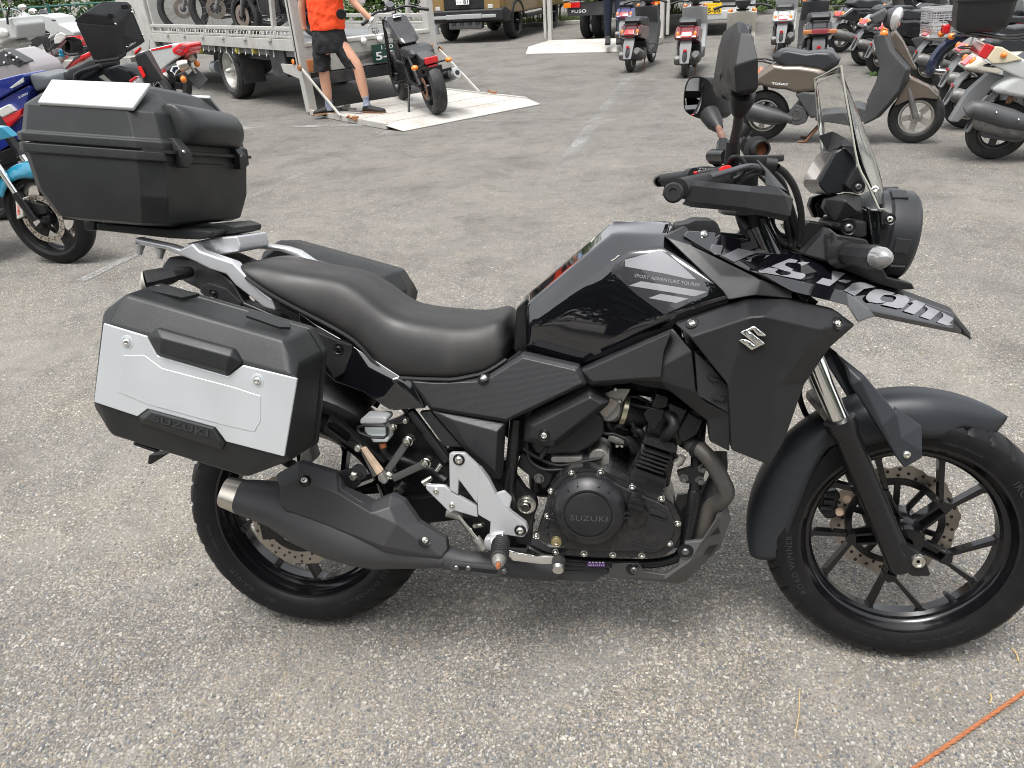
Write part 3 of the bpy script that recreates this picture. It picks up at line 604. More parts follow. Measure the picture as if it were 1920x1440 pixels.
ts = MB().tube([B(590, 270, -.1), B(545, 275, -.125), B(500, 285, -.145)], [.012, .016, .014], 10).build('turn_signal', 'rubber', BIKE, sm=50)
MB().tube([B(530, 280, -.135), B(480, 290, -.16), B(360, 318, -.2), B(338, 322, -.205)], [.012, .02, .023, .022], 8).build('signal_body', 'matte_plastic', ts, sm=25)
MB().tube([B(338, 322, -.205), B(320, 325, -.208), B(306, 322, -.21)], [.022, .021, .008], 10).build('signal_lens', 'screen_edge', ts, sm=50)

# silver grab rails and rack
arm = [(275, 72), (300, 82), (470, 118), (530, 140), (600, 108), (640, 150), (740, 185), (830, 215), (905, 292), (985, 372), (1052, 422), (1068, 490), (1000, 468), (930, 412), (842, 345), (792, 285), (700, 255), (560, 188), (430, 140), (310, 122), (275, 100)]
rail = slab('grab_rail', B, arm, -.125, .034, 'silver_paint', bevel=.009, seg=3)
slab('grab_rail', J, [(0, 150), (75, 158), (370, 203), (440, 225), (535, 290), (700, 400), (660, 410), (500, 300), (400, 255), (330, 228), (100, 205), (0, 190)], .11, .034, 'silver_paint', bevel=.009, seg=3)
rack = MB()
rack.prism(flat(B, [(560, 112), (700, 80), (850, 66), (872, 128), (866, 158), (760, 178), (690, 162), (630, 122)], -.075), (0, .15, 0))
rack.build('rear_rack', 'silver_paint', BIKE, bevel=.009, seg=3)
for u, v in ((310, 140), (425, 165)):
    MB().tube([B(u, v - 30, -.1), B(u - 6, v + 30, -.1)], [.012, .006], 8).build('rack_lug', 'silver_paint', BIKE, sm=50)

# beak and upper fairing
bv = [(122, 248, -.135), (150, 217, -.12), (305, 228, -.11), (520, 285, -.115), (800, 352, -.105), (1040, 432, -.092), (1220, 515, -.072), (1420, 602, -.05), (1640, 682, -.02),
      (270, 335, -.165), (480, 440, -.195), (740, 562, -.215), (1050, 640, -.185), (560, 455, -.205), (1040, 562, -.170), (1165, 660, -.145), (1640, 762, -.028), (1200, 702, -.14), (1690, 802, -.012), (1737, 823, 0), (1108, 735, -.178)]
bf = [(0, 1, 2, 9), (2, 3, 10, 9), (3, 4, 13, 10), (4, 5, 14, 13), (5, 6, 15, 14), (6, 7, 16, 15), (7, 8, 16), (10, 13, 11), (13, 14, 12, 11), (14, 15, 12), (12, 15, 17, 20), (15, 16, 18, 17), (16, 8, 19, 18)]
beak = skin('beak_panel', I, bv, bf, .02, 'gloss_black', bevel=.003)
tops = T(I, [bv[i] for i in (4, 5, 6, 7, 8, 19)])
mb = MB(); n = len(tops); L_ = [V((p.x, p.y, p.z - 0.002)) for p in tops]; R_ = [V((p.x, -p.y, p.z - 0.002)) for p in L_]; M_ = [V((p.x, 0, p.z + 0.012)) for p in L_]
mb.add(L_ + M_ + R_, [(i, i + 1, n + i + 1, n + i) for i in range(n - 1)] + [(n + i, n + i + 1, 2 * n + i + 1, 2 * n + i) for i in range(n - 1)])
mb.build('beak_top', 'matte_plastic', BIKE, sm=40)
SB = Surf(beak)
ip = lambda pts: [I.px(*p) for p in pts]
N1 = crop(1320, 450, 6.4); N2 = crop(1560, 500, 1920 / 270); N3 = crop(1370, 600, 24.0)
def pxs(cr, *polys): return [[cr.px(*p) for p in q] for q in polys]
project(SB, pxs(N1, [(60, 140), (90, 55), (225, 70), (195, 190), (120, 165)], [(210, 195), (410, 105), (630, 150), (360, 270)], [(500, 255), (575, 222), (735, 262), (670, 288)]), .0012, 4).build('beak_decal', 'decal_mid', beak)
project(SB, pxs(N1, [(780, 290), (790, 260), (860, 212), (950, 212), (1120, 248), (1100, 280), (1000, 275), (970, 290), (970, 310), (1050, 350), (1190, 390), (1215, 430), (1200, 455), (1160, 478), (1060, 462), (905, 430), (1000, 425), (1040, 410), (1030, 390), (960, 375), (800, 320)],
    [(1104, 281), (1180, 265), (1300, 280), (1345, 310), (1340, 340), (1290, 380), (1160, 340), (1155, 325), (1165, 305), (1130, 285)], [(655, 375), (710, 325), (870, 350), (885, 360), (850, 385), (860, 400), (903, 420), (903, 430), (660, 390)],
    [(1295, 420), (1340, 395), (1475, 420), (1550, 372), (1690, 405), (1600, 485), (1500, 560), (1340, 520), (1420, 460)], [(1598, 496), (1670, 478), (1765, 495), (1700, 525)])
  + pxs(N2, [(155, 325), (270, 225), (350, 212), (440, 220), (580, 275), (490, 290), (420, 300), (295, 395), (180, 335)],
    [(445, 430), (450, 395), (500, 340), (560, 308), (650, 305), (835, 355), (800, 385), (700, 380), (660, 395), (635, 430), (650, 455), (720, 475), (600, 492), (480, 470)],
    [(803, 386), (880, 370), (990, 400), (1025, 440), (1010, 480), (940, 550), (870, 560), (655, 510), (722, 477), (790, 480), (850, 430), (845, 405)],
    [(1045, 465), (1110, 448), (1235, 500), (1215, 530), (1150, 590), (1085, 638), (945, 595), (1080, 490)], [(1225, 528), (1245, 515), (1435, 595), (1300, 712), (1165, 665), (1270, 580), (1265, 550)],
    [(1440, 602), (1490, 622), (1615, 690), (1605, 705), (1555, 755), (1600, 770), (1530, 788), (1390, 742), (1480, 660), (1475, 635)]), .0013, 4).build('beak_lettering', 'decal_grey', beak)
bolt(SB, 1240 + 242 / 3, 360 + 238 / 3, .0085, 'beak_bolt', beak, 'chrome')
skin('fairing_frame', I, [(20, 252, -.135), (130, 195, -.095), (175, 300, -.15), (330, 470, -.182), (560, 490, -.2), (732, 552, -.197), (738, 602, -.2), (530, 582, -.212), (376, 608, -.21), (345, 560, -.2), (150, 205, -.09), (320, 440, -.16), (560, 470, -.17)],
     [(0, 1, 10, 2), (0, 2, 3, 9), (2, 11, 12, 4), (2, 4, 3), (3, 4, 8, 9), (4, 5, 6, 7), (4, 7, 8)], .05, 'matte_plastic', bevel=.004)
slab('dash_shelf', MC, [(300, 1262), (430, 1240), (530, 1200), (740, 1204), (790, 1255), (840, 1370), (430, 1380), (290, 1330)], -.06, .12, 'matte_plastic', bevel=.003)
slab('inner_fairing', I, [(320, 225), (500, 240), (700, 300), (790, 340), (800, 352), (520, 290), (330, 250)], -.1, .2, 'gloss_black', bevel=.003)
# side shroud with the badge
shroud = skin('side_shroud', PX, [(1266, 608, -.195), (1400, 558, -.20), (1475, 560, -.20), (1567, 582, -.185), (1604, 610, -.165), (1293, 632, -.228), (1405, 595, -.248), (1432, 593, -.248), (1540, 617, -.226), (1365, 722, -.25),
     (1372, 845, -.23), (1443, 873, -.208), (1470, 830, -.203), (1508, 722, -.192), (1556, 652, -.178), (1458, 724, -.236)],
     [(0, 1, 6, 5), (1, 2, 7, 6), (2, 3, 8, 7), (3, 4, 8), (8, 4, 14), (5, 6, 9), (6, 7, 15, 9), (7, 8, 15), (8, 14, 13, 15), (15, 13, 12, 11), (9, 15, 11, 10)], .03, 'matte_plastic', bevel=.004)
SS = Surf(shroud)
for px, py in ((1298, 607), (1570, 607)): bolt(SS, px, py, .0085, 'shroud_bolt', shroud, 'bolt_steel', boss=.013)
bdg = project(SS, pxs(N3, [(425, 535), (1020, 235), (1545, 640), (1510, 690), (1340, 690), (1180, 660), (960, 385), (700, 500)], [(425, 535), (700, 500), (830, 480), (1500, 1020), (1270, 1040), (1090, 1075)], [(380, 900), (500, 845), (660, 845), (800, 900), (1030, 1080), (1090, 1075), (1270, 1040), (1500, 1020), (1450, 1050), (900, 1310)]), .0035, 8).build('badge', 'chrome', shroud)
bdg.modifiers.new('thick', 'SOLIDIFY').thickness = -.0035
skin('knee_panel', GC, [(428, 905, -.148), (925, 678, -.165), (1005, 772, -.19), (1030, 800, -.2), (1052, 1020, -.205), (1105, 1075, -.208), (1232, 1140, -.21), (1232, 1345, -.205), (1125, 1290, -.18), (1112, 1180, -.185), (868, 985, -.17), (730, 972, -.16), (490, 995, -.15), (450, 962, -.148), (865, 965, -.18), (880, 880, -.186), (730, 955, -.17), (500, 975, -.16)],
     [(0, 1, 15, 17), (1, 2, 3, 15), (3, 4, 14, 15), (15, 14, 16, 17), (0, 17, 12, 13), (17, 16, 11, 12), (16, 14, 10, 11), (14, 4, 5, 10), (5, 6, 9, 10), (6, 7, 8, 9)], .03, 'matte_plastic', bevel=.003)
pad = slab('knee_weave', GC, [(450, 905), (922, 695), (880, 800), (862, 945), (725, 950), (500, 968), (470, 950)], -.1935, .02, 'weave_plastic', bevel=.003)
slab('side_grille', GC, [(1045, 805), (1130, 880), (1222, 992), (1228, 1138), (1062, 1042)], -.214, .02, 'weave_plastic', bevel=.002)
for y in (850, 940, 1040):
    slab('grille_fin', GC, [(1090 + (y - 850) * .25, y), (1140 + (y - 850) * .38, y + 12), (1200, y + 34), (1140, y + 22)], -.222, .01, 'matte_plastic', bevel=.001)

# front fender, fork guards, fork
fv = lambda x, y, z: steer(V((x, y, z)))
mbf = MB(); rings = []
for i in range(33):
    a = rad(58 + (193 - 58) * i / 32); R0 = .316 + .010 * math.cos((a - rad(120)) * 1.2); hw = .062 * (0.18 + 0.82 * min(1, i / 7.0) ** .7) if i < 8 else .062 * (0.75 + .25 * min(1, (32 - i) / 9))
    prof = [(-1, -.035), (-1.02, -.012), (-.85, .008), (-.45, .02), (0, .024), (.45, .02), (.85, .008), (1.02, -.012), (1, -.035)]
    sk = 1 + 1.1 * max(0, math.sin((a - rad(130)) / rad(70) * PI)) if rad(130) < a < rad(200) else 1
    if rad(78) < a < rad(125): sk = 2.0
    rings.append([steer(fc + V((math.cos(a) * (R0 + (dz * sk if dz < 0 else dz)), hw * p * (1.0 if abs(p) < 1 else 1.04), math.sin(a) * (R0 + (dz * sk if dz < 0 else dz))))) for p, dz in prof])
mbf.loft(rings, cap=False, closed=False)
fen = mbf.build('front_fender', 'fender_grey', BIKE, sub=1)
md = fen.modifiers.new('thick', 'SOLIDIFY'); md.thickness = .004
skin('fork_guard', FC, [(460, 60, -.09), (575, 150, -.118), (725, 325, -.12), (745, 440, -.12), (840, 500, -.115), (838, 525, -.11), (760, 570, -.118), (722, 520, -.122), (520, 195, -.125), (500, 120, -.11), (660, 380, -.132), (560, 175, -.13), (838, 380, -.1), (720, 300, -.1)],
     [(0, 1, 11, 9), (9, 11, 8), (1, 2, 10, 11), (8, 11, 10, 7), (2, 3, 10), (3, 7, 10), (3, 4, 5, 6), (3, 6, 7), (2, 13, 12, 3), (3, 12, 4)], .02, 'fender_grey', bevel=.003)
bolt(Surf(LAST[0]), 1380 + 767 / 2.4, 640 + 510 / 2.4, .009, 'fork_guard_bolt', BIKE, 'bolt_steel')
for sy in (-1, 1):
    yo = -.105 * sy
    ax = (lambda t, dx=0.0: steer(V((WB - 0.036, yo, RFW)) + ST_AX * t + V((dx, 0, 0))))
    low = MB().tube([ax(-.035), ax(-.02), ax(.05), ax(.30), ax(.315), ax(.335), ax(.337)], [.026, .0285, .0265, .027, .033, .033, .022], 24).build('fork_lower', 'satin_black', BIKE, sm=40)
    foot = MB().prism([ax(-.045, .008) + V((0, .024 * -1, 0)), ax(-.04, .05) + V((0, -.024, 0)), ax(.01, .052) + V((0, -.024, 0)), ax(.05, .01) + V((0, -.024, 0)), ax(.0, -.01) + V((0, -.024, 0))], (0, .048, 0)).build('fork_foot', 'satin_black', low, bevel=.006)
    MB().tube([ax(.33), ax(.56)], .0205, 24).build('fork_tube', 'chrome', BIKE, sm=40)
    MB().tube([ax(.545), ax(.555), ax(.60), ax(.62), ax(.78)], [.03, .033, .032, .027, .027], 24).build('fork_upper', 'gloss_black', BIKE, sm=40)
    e = steer(V((WB, -.13 * sy, RFW))); MB().lathe([(.004, .003), (.0085, .003), (.0095, .008), (.0125, .008), (.015, .004), (.015, -.02)], e, (0, -sy, 0), 20).build('axle_bolt', 'bolt_steel', low, sm=50)
for u, v in ((520, 518), (357, 88)):
    p = FC(u, v, -.115 if u > 400 else -.09); MB().lathe([(.002, .005), (.005, .006), (.008, .003), (.0085, -.012)], p, (0, -1, .1), 16).build('fender_bolt', 'bolt_steel', BIKE)
slab('fork_brace', FC, [(380, 300), (440, 270), (475, 330), (460, 395), (405, 365), (375, 330)], -.07, .14, 'cast_alu', bevel=.003)
rod('brake_hose', [FC(345, 95, .04), FC(300, 170, .05), FC(285, 240, .05), FC(310, 320, .06), FC(335, 350, .065)], .0065, 'rubber', sub=5)
cal = MB().prism(flat(crop(1420, 820, 6.4), [(730, 800), (830, 650), (970, 640), (1010, 720), (960, 800), (1000, 900), (930, 980), (830, 990), (740, 880)], .03), (0, .05, 0)).build('front_caliper', 'dark_metal', BIKE, bevel=.006)
mb = MB()
for u, v in ((870, 680), (850, 760), (820, 840)): mb.tube([crop(1420, 820, 6.4)(u - 60, v + 10, .028), crop(1420, 820, 6.4)(u + 60, v + 18, .028)], .008, 8)
mb.build('caliper_rib', 'dark_metal', cal)
for u, v in ((1070, 735), (985, 890)):
    MB().lathe([(.00005, 0), (.010, 0), (.010, .004)], crop(1420, 820, 6.4)(u, v, .022), (0, -1, 0), 14).build('caliper_piston', 'peg_pad', cal)
# ------------------------------------------------------------------ motorcycle: engine, exhaust, frame, controls
W64 = crop(540, 700, 6.4)
core = MB().prism(flat(E, [(300, 700), (600, 690), (760, 780), (1000, 900), (1060, 1060), (940, 1230), (300, 1200), (180, 1100), (230, 850)], -.12), (0, .24, 0)).build('crankcase', 'engine_black', BIKE, bevel=.01)
cov = slab('clutch_cover', E, [(252, 770), (300, 715), (365, 678), (470, 668), (570, 678), (625, 705), (750, 770), (945, 840), (1015, 890), (1062, 985), (1062, 1080), (1010, 1180), (935, 1232), (640, 1228), (450, 1222), (280, 1205), (190, 1140), (150, 1100), (165, 1040), (205, 920), (232, 800)], -.160, .05, 'engine_black', bevel=.005)
slab('cover_face', E, [(275, 800), (340, 735), (470, 705), (590, 715), (650, 755), (760, 810), (930, 880), (990, 920), (1022, 1000), (1018, 1080), (975, 1155), (905, 1195), (450, 1185), (300, 1165), (225, 1105), (235, 940)], -.168, .02, 'engine_black', cov, bevel=.006, seg=3)
cc = E(482, 920, -.172); r1 = (E(482 + 236, 920, -.172) - cc).length
dome = MB().lathe([(r1, -.012), (r1, .006), (r1 * .95, .014), (r1 * .80, .024), (r1 * .70, .029), (r1 * .655, .029), (r1 * .645, .026), (r1 * .62, .026), (r1 * .605, .029), (r1 * .58, .030), (.00005, .030)], cc, (0, -1, 0), 64).build('clutch_dome', 'dark_metal', cov, sm=30)
for a, r2, r3, y2, y3 in [(x, .82, .96, -.026, -.014) for x in (50, 70, 110, 130)] + [(x, .93, 1.12, -.016, -.006) for x in (-8, 0, 188, 196)]:
    d = V((math.cos(rad(a)), 0, math.sin(rad(a)))); MB().bar(cc + d * r1 * r2 + V((0, y2, 0)), cc + d * r1 * r3 + V((0, y3, 0)), .003, .004, (0, 1, 0)).build('cover_rib', 'dark_metal', cov)
text_obj('clutch_lettering', 'SUZUKI', E(365, 990, -.2025), E(598, 1000, -.2025), E(367, 955, -.2025), 'engine_letters', cov, .0005, .01, 1.1)
slab('filler_boss', E, [(720, 860), (760, 825), (810, 835), (830, 890), (860, 950), (840, 1010), (790, 1045), (720, 1030), (715, 940)], -.176, .02, 'engine_black', cov, bevel=.005)
p = E(778, 885, -.18); MB().lathe([(.02, -.005), (.02, .012), (.017, .017), (.00005, .017)], p, (0, -1, 0), 24).build('filler_plug', 'satin_black', cov, sm=40)
MB().bar(p + V((-.017, -.02, .006)), p + V((.017, -.02, -.003)), .008, .01, (0, 1, 0)).build('plug_grip', 'satin_black', cov, bevel=.002)
SCV = Surf(cov)
for u, v in ((375, 695), (557, 690), (755, 785), (938, 857), (1040, 1010), (988, 1135), (815, 1213), (633, 1208), (452, 1200), (274, 1188), (152, 1088), (222, 963), (245, 808)):
    q = E(u, v, -.161); MB().lathe([(.00005, .0088), (.003, .0082), (.0048, .006), (.0056, .002), (.0058, 0), (.0076, -.0005), (.0076, -.008)], q, (0, -1, 0), 14).build('cover_bolt', 'bolt_steel', cov, sm=50)
q = E(278, 1122, -.17); MB().lathe([(.00005, .004), (.008, .003), (.0105, .001), (.012, .003), (.0125, -.005)], q, (0, -1, 0), 20).build('oil_sight_glass', 'sight_glass', cov, sm=50)
MB().prism(flat(E, [(210, 1045), (278, 1048), (276, 1072), (208, 1070)], -.1695), (0, .004, 0)).build('data_plate', 'dark_metal', cov, bevel=.001)
for pts in ([(865, 960), (975, 990)], [(755, 1130), (885, 1170)]):
    MB().bar(E(*pts[0], -.169), E(*pts[1], -.169), .003, .004).build('cover_rib', 'dark_metal', cov)
slab('cover_wedge', E, [(860, 920), (905, 925), (985, 960), (970, 985), (865, 950)], -.174, .01, 'dark_metal', cov, bevel=.003)
# cylinder and head
cyl = MB().prism(flat(E, [(835, 470), (1045, 525), (1005, 690), (985, 790), (720, 735), (770, 600)], -.085), (0, .17, 0)).build('cylinder', 'engine_black', BIKE, bevel=.006)
for i in range(5):
    t = i / 4; a = (812 - 36 * t, 545 + 96 * t); b = (1000 - 42 * t, 596 + 100 * t)
    MB().prism(flat(E, [a, (a[0] + 22, a[1] - 6), (b[0] - 30, b[1] - 8), b, (b[0] - 6, b[1] + 12), (a[0] + 8, a[1] + 12)], -.118), (0, .22, 0)).build('cooling_fin', 'engine_black', cyl, bevel=.002)
slab('cylinder_flange', E, [(745, 690), (770, 655), (975, 735), (965, 790), (925, 800), (740, 740)], -.11, .2, 'engine_black', cyl, bevel=.004)
slab('cylinder_band', E, [(820, 485), (835, 455), (880, 470), (1035, 510), (1040, 560), (1010, 575), (820, 510)], -.112, .2, 'engine_black', cyl, bevel=.004)
head = slab('cylinder_head', E, [(838, 470), (850, 360), (905, 220), (1100, 290), (1200, 350), (1140, 500), (1040, 530)], -.09, .18, 'engine_black', bevel=.008)
slab('cam_cover', E, [(822, 320), (860, 285), (960, 300), (945, 350), (905, 420), (880, 425), (835, 350)], -.125, .05, 'satin_black', head, bevel=.005)
slab('cam_cover', E, [(1040, 430), (1110, 315), (1195, 355), (1160, 455), (1080, 500), (1050, 490)], -.125, .05, 'satin_black', head, bevel=.005)
slab('cam_cover_cap', E, [(865, 280), (905, 195), (985, 215), (975, 280), (920, 300)], -.12, .05, 'satin_black', head, bevel=.005)
slab('cam_cover_cap', E, [(985, 250), (1105, 300), (1060, 400), (980, 350)], -.112, .05, 'engine_black', head, bevel=.004)
rod('spark_plug_cap', [E(965, 320, -.11), E(1005, 355, -.125), E(1015, 400, -.13), E(985, 440, -.125), E(955, 475, -.11)], [.009, .011, .013, .012, .011], 'rubber', head, sub=4)
rod('ignition_lead', [E(720, 235, -.08), E(770, 265, -.1), E(880, 290, -.12), E(965, 325, -.115)], .0035, 'rubber', head, sub=5)
MB().lathe([(.00005, .003), (.006, .003), (.008, 0), (.008, -.01)], E(1165, 552, -.12), (0, -1, 0), 14).build('head_bolt', 'bolt_steel', head)
rod('exhaust_stub', [E(1090, 495, -.08), E(1135, 515, -.09)], .017, 'dark_metal', head)
slab('cylinder_stay', E, [(1035, 690), (1190, 640), (1225, 650), (1190, 770), (1060, 755)], -.105, .02, 'satin_black', bevel=.003)
for u, v in ((1197, 665), (1077, 727), (1180, 740)):
    MB().lathe([(.00005, .01), (.006, .01), (.007, .008), (.0075, 0), (.011, 0), (.011, -.004)], E(u, v, -.106), (0, -1, 0), 6).build('stay_bolt', 'bolt_dark', BIKE)
rod('coolant_elbow', [E(1030, 640, -.1), E(1060, 610, -.1), E(1070, 585, -.1)], .009, 'cast_alu')
# intake side
ab = slab('airbox', E, [(115, 520), (150, 470), (500, 300), (575, 350), (580, 440), (560, 480), (470, 545), (400, 578), (150, 578)], -.115, .18, 'matte_plastic', bevel=.01, seg=3)
slab('airbox_rib', E, [(165, 605), (205, 530), (232, 535), (190, 612)], -.12, .02, 'matte_plastic', bevel=.003)
skin('airbox_cover', E, [(82, 385, -.140), (100, 345, -.135), (472, 172, -.15), (512, 186, -.155), (614, 240, -.158), (603, 266, -.156), (560, 305, -.152), (268, 532, -.148), (75, 497, -.14), (125, 402, -.155), (490, 222, -.168), (560, 262, -.168), (262, 492, -.160), (118, 470, -.153)],
     [(0, 1, 9), (1, 2, 10, 9), (2, 3, 10), (3, 4, 11, 10), (4, 5, 6, 11), (6, 7, 12, 11), (7, 8, 13, 12), (8, 0, 9, 13), (9, 10, 11, 12), (9, 12, 13)], .03, 'matte_plastic', bevel=.003, both=False)
bolt(Surf(LAST[0]), 960 + 201 / 3.348, 680 + 456 / 3.348, .0085, 'airbox_bolt', BIKE, 'chrome', boss=.013)
stm = MB().lathe([(.00005, .05), (.02, .05), (.0235, .046), (.0235, .004), (.026, 0), (.026, -.03)], E(552, 560, -.05), (0, -1, 0.0), 28).build('starter_motor', 'cast_alu', BIKE, sm=35)
MB().prism(flat(E, [(490, 585), (610, 575), (612, 640), (560, 650), (495, 620)], -.1), (0, .05, 0)).build('motor_flange', 'cast_alu', stm, bevel=.003)
MB().lathe([(.00005, .004), (.008, .004), (.009, 0)], E(548, 575, -.101), (0, -1, 0), 16).build('motor_boss', 'cast_alu', stm)
slab('regulator_plate', E, [(240, 600), (260, 590), (440, 590), (442, 615), (380, 630), (250, 628)], -.11, .03, 'cast_alu', bevel=.003)
rod('throttle_body', [E(700, 290, -.03), E(610, 285, -.09), E(600, 285, -.1)], [.03, .03, .028], 'cast_alu', n=24)
MB().lathe([(.00005, .004), (.006, .004), (.022, .003), (.025, 0), (.025, -.02)], E(610, 285, -.1), (-.1, -1, .1), 24).build('throttle_pulley', 'rusty_steel', BIKE)
slab('throttle_bracket', E, [(580, 195), (650, 165), (745, 165), (720, 210), (680, 270), (640, 220), (590, 215)], -.098, .006, 'cast_alu', bevel=.001)
rod('intake_boot', [E(690, 290, -.07), E(830, 330, -.05)], [.034, .03], 'rubber', n=20)
MB().lathe([(.036, -.006), (.037, -.005), (.037, .005), (.036, .006)], E(700, 290, -.068), (1, .1, -.25), 24).build('boot_clamp', 'brass', BIKE)
rod('water_union', [E(610, 465, -.08), E(680, 490, -.085), E(700, 495, -.085)], [.011, .009, .012], 'cast_alu')
rod('water_hose', [E(690, 495, -.085), E(740, 500, -.08), E(790, 560, -.07)], .012, 'rubber', sub=4)
rod('fuel_hose', [E(600, 330, -.09), E(600, 380, -.085), E(640, 420, -.07), E(720, 440, -.05)], .0075, 'rubber', sub=5)
for q in ([(95, 500), (110, 610), (200, 670), (320, 670)], [(70, 540), (170, 600), (290, 645), (430, 625), (560, 600)], [(560, 380), (575, 440), (640, 450), (720, 480)]):
    rod('wiring', [E(u, v, -.105) for u, v in q], .0042, 'rubber', sub=5)
slab('drive_panel', E, [(60, 560), (180, 660), (260, 700), (240, 760), (200, 800), (170, 760), (30, 650)], -.1, .02, 'satin_black', bevel=.003)
for u, v in ((170, 728), (1, 1)):
    if u > 1: MB().lathe([(.00005, .009), (.006, .009), (.008, .006), (.008, 0), (.012, 0), (.012, -.004)], E(u, v, -.106), (0, -1, 0), 12).build('frame_bolt', 'bolt_dark', BIKE)
slab('gap_backing', E, [(-20, 345), (470, 120), (640, 140), (600, 260), (540, 330), (110, 560), (-20, 620)], -.085, .17, 'satin_black', bevel=.004)  # dark slab added behind the gap above the airbox to keep it dark
slab('dark_backing', E, [(560, 110), (1150, 110), (1210, 330), (1000, 240), (760, 205), (690, 250)], -.02, .1, 'satin_black', bevel=.004)  # added slab that darkens the opening behind the throttle parts
for u0, v0, u1, v1, r in ((720, 330, 780, 460, .006), (760, 420, 830, 470, .008), (700, 500, 760, 560, .006), (620, 420, 700, 400, .005), (980, 560, 1060, 640, .005), (1060, 520, 1110, 470, .006), (700, 210, 860, 250, .004)):
    rod('engine_hose', [E(u0, v0, -.075), E((u0 + u1) / 2 + 8, (v0 + v1) / 2 - 14, -.085), E(u1, v1, -.08)], r, 'rubber', sub=4)
for u, v in ((592, 190), (650, 165), (676, 240), (690, 520), (660, 520)):
    MB().lathe([(.00005, .006), (.003, .006), (.005, .003), (.0055, -.003)], E(u, v, -.1), (0, -1, 0), 8).build('fitting_bolt', 'bolt_steel', BIKE)
# frame
fr = MB()
def T2(pts, r, n=14, sub=0): fr.tube(pts, r, n, sub=sub)
T2([D(760, 440, -.125), D(735, 700, -.12), D(715, 860, -.115), D(740, 960, -.12)], .0145)
T2([D(150, 400, -.125), D(240, 520, -.125), D(365, 690, -.13)], .0125)
T2([D(-120, 120, -.105), D(150, 400, -.125)], .0125)
T2([E(1150, 800, -.095), E(1115, 1000, -.11), E(1095, 1120, -.115)], .0155)
T2([E(1095, 1110, -.115), E(1060, 1195, -.12), E(990, 1240, -.12), E(800, 1262, -.12), E(300, 1235, -.12), E(100, 1165, -.115)], .0115, sub=4)
T2([E(1190, 300, -.06), E(1165, 560, -.085), E(1150, 800, -.095)], .014)
fr.prism(flat(D, [(720, 760), (770, 800), (810, 860), (870, 900), (880, 960), (860, 1010), (840, 1170), (760, 1170), (735, 1080), (730, 900)], -.115), (0, .03, 0))
fr.prism(flat(D, [(360, 620), (440, 640), (720, 850), (760, 1000), (820, 1190), (560, 1180), (380, 980), (330, 720)], -.10), (0, .06, 0))
fr.prism(flat(C, [(900, 480), (1110, 370), (1330, 560), (1400, 900), (1150, 880), (1000, 700)], -.085), (0, .03, 0))
fr.prism(flat(PX, [(960, 680), (1250, 640), (1360, 700), (1380, 780), (1280, 740), (1100, 700), (960, 760)], -.09), (0, .18, 0))
fr.build('frame', 'satin_black', BIKE, bevel=.003)
piv = D(815, 945, -.13)
MB().lathe([(.00005, .012), (.009, .012), (.011, .01), (.0125, 0), (.017, -.001), (.017, -.006), (.022, -.006), (.022, -.012)], piv, (0, -1, 0), 20).build('swingarm_pivot', 'bolt_steel', BIKE, sm=40)
sw = MB()
for sy in (-1, 1):
    sw.loft([[V((x, sy * y + dy, z + dz)) for dy, dz in ((-.014, -h), (.014, -h), (.014, h), (-.014, h))] for x, y, z, h in ((.50, .105, .39, .03), (.36, .108, .372, .034), (.15, .115, .34, .03), (-.03, .118, .314, .024), (-.06, .118, .312, .018))])
sw.bar((.37, -.1, .37), (.37, .1, .37), .05, .06)
sw.build('swingarm', 'satin_black', BIKE, bevel=.004)
MB().lathe([(.00005, .01), (.014, .01), (.016, .006), (.017, 0), (.022, 0), (.022, -.004)], (0, -.134, .314), (0, -1, 0), 6).build('rear_axle_nut', 'bolt_steel', BIKE)
slab('rear_caliper', C, [(600, 540), (640, 530), (660, 600), (610, 640), (590, 600)], -.1, .05, 'cast_alu', bevel=.005)
slab('caliper_guard', C, [(385, 900), (540, 955), (560, 985), (405, 995)], -.112, .012, 'satin_black', bevel=.003)
# rear hugger and mud guard
hr = []
for i in range(19):
    a = rad(55 + 95 * i / 18); R0 = .342
    hr.append([rc + V((math.cos(a) * (R0 + dz), .085 * p, math.sin(a) * (R0 + dz))) for p, dz in ((-1.02, -.05), (-1, -.02), (-.7, .004), (0, .012), (.7, .004), (1, -.02), (1.02, -.05))])
hg = MB().loft(hr, cap=False, closed=False).build('rear_hugger', 'matte_plastic', BIKE); hg.modifiers.new('thick', 'SOLIDIFY').thickness = .004
# muffler
mz = [(222, 754, .037), (300, 778, .0415), (380, 795, .048), (480, 815, .056), (620, 865, .073), (760, 915, .079), (900, 965, .076), (1010, 1000, .067), (1120, 1035, .048), (1230, 1058, .036), (1320, 1075, .027)]
mc = [C(u, v, -.185) for u, v, r in mz]
def mring(i, k=1.0, ny=1.05):
    t = (mc[min(i + 1, len(mc) - 1)] - mc[max(i - 1, 0)]).normalized(); u = V((0, -1, 0)); w = t.cross(u).normalized(); r = mz[i][2] * k
    return [mc[i] + u * (math.cos(2 * PI * j / 24 + .13) * r * ny * (.94 + .06 * math.cos(4 * (2 * PI * j / 24)))) + w * math.sin(2 * PI * j / 24 + .13) * r for j in range(24)]
muf = MB().loft([mring(i) for i in range(1, len(mc))]).build('muffler', 'muffler_grey', BIKE, sm=40)
MB().loft([mring(1, 1.005), mring(0, 1.0), mring(0, .9), [p + V((.03, 0, -.01)) for p in mring(0, .75)]]).build('muffler_tip', 'chrome_warm', muf, sm=30)
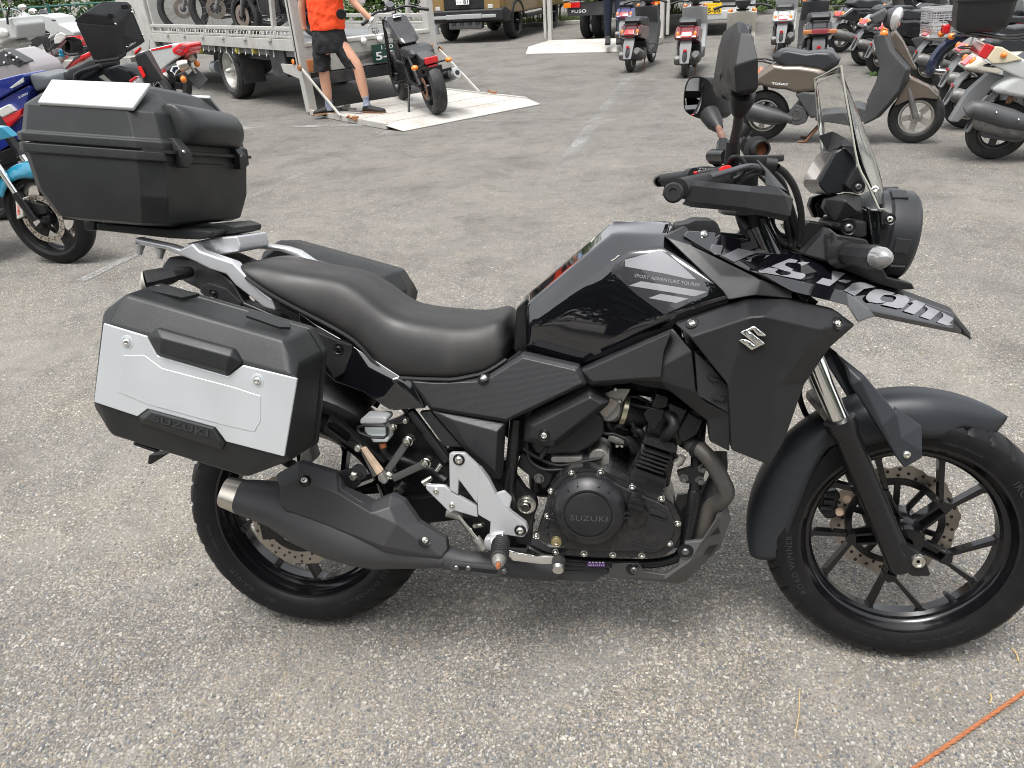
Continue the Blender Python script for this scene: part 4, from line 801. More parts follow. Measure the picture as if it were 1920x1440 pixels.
shv = [(470, 672, -.232), (590, 606, -.205), (775, 660, -.205), (805, 738, -.222), (960, 806, -.222), (1050, 768, -.21), (1115, 800, -.21), (1190, 908, -.212), (1325, 990, -.205), (1332, 1040, -.205), (1300, 1132, -.2), (1010, 1095, -.222), (930, 1112, -.215), (560, 892, -.238), (495, 826, -.25), (490, 725, -.25), (585, 690, -.256), (785, 760, -.258), (950, 860, -.26), (1075, 915, -.258), (1010, 1025, -.262), (1040, 830, -.245), (1300, 1080, -.215)]
shf = [(0, 1, 16, 15), (1, 2, 17, 16), (2, 3, 17), (3, 4, 18, 17), (4, 5, 21, 18), (5, 6, 21), (6, 7, 19, 21), (21, 19, 18), (7, 8, 9, 22, 19), (19, 22, 20), (18, 19, 20), (17, 18, 20), (16, 17, 20, 14), (15, 16, 14), (14, 20, 11, 13), (11, 20, 22, 10), (13, 11, 12)]
shield = skin('heat_shield', C, shv, shf, .02, 'muffler_grey', muf, bevel=.0028, both=False)
shield.parent = muf; SH = Surf(shield)
for u, v in ((615, 697), (1218, 994)): bolt(SH, *C.px(u, v), .0085, 'shield_bolt', muf, 'bolt_steel', boss=.0135)
slab('muffler_bracket', C, [(780, 655), (850, 640), (905, 670), (890, 720), (860, 745), (800, 730)], -.2, .012, 'matte_plastic', muf, bevel=.003)
MB().lathe([(.00005, .008), (.008, .008), (.0095, .004), (.012, 0), (.012, -.006)], C(862, 675, -.2), (0, -1, 0), 6).build('bracket_bolt', 'bolt_steel', muf)
MB().tube([C(885, 650, -.16), C(890, 655, -.195)], .017, 12).build('bracket_bush', 'rubber', muf)
rod('exhaust_midpipe', [C(1290, 1065, -.185), C(1400, 1100, -.18), D(560, 1275, -.17), D(760, 1290, -.14), D(980, 1305, -.1)], [.028, .026, .026, .028, .03], 'muffler_grey', muf, 16, sub=3)
ln = MB().prism(flat(D, [(385, 1272), (405, 1268), (690, 1300), (715, 1315), (712, 1330), (660, 1358), (640, 1360), (395, 1320), (372, 1300)], -.215), (0, .012, 0)).build('exhaust_cover', 'muffler_grey', muf, bevel=.005)
MB().prism(flat(D, [(400, 1288), (640, 1315), (655, 1325), (635, 1336), (405, 1308), (392, 1298)], -.2165), (0, .004, 0)).build('cover_slot', 'satin_black', ln, bevel=.001)
for u, v in ((415, 1300), (485, 1302), (690, 1320)): MB().lathe([(.00005, .003), (.004, .004), (.006, .002), (.0065, -.004)], D(u, v, -.217), (0, -1, 0), 12).build('cover_screw', 'bolt_dark', ln)
slab('collector_box', E, [(-60, 1275), (80, 1290), (300, 1270), (600, 1280), (620, 1330), (560, 1352), (520, 1385), (250, 1370), (150, 1325), (-60, 1320)], -.1, .2, 'muffler_grey', bevel=.01)
hp = [E(1120, 510, -.09), E(1180, 545, -.11), E(1250, 620, -.125), (E(1315, 735, -.125)), E(1345, 815, -.12), E(1310, 868, -.105), E(1245, 915, -.09), E(1205, 1020, -.085), E(1165, 1120, -.08)]
rod('header_pipe', hp, .0185, 'pipe_grey', sub=5, n=16)
rod('header_pipe', [E(1300, 560, .02), E(1300, 680, .0), E(1250, 800, -.02), E(1215, 950, -.04), E(1170, 1120, -.05)], .0185, 'pipe_grey', sub=5, n=16)
MB().lathe([(.019, -.006), (.0215, -.005), (.0215, .005), (.019, .006)], E(1165, 540, -.105), hp[1] - hp[0], 20).build('header_clamp', 'dark_metal', BIKE)
sp = skin('skid_plate', E, [(615, 1335, -.135), (632, 1262, -.138), (792, 1258, -.14), (832, 1312, -.14), (960, 1332, -.14), (1040, 1280, -.14), (1085, 1128, -.14), (1192, 1118, -.14), (1200, 1112, -.138), (1300, 960, -.115), (1350, 880, -.1), (1374, 985, -.095), (1312, 1155, -.09), (1095, 1372, -.09), (1040, 1388, -.095), (640, 1348, -.12), (1115, 1250, -.146), (960, 1362, -.142)],
     [(0, 1, 2, 3, 15), (3, 4, 17, 15), (4, 5, 16, 17), (5, 6, 7, 16), (7, 8, 9, 12, 16), (9, 10, 11, 12), (16, 12, 13), (16, 13, 14, 17), (17, 14, 15)], .012, 'skid_grey', bevel=.002, both=True)
SSP = Surf(sp)
for q in ([(1240, 1088), (1290, 1032), (1308, 1066)], [(1204, 1202), (1232, 1152), (1292, 1140), (1242, 1214)]): project(SSP, [[E.px(*p) for p in q]], .001).build('skid_hole_shade', 'satin_black', sp)  # dark triangles laid on the plate stand for shade in its holes
for u, v in ((1088, 1185), (765, 1298)): bolt(SSP, *E.px(u, v), .009, 'skid_bolt', sp, 'bolt_dark', boss=.016)
slab('radiator', PX, [(1290, 660), (1480, 640), (1500, 700), (1440, 850), (1370, 840), (1340, 760)], -.13, .26, 'satin_black', bevel=.006)
lab = MB().prism(flat(E, [(472, 1248), (586, 1255), (585, 1283), (471, 1280)], -.1325), (0, .002, 0)).build('purple_sticker', 'purple_label', BIKE)
mb = MB()
for k in range(5): u = 482 + 21 * k; mb.prism(flat(E, [(u, 1250), (u + 12, 1251), (u + 12, 1259), (u, 1258)], -.1332), (0, .0004, 0))
for k in range(8): u = 480 + 13 * k; mb.prism(flat(E, [(u, 1268), (u + 8, 1268.5), (u + 8, 1273), (u, 1272.5)], -.1332), (0, .0004, 0))
mb.build('sticker_print', 'white_print', lab)
# rider foot rest
hb = MB()
hb.prism(flat(D, [(372, 648), (392, 640), (462, 642), (548, 722), (556, 830), (536, 940), (430, 800), (425, 885), (375, 858)], -.205), (0, .014, 0))
hb.prism(flat(D, [(235, 825), (350, 830), (375, 855), (430, 890), (535, 950), (540, 1015), (400, 975), (380, 990), (240, 852)], -.203), (0, .014, 0))
hb.prism(flat(D, [(546, 722), (600, 792), (660, 915), (735, 990), (815, 1050), (828, 1090), (800, 1130), (700, 1115), (630, 1150), (600, 1170), (610, 1040), (540, 1000), (536, 930)], -.211), (0, .02, 0))
hb.prism(flat(D, [(645, 872), (690, 858), (735, 900), (718, 978), (662, 915)], -.198), (0, .01, 0))
hng = hb.build('footrest_bracket', 'silver_paint', BIKE, bevel=.004, seg=2)
SHN = Surf(hng)
for u, v, r in ((430, 680, .0095), (298, 858, .007), (390, 940, .007), (782, 1086, .009)): bolt(SHN, *D.px(u, v), r, 'footrest_bolt', hng, 'bolt_steel', boss=.0125 if r > .008 else None)
pg = [D(672, 1150, -.215), D(668, 1190, -.25), D(660, 1255, -.30)]
peg = MB().tube(pg, [.019, .0185, .018], 18).build('footpeg', 'peg_rubber', hng, sm=40)
mb = MB(); ax = (pg[2] - pg[0]).normalized()
for k in range(9): mb.lathe([(.0178, -.0016), (.0205, -.001), (.0205, .001), (.0178, .0016)], pg[0].lerp(pg[2], .08 + .1 * k), ax, 18)
mb.build('peg_ribs', 'rubber', hng)
MB().tube([pg[2], pg[2] + ax * .012, pg[2] + ax * .02], [.015, .013, .008], 12).build('peg_end', 'cast_alu', hng)
MB().tube([pg[2] + ax * .02, pg[2] + ax * .034], [.005, .004], 8).build('peg_feeler', 'copper_rust', hng)
MB().tube([D(620, 1150, -.2), D(650, 1155, -.215), D(700, 1140, -.215)], [.02, .022, .018], 14).build('peg_clevis', 'silver_paint', hng)
# rear brake pedal and pushrod
ped = MB().prism(flat(D, [(690, 1195), (760, 1215), (880, 1235), (1000, 1235), (1030, 1240), (1042, 1262), (1020, 1282), (900, 1282), (740, 1262), (700, 1230)], -.19), (0, .012, 0)).build('brake_pedal', 'chrome', BIKE, bevel=.003)
MB().tube([D(1000, 1262, -.19), D(1000, 1300, -.225)], .0145, 14).build('pedal_pad', 'peg_rubber', ped)
MB().tube([D(1000, 1300, -.225), D(999, 1315, -.232)], [.014, .012], 14).build('pedal_end', 'bolt_steel', ped)
MB().lathe([(.00005, .001), (.007, .001)], D(985, 1248, -.1905), (0, -1, 0), 12).build('pedal_rust', 'copper_rust', ped)
rod('brake_pushrod', [D(425, 1000, -.2), D(540, 1140, -.2)], .0045, 'bolt_steel')
rod('pushrod_clevis', [D(530, 1130, -.2), D(575, 1190, -.2)], .0095, 'cast_alu', n=8)
rod('master_cylinder', [D(360, 980, -.17), D(400, 990, -.17), D(440, 1010, -.18)], [.012, .012, .009], 'cast_alu', n=12)
rod('brake_banjo', [D(225, 815, -.17), D(275, 780, -.165)], [.009, .006], 'bolt_steel', n=10)
rod('pedal_spring', [D(520, 1060, -.18), D(570, 1050, -.19)], .0065, 'bolt_steel', n=10)
# passenger foot rest group
br = MB()
for pts in ([(500, 505), (545, 530), (640, 590), (690, 640), (830, 770), (880, 830), (1170, 1060), (1130, 1085), (900, 900), (860, 870), (760, 800), (750, 740), (640, 650), (540, 590), (480, 600)],
            [(480, 600), (470, 650), (690, 820), (760, 800), (870, 860), (800, 930), (740, 890), (420, 700), (440, 640)]):
    br.prism(flat(W64, pts, -.17), (0, .016, 0))
brk = br.build('passenger_bracket', 'satin_black', BIKE, bevel=.004)
MB().lathe([(.00005, .008), (.006, .009), (.009, .005), (.0095, -.004)], W64(848, 895, -.175), (0, -1, 0), 16).build('bracket_bolt', 'bolt_steel', brk)
for a, b in (((1435, 820), (1195, 1170)), ((1650, 1080), (1255, 1265))):
    st = MB().bar(W64(*a, -.168), W64(*b, -.178), .017, .009, (0, 1, 0)).build('stay_arm', 'polished_black', BIKE, bevel=.003)
    MB().lathe([(.00005, .006), (.007, .008), (.0095, .004), (.01, 0), (.0115, -.001), (.012, -.02)], W64(*a, -.18), (0, -1, 0), 18).build('stay_bolt', 'bolt_steel', st)
MB().lathe([(.00005, .006), (.005, .008), (.008, .004), (.012, -.001), (.014, -.03)], W64(1205, 1228, -.18), (0, -1, 0), 16).build('stay_bolt', 'bolt_steel', BIKE)
MB().lathe([(.00005, .006), (.008, .008), (.0095, .004), (.0105, -.001), (.012, -.005), (.0125, -.03)], W64(1320, 1415, -.17), (0, -1, 0), 16).build('stay_bolt', 'bolt_steel', BIKE)
pp = MB().prism([W64(870, 910, -.185), W64(905, 905, -.19), W64(1125, 1190, -.2), W64(1060, 1230, -.2)], (0, .02, 0)).build('passenger_peg', 'peg_pad', BIKE, bevel=.003)
MB().prism([W64(865, 930, -.18), W64(890, 960, -.185), W64(1060, 1235, -.198), W64(1020, 1255, -.19)], (0, .02, 0)).build('peg_side', 'cast_alu', pp, bevel=.002)
MB().prism([W64(1070, 1225, -.2), W64(1125, 1190, -.2), W64(1195, 1305, -.2), W64(1150, 1345, -.2), W64(1075, 1290, -.2)], (0, .025, 0)).build('peg_joint', 'cast_alu', pp, bevel=.004)
# brake fluid reservoir
rs = MB().prism(flat(W64, [(910, 625), (1185, 625), (1185, 760), (1215, 780), (1190, 830), (1020, 835), (990, 780), (920, 700)], -.16), (0, .04, 0)).build('brake_reservoir', 'translucent_white', BIKE, bevel=.005)
MB().prism(flat(W64, [(862, 560), (905, 522), (1130, 520), (1185, 540), (1182, 590), (1130, 610), (865, 610)], -.168), (0, .05, 0)).build('reservoir_cap', 'silver_paint', rs, bevel=.003)
MB().tube([W64(840, 650, -.168), W64(900, 628, -.172), W64(1150, 630, -.172), W64(1185, 640, -.17), W64(1190, 740, -.17), W64(1150, 772, -.172), W64(1000, 765, -.172), W64(860, 715, -.17), W64(840, 680, -.168), W64(840, 650, -.168)], .0035, 8).build('reservoir_guard', 'rubber', rs)
MB().prism(flat(W64, [(1200, 640), (1250, 610), (1305, 630), (1300, 670), (1240, 720), (1200, 730)], -.165), (0, .005, 0)).build('reservoir_ear', 'cast_alu', rs, bevel=.001)
MB().bar(W64(1220, 600, -.155), W64(1420, 540, -.14), .014, .012).build('reservoir_stay', 'satin_black', rs, bevel=.002)
for u, v in ((1262, 652), (1412, 572)): MB().lathe([(.00005, .005), (.005, .006), (.0065, .003), (.007, -.006)], W64(u, v, -.166 if u < 1300 else -.15), (0, -1, 0), 14).build('reservoir_screw', 'bolt_steel', rs)
MB().tube([W64(1130, 840, -.15), W64(1145, 890, -.15)], .0085, 10).build('hose_clip', 'copper_rust', rs)
rod('reservoir_hose', [W64(1145, 880, -.15), W64(1160, 960, -.148), W64(1220, 1010, -.14), W64(1330, 1020, -.13), W64(1500, 1080, -.13), W64(1700, 1150, -.135), W64(1900, 1290, -.15)], .0085, 'rubber', sub=5)
rod('banjo_bolt', [W64(1780, 1170, -.155), W64(1840, 1090, -.15)], .006, 'bolt_steel', n=8)
# side stand (left, carries the weight)
sd = LM.transposed()
stp = [V((.55, .13, .24)), V((.50, .22, .13)), None]; ft = sd @ V((.46, .33, .012)); stp[2] = ft
stn = MB().tube(stp, [.014, .012, .011], 12).build('side_stand', 'satin_black', BIKE)
MB().prism([sd @ V((.46 + a, .33 + b, .002)) for a, b in ((-.04, -.02), (.03, -.025), (.04, .02), (-.03, .025))], sd @ V((0, 0, .01))).build('stand_foot', 'satin_black', stn, bevel=.002)
MB().box((.7, .14, .42), (.3, .09, .22)).build('generator_cover', 'engine_black', BIKE, bevel=.03, seg=4)
MB().tube([V((.52, .118, .37)), V((.0, .118, .33))], .012, 8).build('chain_run', 'dark_metal', BIKE)
# ------------------------------------------------------------------ motorcycle: luggage
def case_ring(pts, Y, k=1.0, ctr=None):
    q = flat(B, pts, Y)
    return q
r0 = flat(B, [(98, 556), (150, 571), (1140, 853), (1195, 868), (1118, 1312), (1060, 1297), (110, 1025), (45, 1003)], -.432)
r1 = flat(B, [(102, 488), (225, 393), (1120, 650), (1205, 792), (1160, 1330), (900, 1428), (140, 1190), (47, 1020)], -.405)
def grow(ring, Y, k):
    c = sum(ring, V()) / len(ring); return [V((c.x + (p.x - c.x) * k, Y, c.z + (p.z - c.z) * k)) for p in ring]
case = MB().loft([r0, r1, grow(r1, -.305, 1.03)]).build('side_case', 'case_plastic', BIKE, bevel=.008, seg=3, bang=12)
MB().loft([grow(r1, -.302, 1.035), grow(r1, -.286, 1.035), grow(r1, -.235, .93)]).build('case_base', 'case_plastic', case, bevel=.006)
MB().loft([grow(r1, -.306, 1.0), grow(r1, -.30, 1.0)]).build('case_seal', 'rubber', case)
lef = mirrored(case); lef.parent = BIKE; lef.location = (0, 0, .045)
for ch in list(case.children):
    c2 = mirrored(ch); c2.parent = lef
plate = MB().prism(flat(B, [(100, 558), (345, 632), (405, 740), (800, 855), (885, 795), (1192, 870), (1118, 1310), (790, 1225), (730, 1145), (350, 1042), (292, 1084), (46, 1002)], -.436), (0, .006, 0)).build('alu_plate', 'brushed_alu', case, bevel=.0025, seg=2)
MB().shell(T(B, [(345, 632, -.437), (400, 585, -.437), (830, 705, -.437), (880, 780, -.437), (800, 855, -.437), (405, 740, -.437), (425, 640, -.449), (815, 745, -.449), (790, 825, -.449), (415, 722, -.449)]),
    [(0, 1, 6), (1, 2, 7, 6), (2, 3, 7), (3, 4, 8, 7), (4, 5, 9, 8), (5, 0, 6, 9), (6, 7, 8, 9)], (0, .012, 0)).build('case_grip', 'case_plastic', case, bevel=.003, bang=10)
low = MB().shell(T(B, [(298, 1085, -.437), (355, 1042, -.437), (725, 1145, -.437), (785, 1235, -.437), (765, 1272, -.43), (310, 1120, -.43), (372, 1060, -.446), (712, 1152, -.446), (750, 1225, -.446), (330, 1100, -.446)]),
    [(0, 1, 6, 9), (1, 2, 7, 6), (2, 3, 8, 7), (3, 4, 8), (4, 5, 9, 8), (5, 0, 9), (6, 7, 8, 9)], (0, .012, 0)).build('case_name_plate', 'case_plastic', case, bevel=.002, bang=10)
text_obj('case_lettering', 'SUZUKI', B(380, 1108, -.4462), B(690, 1198, -.4462), B(383, 1068, -.4462), 'raised_letters', case, .0012, .015, 1.05)
MB().prism(flat(B, [(215, 738), (330, 738), (430, 812), (830, 918), (985, 968), (985, 1110), (950, 1170), (760, 1128), (720, 1116), (345, 1014), (180, 945)], -.4371), (0, .002, 0)).build('plate_emboss', 'brushed_alu', case, bevel=.001, seg=3)
SP = Surf(plate)
for u, v in ((234, 664), (968, 880)):
    q, n = SP.hit(*B.px(u, v)); MB().lathe([(.0075, -.002), (.0085, .0012), (.013, .0005), (.0135, -.001)], q, n, 24).build('plate_dimple', 'brushed_alu', case)
    bolt(SP, *B.px(u, v), .0075, 'plate_bolt', case, 'chrome')
MB().shell(T(B, [(360, 372, -.35), (545, 412, -.36), (620, 395, -.335), (640, 388, -.33), (430, 340, -.33)]), [(0, 1, 2, 3, 4)], (0, .003, -.006)).build('case_rib', 'case_plastic', case, bevel=.001)
MB().shell(T(B, [(900, 512, -.37), (925, 480, -.345), (1150, 555, -.345), (1150, 580, -.365), (1090, 578, -.372)]), [(0, 1, 2, 3, 4)], (0, .003, -.006)).build('case_rib', 'case_plastic', case, bevel=.001)
MB().prism(flat(B, [(265, 1228), (410, 1275), (395, 1290), (268, 1245)], -.36), (0, .06, 0)).build('case_foot', 'case_plastic', case, bevel=.003)
MB().prism(flat(B, [(355, 1300), (460, 1295), (365, 1355), (348, 1350)], -.33), (0, .03, 0)).build('case_hook', 'case_plastic', case, bevel=.003)
# top case: rings stacked up, tilted nose-down with its rack
def tc_ring(xr, xf, w, h, c1=.028, c2=.045):
    def pt(x, y): return V((x, y, 1.2135 - .095 * (x + .471) + h))
    return [pt(xr, -w + c1 * .8), pt(xr + c1, -w), pt(xf - c2, -w), pt(xf, -w + c2 * .6), pt(xf, w - c2 * .6), pt(xf - c2, w), pt(xr + c1, w), pt(xr, w - c1 * .8)]
tc = MB().loft([tc_ring(-.425, -.20, .16, -.160), tc_ring(-.448, -.188, .188, -.152), tc_ring(-.474, -.172, .203, -.095), tc_ring(-.484, -.166, .207, -.023), tc_ring(-.492, -.161, .212, -.021), tc_ring(-.492, -.161, .212, -.002)]).build('top_case', 'case_plastic', BIKE, bevel=.006, seg=3, bang=14)
lid = MB().loft([tc_ring(-.492, -.161, .212, .001), tc_ring(-.492, -.161, .212, .019), tc_ring(-.484, -.167, .206, .022), tc_ring(-.474, -.178, .198, .077), tc_ring(-.45, -.22, .118, .128), tc_ring(-.43, -.24, .09, .136)]).build('case_lid', 'case_plastic', tc, bevel=.006, seg=3, bang=14)
MB().loft([tc_ring(-.47, -.15, .205, -.004), tc_ring(-.47, -.15, .205, .003)]).build('case_seal', 'rubber', tc)
for sy in (1, -1):
    q = [V((p.x, p.y * sy, p.z)) for p in (A(268, 282, -.2), A(928, 322, -.2), A(1050, 152, -.118), A(365, 125, -.118))]
    n = (q[1] - q[0]).cross(q[3] - q[0]).normalized() * sy
    MB().prism([p - n * .002 for p in q], n * .009).build('white_panel', 'white_plastic', tc, bevel=.003, seg=3)
pr = []
for t, hx in ((-1, .3), (-.93, .75), (-.7, .97), (0, 1.0), (.7, .97), (.93, .75), (1, .3)):
    z0, y = 1.196, .128 * t + .012
    pr.append([V((-.18, y, z0 + .012)), V((-.18 + .035 * hx, y, z0 + .002)), V((-.18 + .062 * hx, y, z0 + .03)), V((-.18 + .056 * hx, y, z0 + .062)), V((-.18 + .03 * hx, y, z0 + .088)), V((-.2, y, z0 + .094))])
MB().loft(pr).build('backrest_pad', 'pad_vinyl', tc, sub=2, crease=(60, .3))
for y in (-.135, .115):
    z = 1.182; lt = MB().shell([(-.158, y - .016, z + .03), (-.158, y + .014, z + .03), (-.142, y + .022, z + .004), (-.140, y + .022, z - .014), (-.144, y + .012, z - .03), (-.144, y - .012, z - .03), (-.140, y - .018, z - .008), (-.142, y - .018, z + .006)], [(0, 1, 2, 7), (7, 2, 3, 6), (6, 3, 4, 5)], (-.018, 0, 0)).build('case_latch', 'case_plastic', tc, bevel=.002)
    MB().lathe([(.00005, .003), (.003, .003), (.004, 0)], (-.140, y - .013, z + .002), (1, 0, .2), 10).build('latch_pin', 'bolt_steel', tc)
bp_ = MB()
bp_.prism(flat(A, [(665, 1098), (1160, 1140), (1385, 1148), (1480, 1160), (1455, 1198), (1370, 1217), (1180, 1208), (670, 1152)], -.11), (0, .22, 0))
bp_.prism(flat(A, [(1360, 1115), (1560, 1100), (1635, 1128), (1632, 1172), (1540, 1186), (1380, 1190)], -.05), (0, .13, 0))
bp_.build('mounting_plate', 'case_plastic', BIKE, bevel=.005)
MB().prism(flat(A, [(570, 1085), (658, 1092), (655, 1155), (590, 1158)], -.1), (0, .03, 0)).build('plate_foot', 'case_plastic', BIKE, bevel=.004)

# ------------------------------------------------------------------ motorcycle: cockpit
hgd = skin('hand_guard', MC, [(440, 732, -.425), (1185, 806, -.385), (1470, 800, -.36), (1676, 955, -.33), (440, 792, -.44), (1150, 872, -.405), (1575, 920, -.355), (400, 985, -.44), (1130, 1062, -.405), (1640, 1160, -.34), (370, 1020, -.42), (480, 1055, -.41), (1120, 1110, -.38), (1560, 1218, -.335)],
     [(0, 1, 5, 4), (1, 2, 6, 5), (2, 3, 6), (4, 5, 8, 7), (5, 6, 9, 8), (6, 3, 9), (7, 8, 12, 11), (7, 11, 10), (8, 9, 13, 12)], .006, 'matte_plastic', bevel=.003)
skin('guard_strut', MC, [(1240, 505, -.30), (1264, 498, -.30), (1378, 605, -.31), (1610, 870, -.34), (1480, 806, -.358), (1345, 796, -.362), (1350, 640, -.335)], [(0, 1, 2, 6), (2, 3, 4, 5, 6)], .008, 'matte_plastic', bevel=.003)
be = MC(262, 882, -.475)
MB().lathe([(.00005, .001), (.006, .001), (.0065, .003), (.013, .003), (.0155, -.001), (.016, -.014), (.013, -.03), (.0125, -.05)], be, (-.12, -1, .05), 24).build('bar_end', 'rubber', BIKE, sm=40)
MB().lathe([(.00005, .001), (.006, .001), (.0065, .003), (.013, .003), (.0155, -.001), (.016, -.014), (.013, -.03)], MC(98, 745, .46), (-.05, 1, .05), 24).build('bar_end', 'rubber', BIKE, sm=40)
ri_, ro_ = MC(880, 715, -.29), MC(330, 840, -.44); li_, lo_ = MC(520, 690, .30), MC(110, 745, .455)
for a, b in ((ro_, ri_), (lo_, li_)):
    g = MB().tube([a, a.lerp(b, .8), a.lerp(b, .84), b], [.0165, .0165, .021, .021], 18).build('grip', 'rubber', BIKE, sm=30)
    mb = MB(); d = (b - a).normalized()
    for k in range(7): mb.lathe([(.0163, -.007), (.0169, -.006), (.0169, .006), (.0163, .007)], a.lerp(b, .12 + .1 * k), d, 18)
    mb.build('grip_ribs', 'rubber', g, sm=30)
bc = MC(1120, 560, 0.0); bar = MB().tube([ri_, ri_.lerp(bc, .45) + V((0, 0, .0)), bc + V((0, -.06, -.0)), bc + V((0, .06, 0)), li_.lerp(bc, .45), li_], .011, 12, sub=4).build('handlebar', 'satin_black', BIKE)
for y in (-.045, .045): MB().bar(bc + V((0, y, .018)), bc + V((.0, y, -.09)), .03, .036, (1, 0, 0)).build('bar_riser', 'satin_black', BIKE, bevel=.005)
MB().prism([bc + V((dx, y, -.10)) for dx, y in ((-.03, -.12), (.06, -.13), (.085, -.05), (.085, .05), (.06, .13), (-.03, .12), (-.05, .04), (-.05, -.04))], (0, 0, .025)).build('top_yoke', 'satin_black', BIKE, bevel=.006)
# right controls
sw_ = MB().prism(flat(MC, [(790, 640), (830, 580), (960, 560), (1010, 640), (990, 780), (900, 790), (860, 720)], -.31), (0, .055, 0)).build('switch_housing', 'matte_plastic', BIKE, bevel=.006)
MB().prism(flat(MC, [(800, 612), (850, 570), (930, 558), (968, 600), (950, 618), (880, 622), (800, 632)], -.325), (0, .03, 0)).build('kill_switch', 'red_plastic', sw_, bevel=.004)
mcyl = MB().prism(flat(MC, [(1085, 482), (1460, 480), (1475, 520), (1475, 560), (1450, 660), (1330, 690), (1090, 640)], -.26), (0, .06, 0)).build('brake_master_cylinder', 'satin_black', BIKE, bevel=.005)
MB().box(MC(1280, 488, -.23), (.075, .06, .012)).build('reservoir_lid', 'matte_plastic', mcyl, bevel=.003)
lev = MB().tube([MC(1300, 590, -.27), MC(1130, 580, -.31), MC(950, 625, -.37), MC(700, 700, -.41)], [.006, .0055, .005, .0045], 10, sub=4).build('brake_lever', 'lever_grey', BIKE)
MB().tube([MC(1340, 545, -.25), MC(1470, 560, -.25)], .015, 14).build('lever_boot', 'rubber', BIKE)
for q, r in (([(910, 540, -.3), (960, 470, -.31), (1040, 475, -.31), (1105, 560, -.31), (1080, 660, -.31), (960, 725, -.31), (890, 705, -.31)], .0042), ([(1000, 780, -.3), (1120, 690, -.29), (1330, 640, -.24), (1440, 660, -.2)], .006),
             ([(1480, 580, -.24), (1580, 660, -.22), (1690, 830, -.2), (1760, 1080, -.17), (1765, 1300, -.14), (1740, 1480, -.12)], .0065), ([(1430, 650, -.2), (1530, 760, -.19), (1600, 950, -.17), (1680, 1200, -.13), (1740, 1420, -.11)], .0075),
             ([(1440, 700, -.15), (1560, 900, -.13), (1600, 1150, -.12), (1640, 1420, -.1), (1650, 1520, -.1)], .0085), ([(1330, 1180, -.1), (1370, 1320, -.1), (1480, 1420, -.1), (1600, 1500, -.1)], .008), ([(1100, 1130, 0), (1160, 1290, -.03), (1250, 1400, -.05)], .02),
             ([(1240, 1100, -.05), (1300, 1320, -.05), (1360, 1500, -.05)], .02), ([(1420, 1150, -.05), (1440, 1280, -.06), (1520, 1380, -.08), (1640, 1400, -.09)], .0055), ([(1220, 620, .1), (1400, 800, .08), (1560, 1100, .04), (1640, 1400, .0)], .006)):
    rod('control_cable', [MC(*p) for p in q], r, 'rubber', sub=6)
mb = MB()
for k in range(5): mb.tube([MC(1530 + 14 * k, 1270 + 22 * k, -.07), MC(1560 + 10 * k, 1250 + 20 * k, -.07), MC(1570 + 9 * k, 1300 + 16 * k, -.07)], .0022, 6)
mb.build('wire_bundle', 'brass', BIKE)
# left controls
ls = MB().prism(flat(MC, [(545, 705), (560, 575), (680, 570), (800, 590), (790, 640), (700, 720)], .26), (0, .06, 0)).build('switch_housing', 'matte_plastic', BIKE, bevel=.004)
MB().prism(flat(MC, [(506, 640), (548, 628), (546, 662), (510, 668)], .258), (0, .02, 0)).build('signal_button', 'red_plastic', ls, bevel=.002)
text_obj('switch_print', '- - -', MC(575, 600, .2585), MC(650, 603, .2585), MC(575, 594, .2585), 'white_print', ls, .001)
MB().lathe([(.00005, .004), (.005, .003), (.006, 0)], MC(580, 645, .258), (0, -1, .1), 14).build('mode_button', 'decal_grey', ls)
rod('clutch_perch', [MC(720, 455, .2), MC(900, 455, .12)], .016, 'satin_black', n=14)
rod('clutch_perch', [MC(720, 490, .22), MC(900, 485, .13)], .012, 'gloss_black', n=14)
rod('mirror_mount', [MC(780, 520, .2), MC(830, 400, .24), MC(850, 300, .27)], [.014, .013, .015], 'satin_black', n=12)
# mirrors
rm = MB().shell(T(H, [(470, 52, -.36), (512, 62, -.38), (415, 300, -.36), (407, 400, -.36), (432, 432, -.37), (500, 458, -.39), (462, 440, -.40), (452, 300, -.415), (480, 120, -.40), (548, 130, -.41), (582, 260, -.42), (583, 420, -.41), (562, 442, -.40), (440, 150, -.36)]),
    [(0, 8, 7, 13), (13, 7, 2), (2, 7, 6, 3), (3, 6, 5, 4), (0, 1, 8), (1, 9, 8), (8, 9, 10, 7), (7, 10, 11, 6), (6, 11, 12, 5)], (-.012, .09, 0)).build('mirror', 'matte_plastic', BIKE, bevel=.011, seg=4, bang=10)
MB().tube([H(500, 445, -.37), H(495, 480, -.36), H(478, 550, -.34)], [.02, .02, .013], 14).build('mirror_boot', 'rubber', rm)
MB().tube([H(480, 530, -.345), H(470, 620, -.325), H(455, 690, -.31), H(448, 720, -.30)], .0085, 12, sub=3).build('mirror_stem', 'worn_black', rm)
MB().tube([H(446, 705, -.30), H(440, 800, -.29), H(436, 850, -.28)], [.012, .013, .013], 14).build('mirror_base', 'rubber', rm)
def rounded(p, k=2):
    for _ in range(k): p = [q for i in range(len(p)) for q in (p[i].lerp(p[(i + 1) % len(p)], .25), p[i].lerp(p[(i + 1) % len(p)], .75))]
    return p
mo = rounded(T(H, [(192, 372, .378), (240, 352, .374), (300, 362, .376), (338, 410, .385), (362, 530, .405), (372, 570, .412), (300, 592, .416), (250, 580, .414), (184, 550, .41), (174, 480, .398)]))
lm_ = MB().loft([mo, [p + V((.03, .02, 0)) for p in mo], [(p - mo[0]) * .8 + mo[0] + V((.055, .05, -.01)) for p in mo]]).build('mirror', 'matte_plastic', BIKE, sm=40)
mg = rounded(T(H, [(203, 376, .375), (240, 362, .372), (284, 366, .374), (291, 420, .382), (266, 545, .408), (230, 570, .412), (190, 545, .408), (183, 480, .396)]))
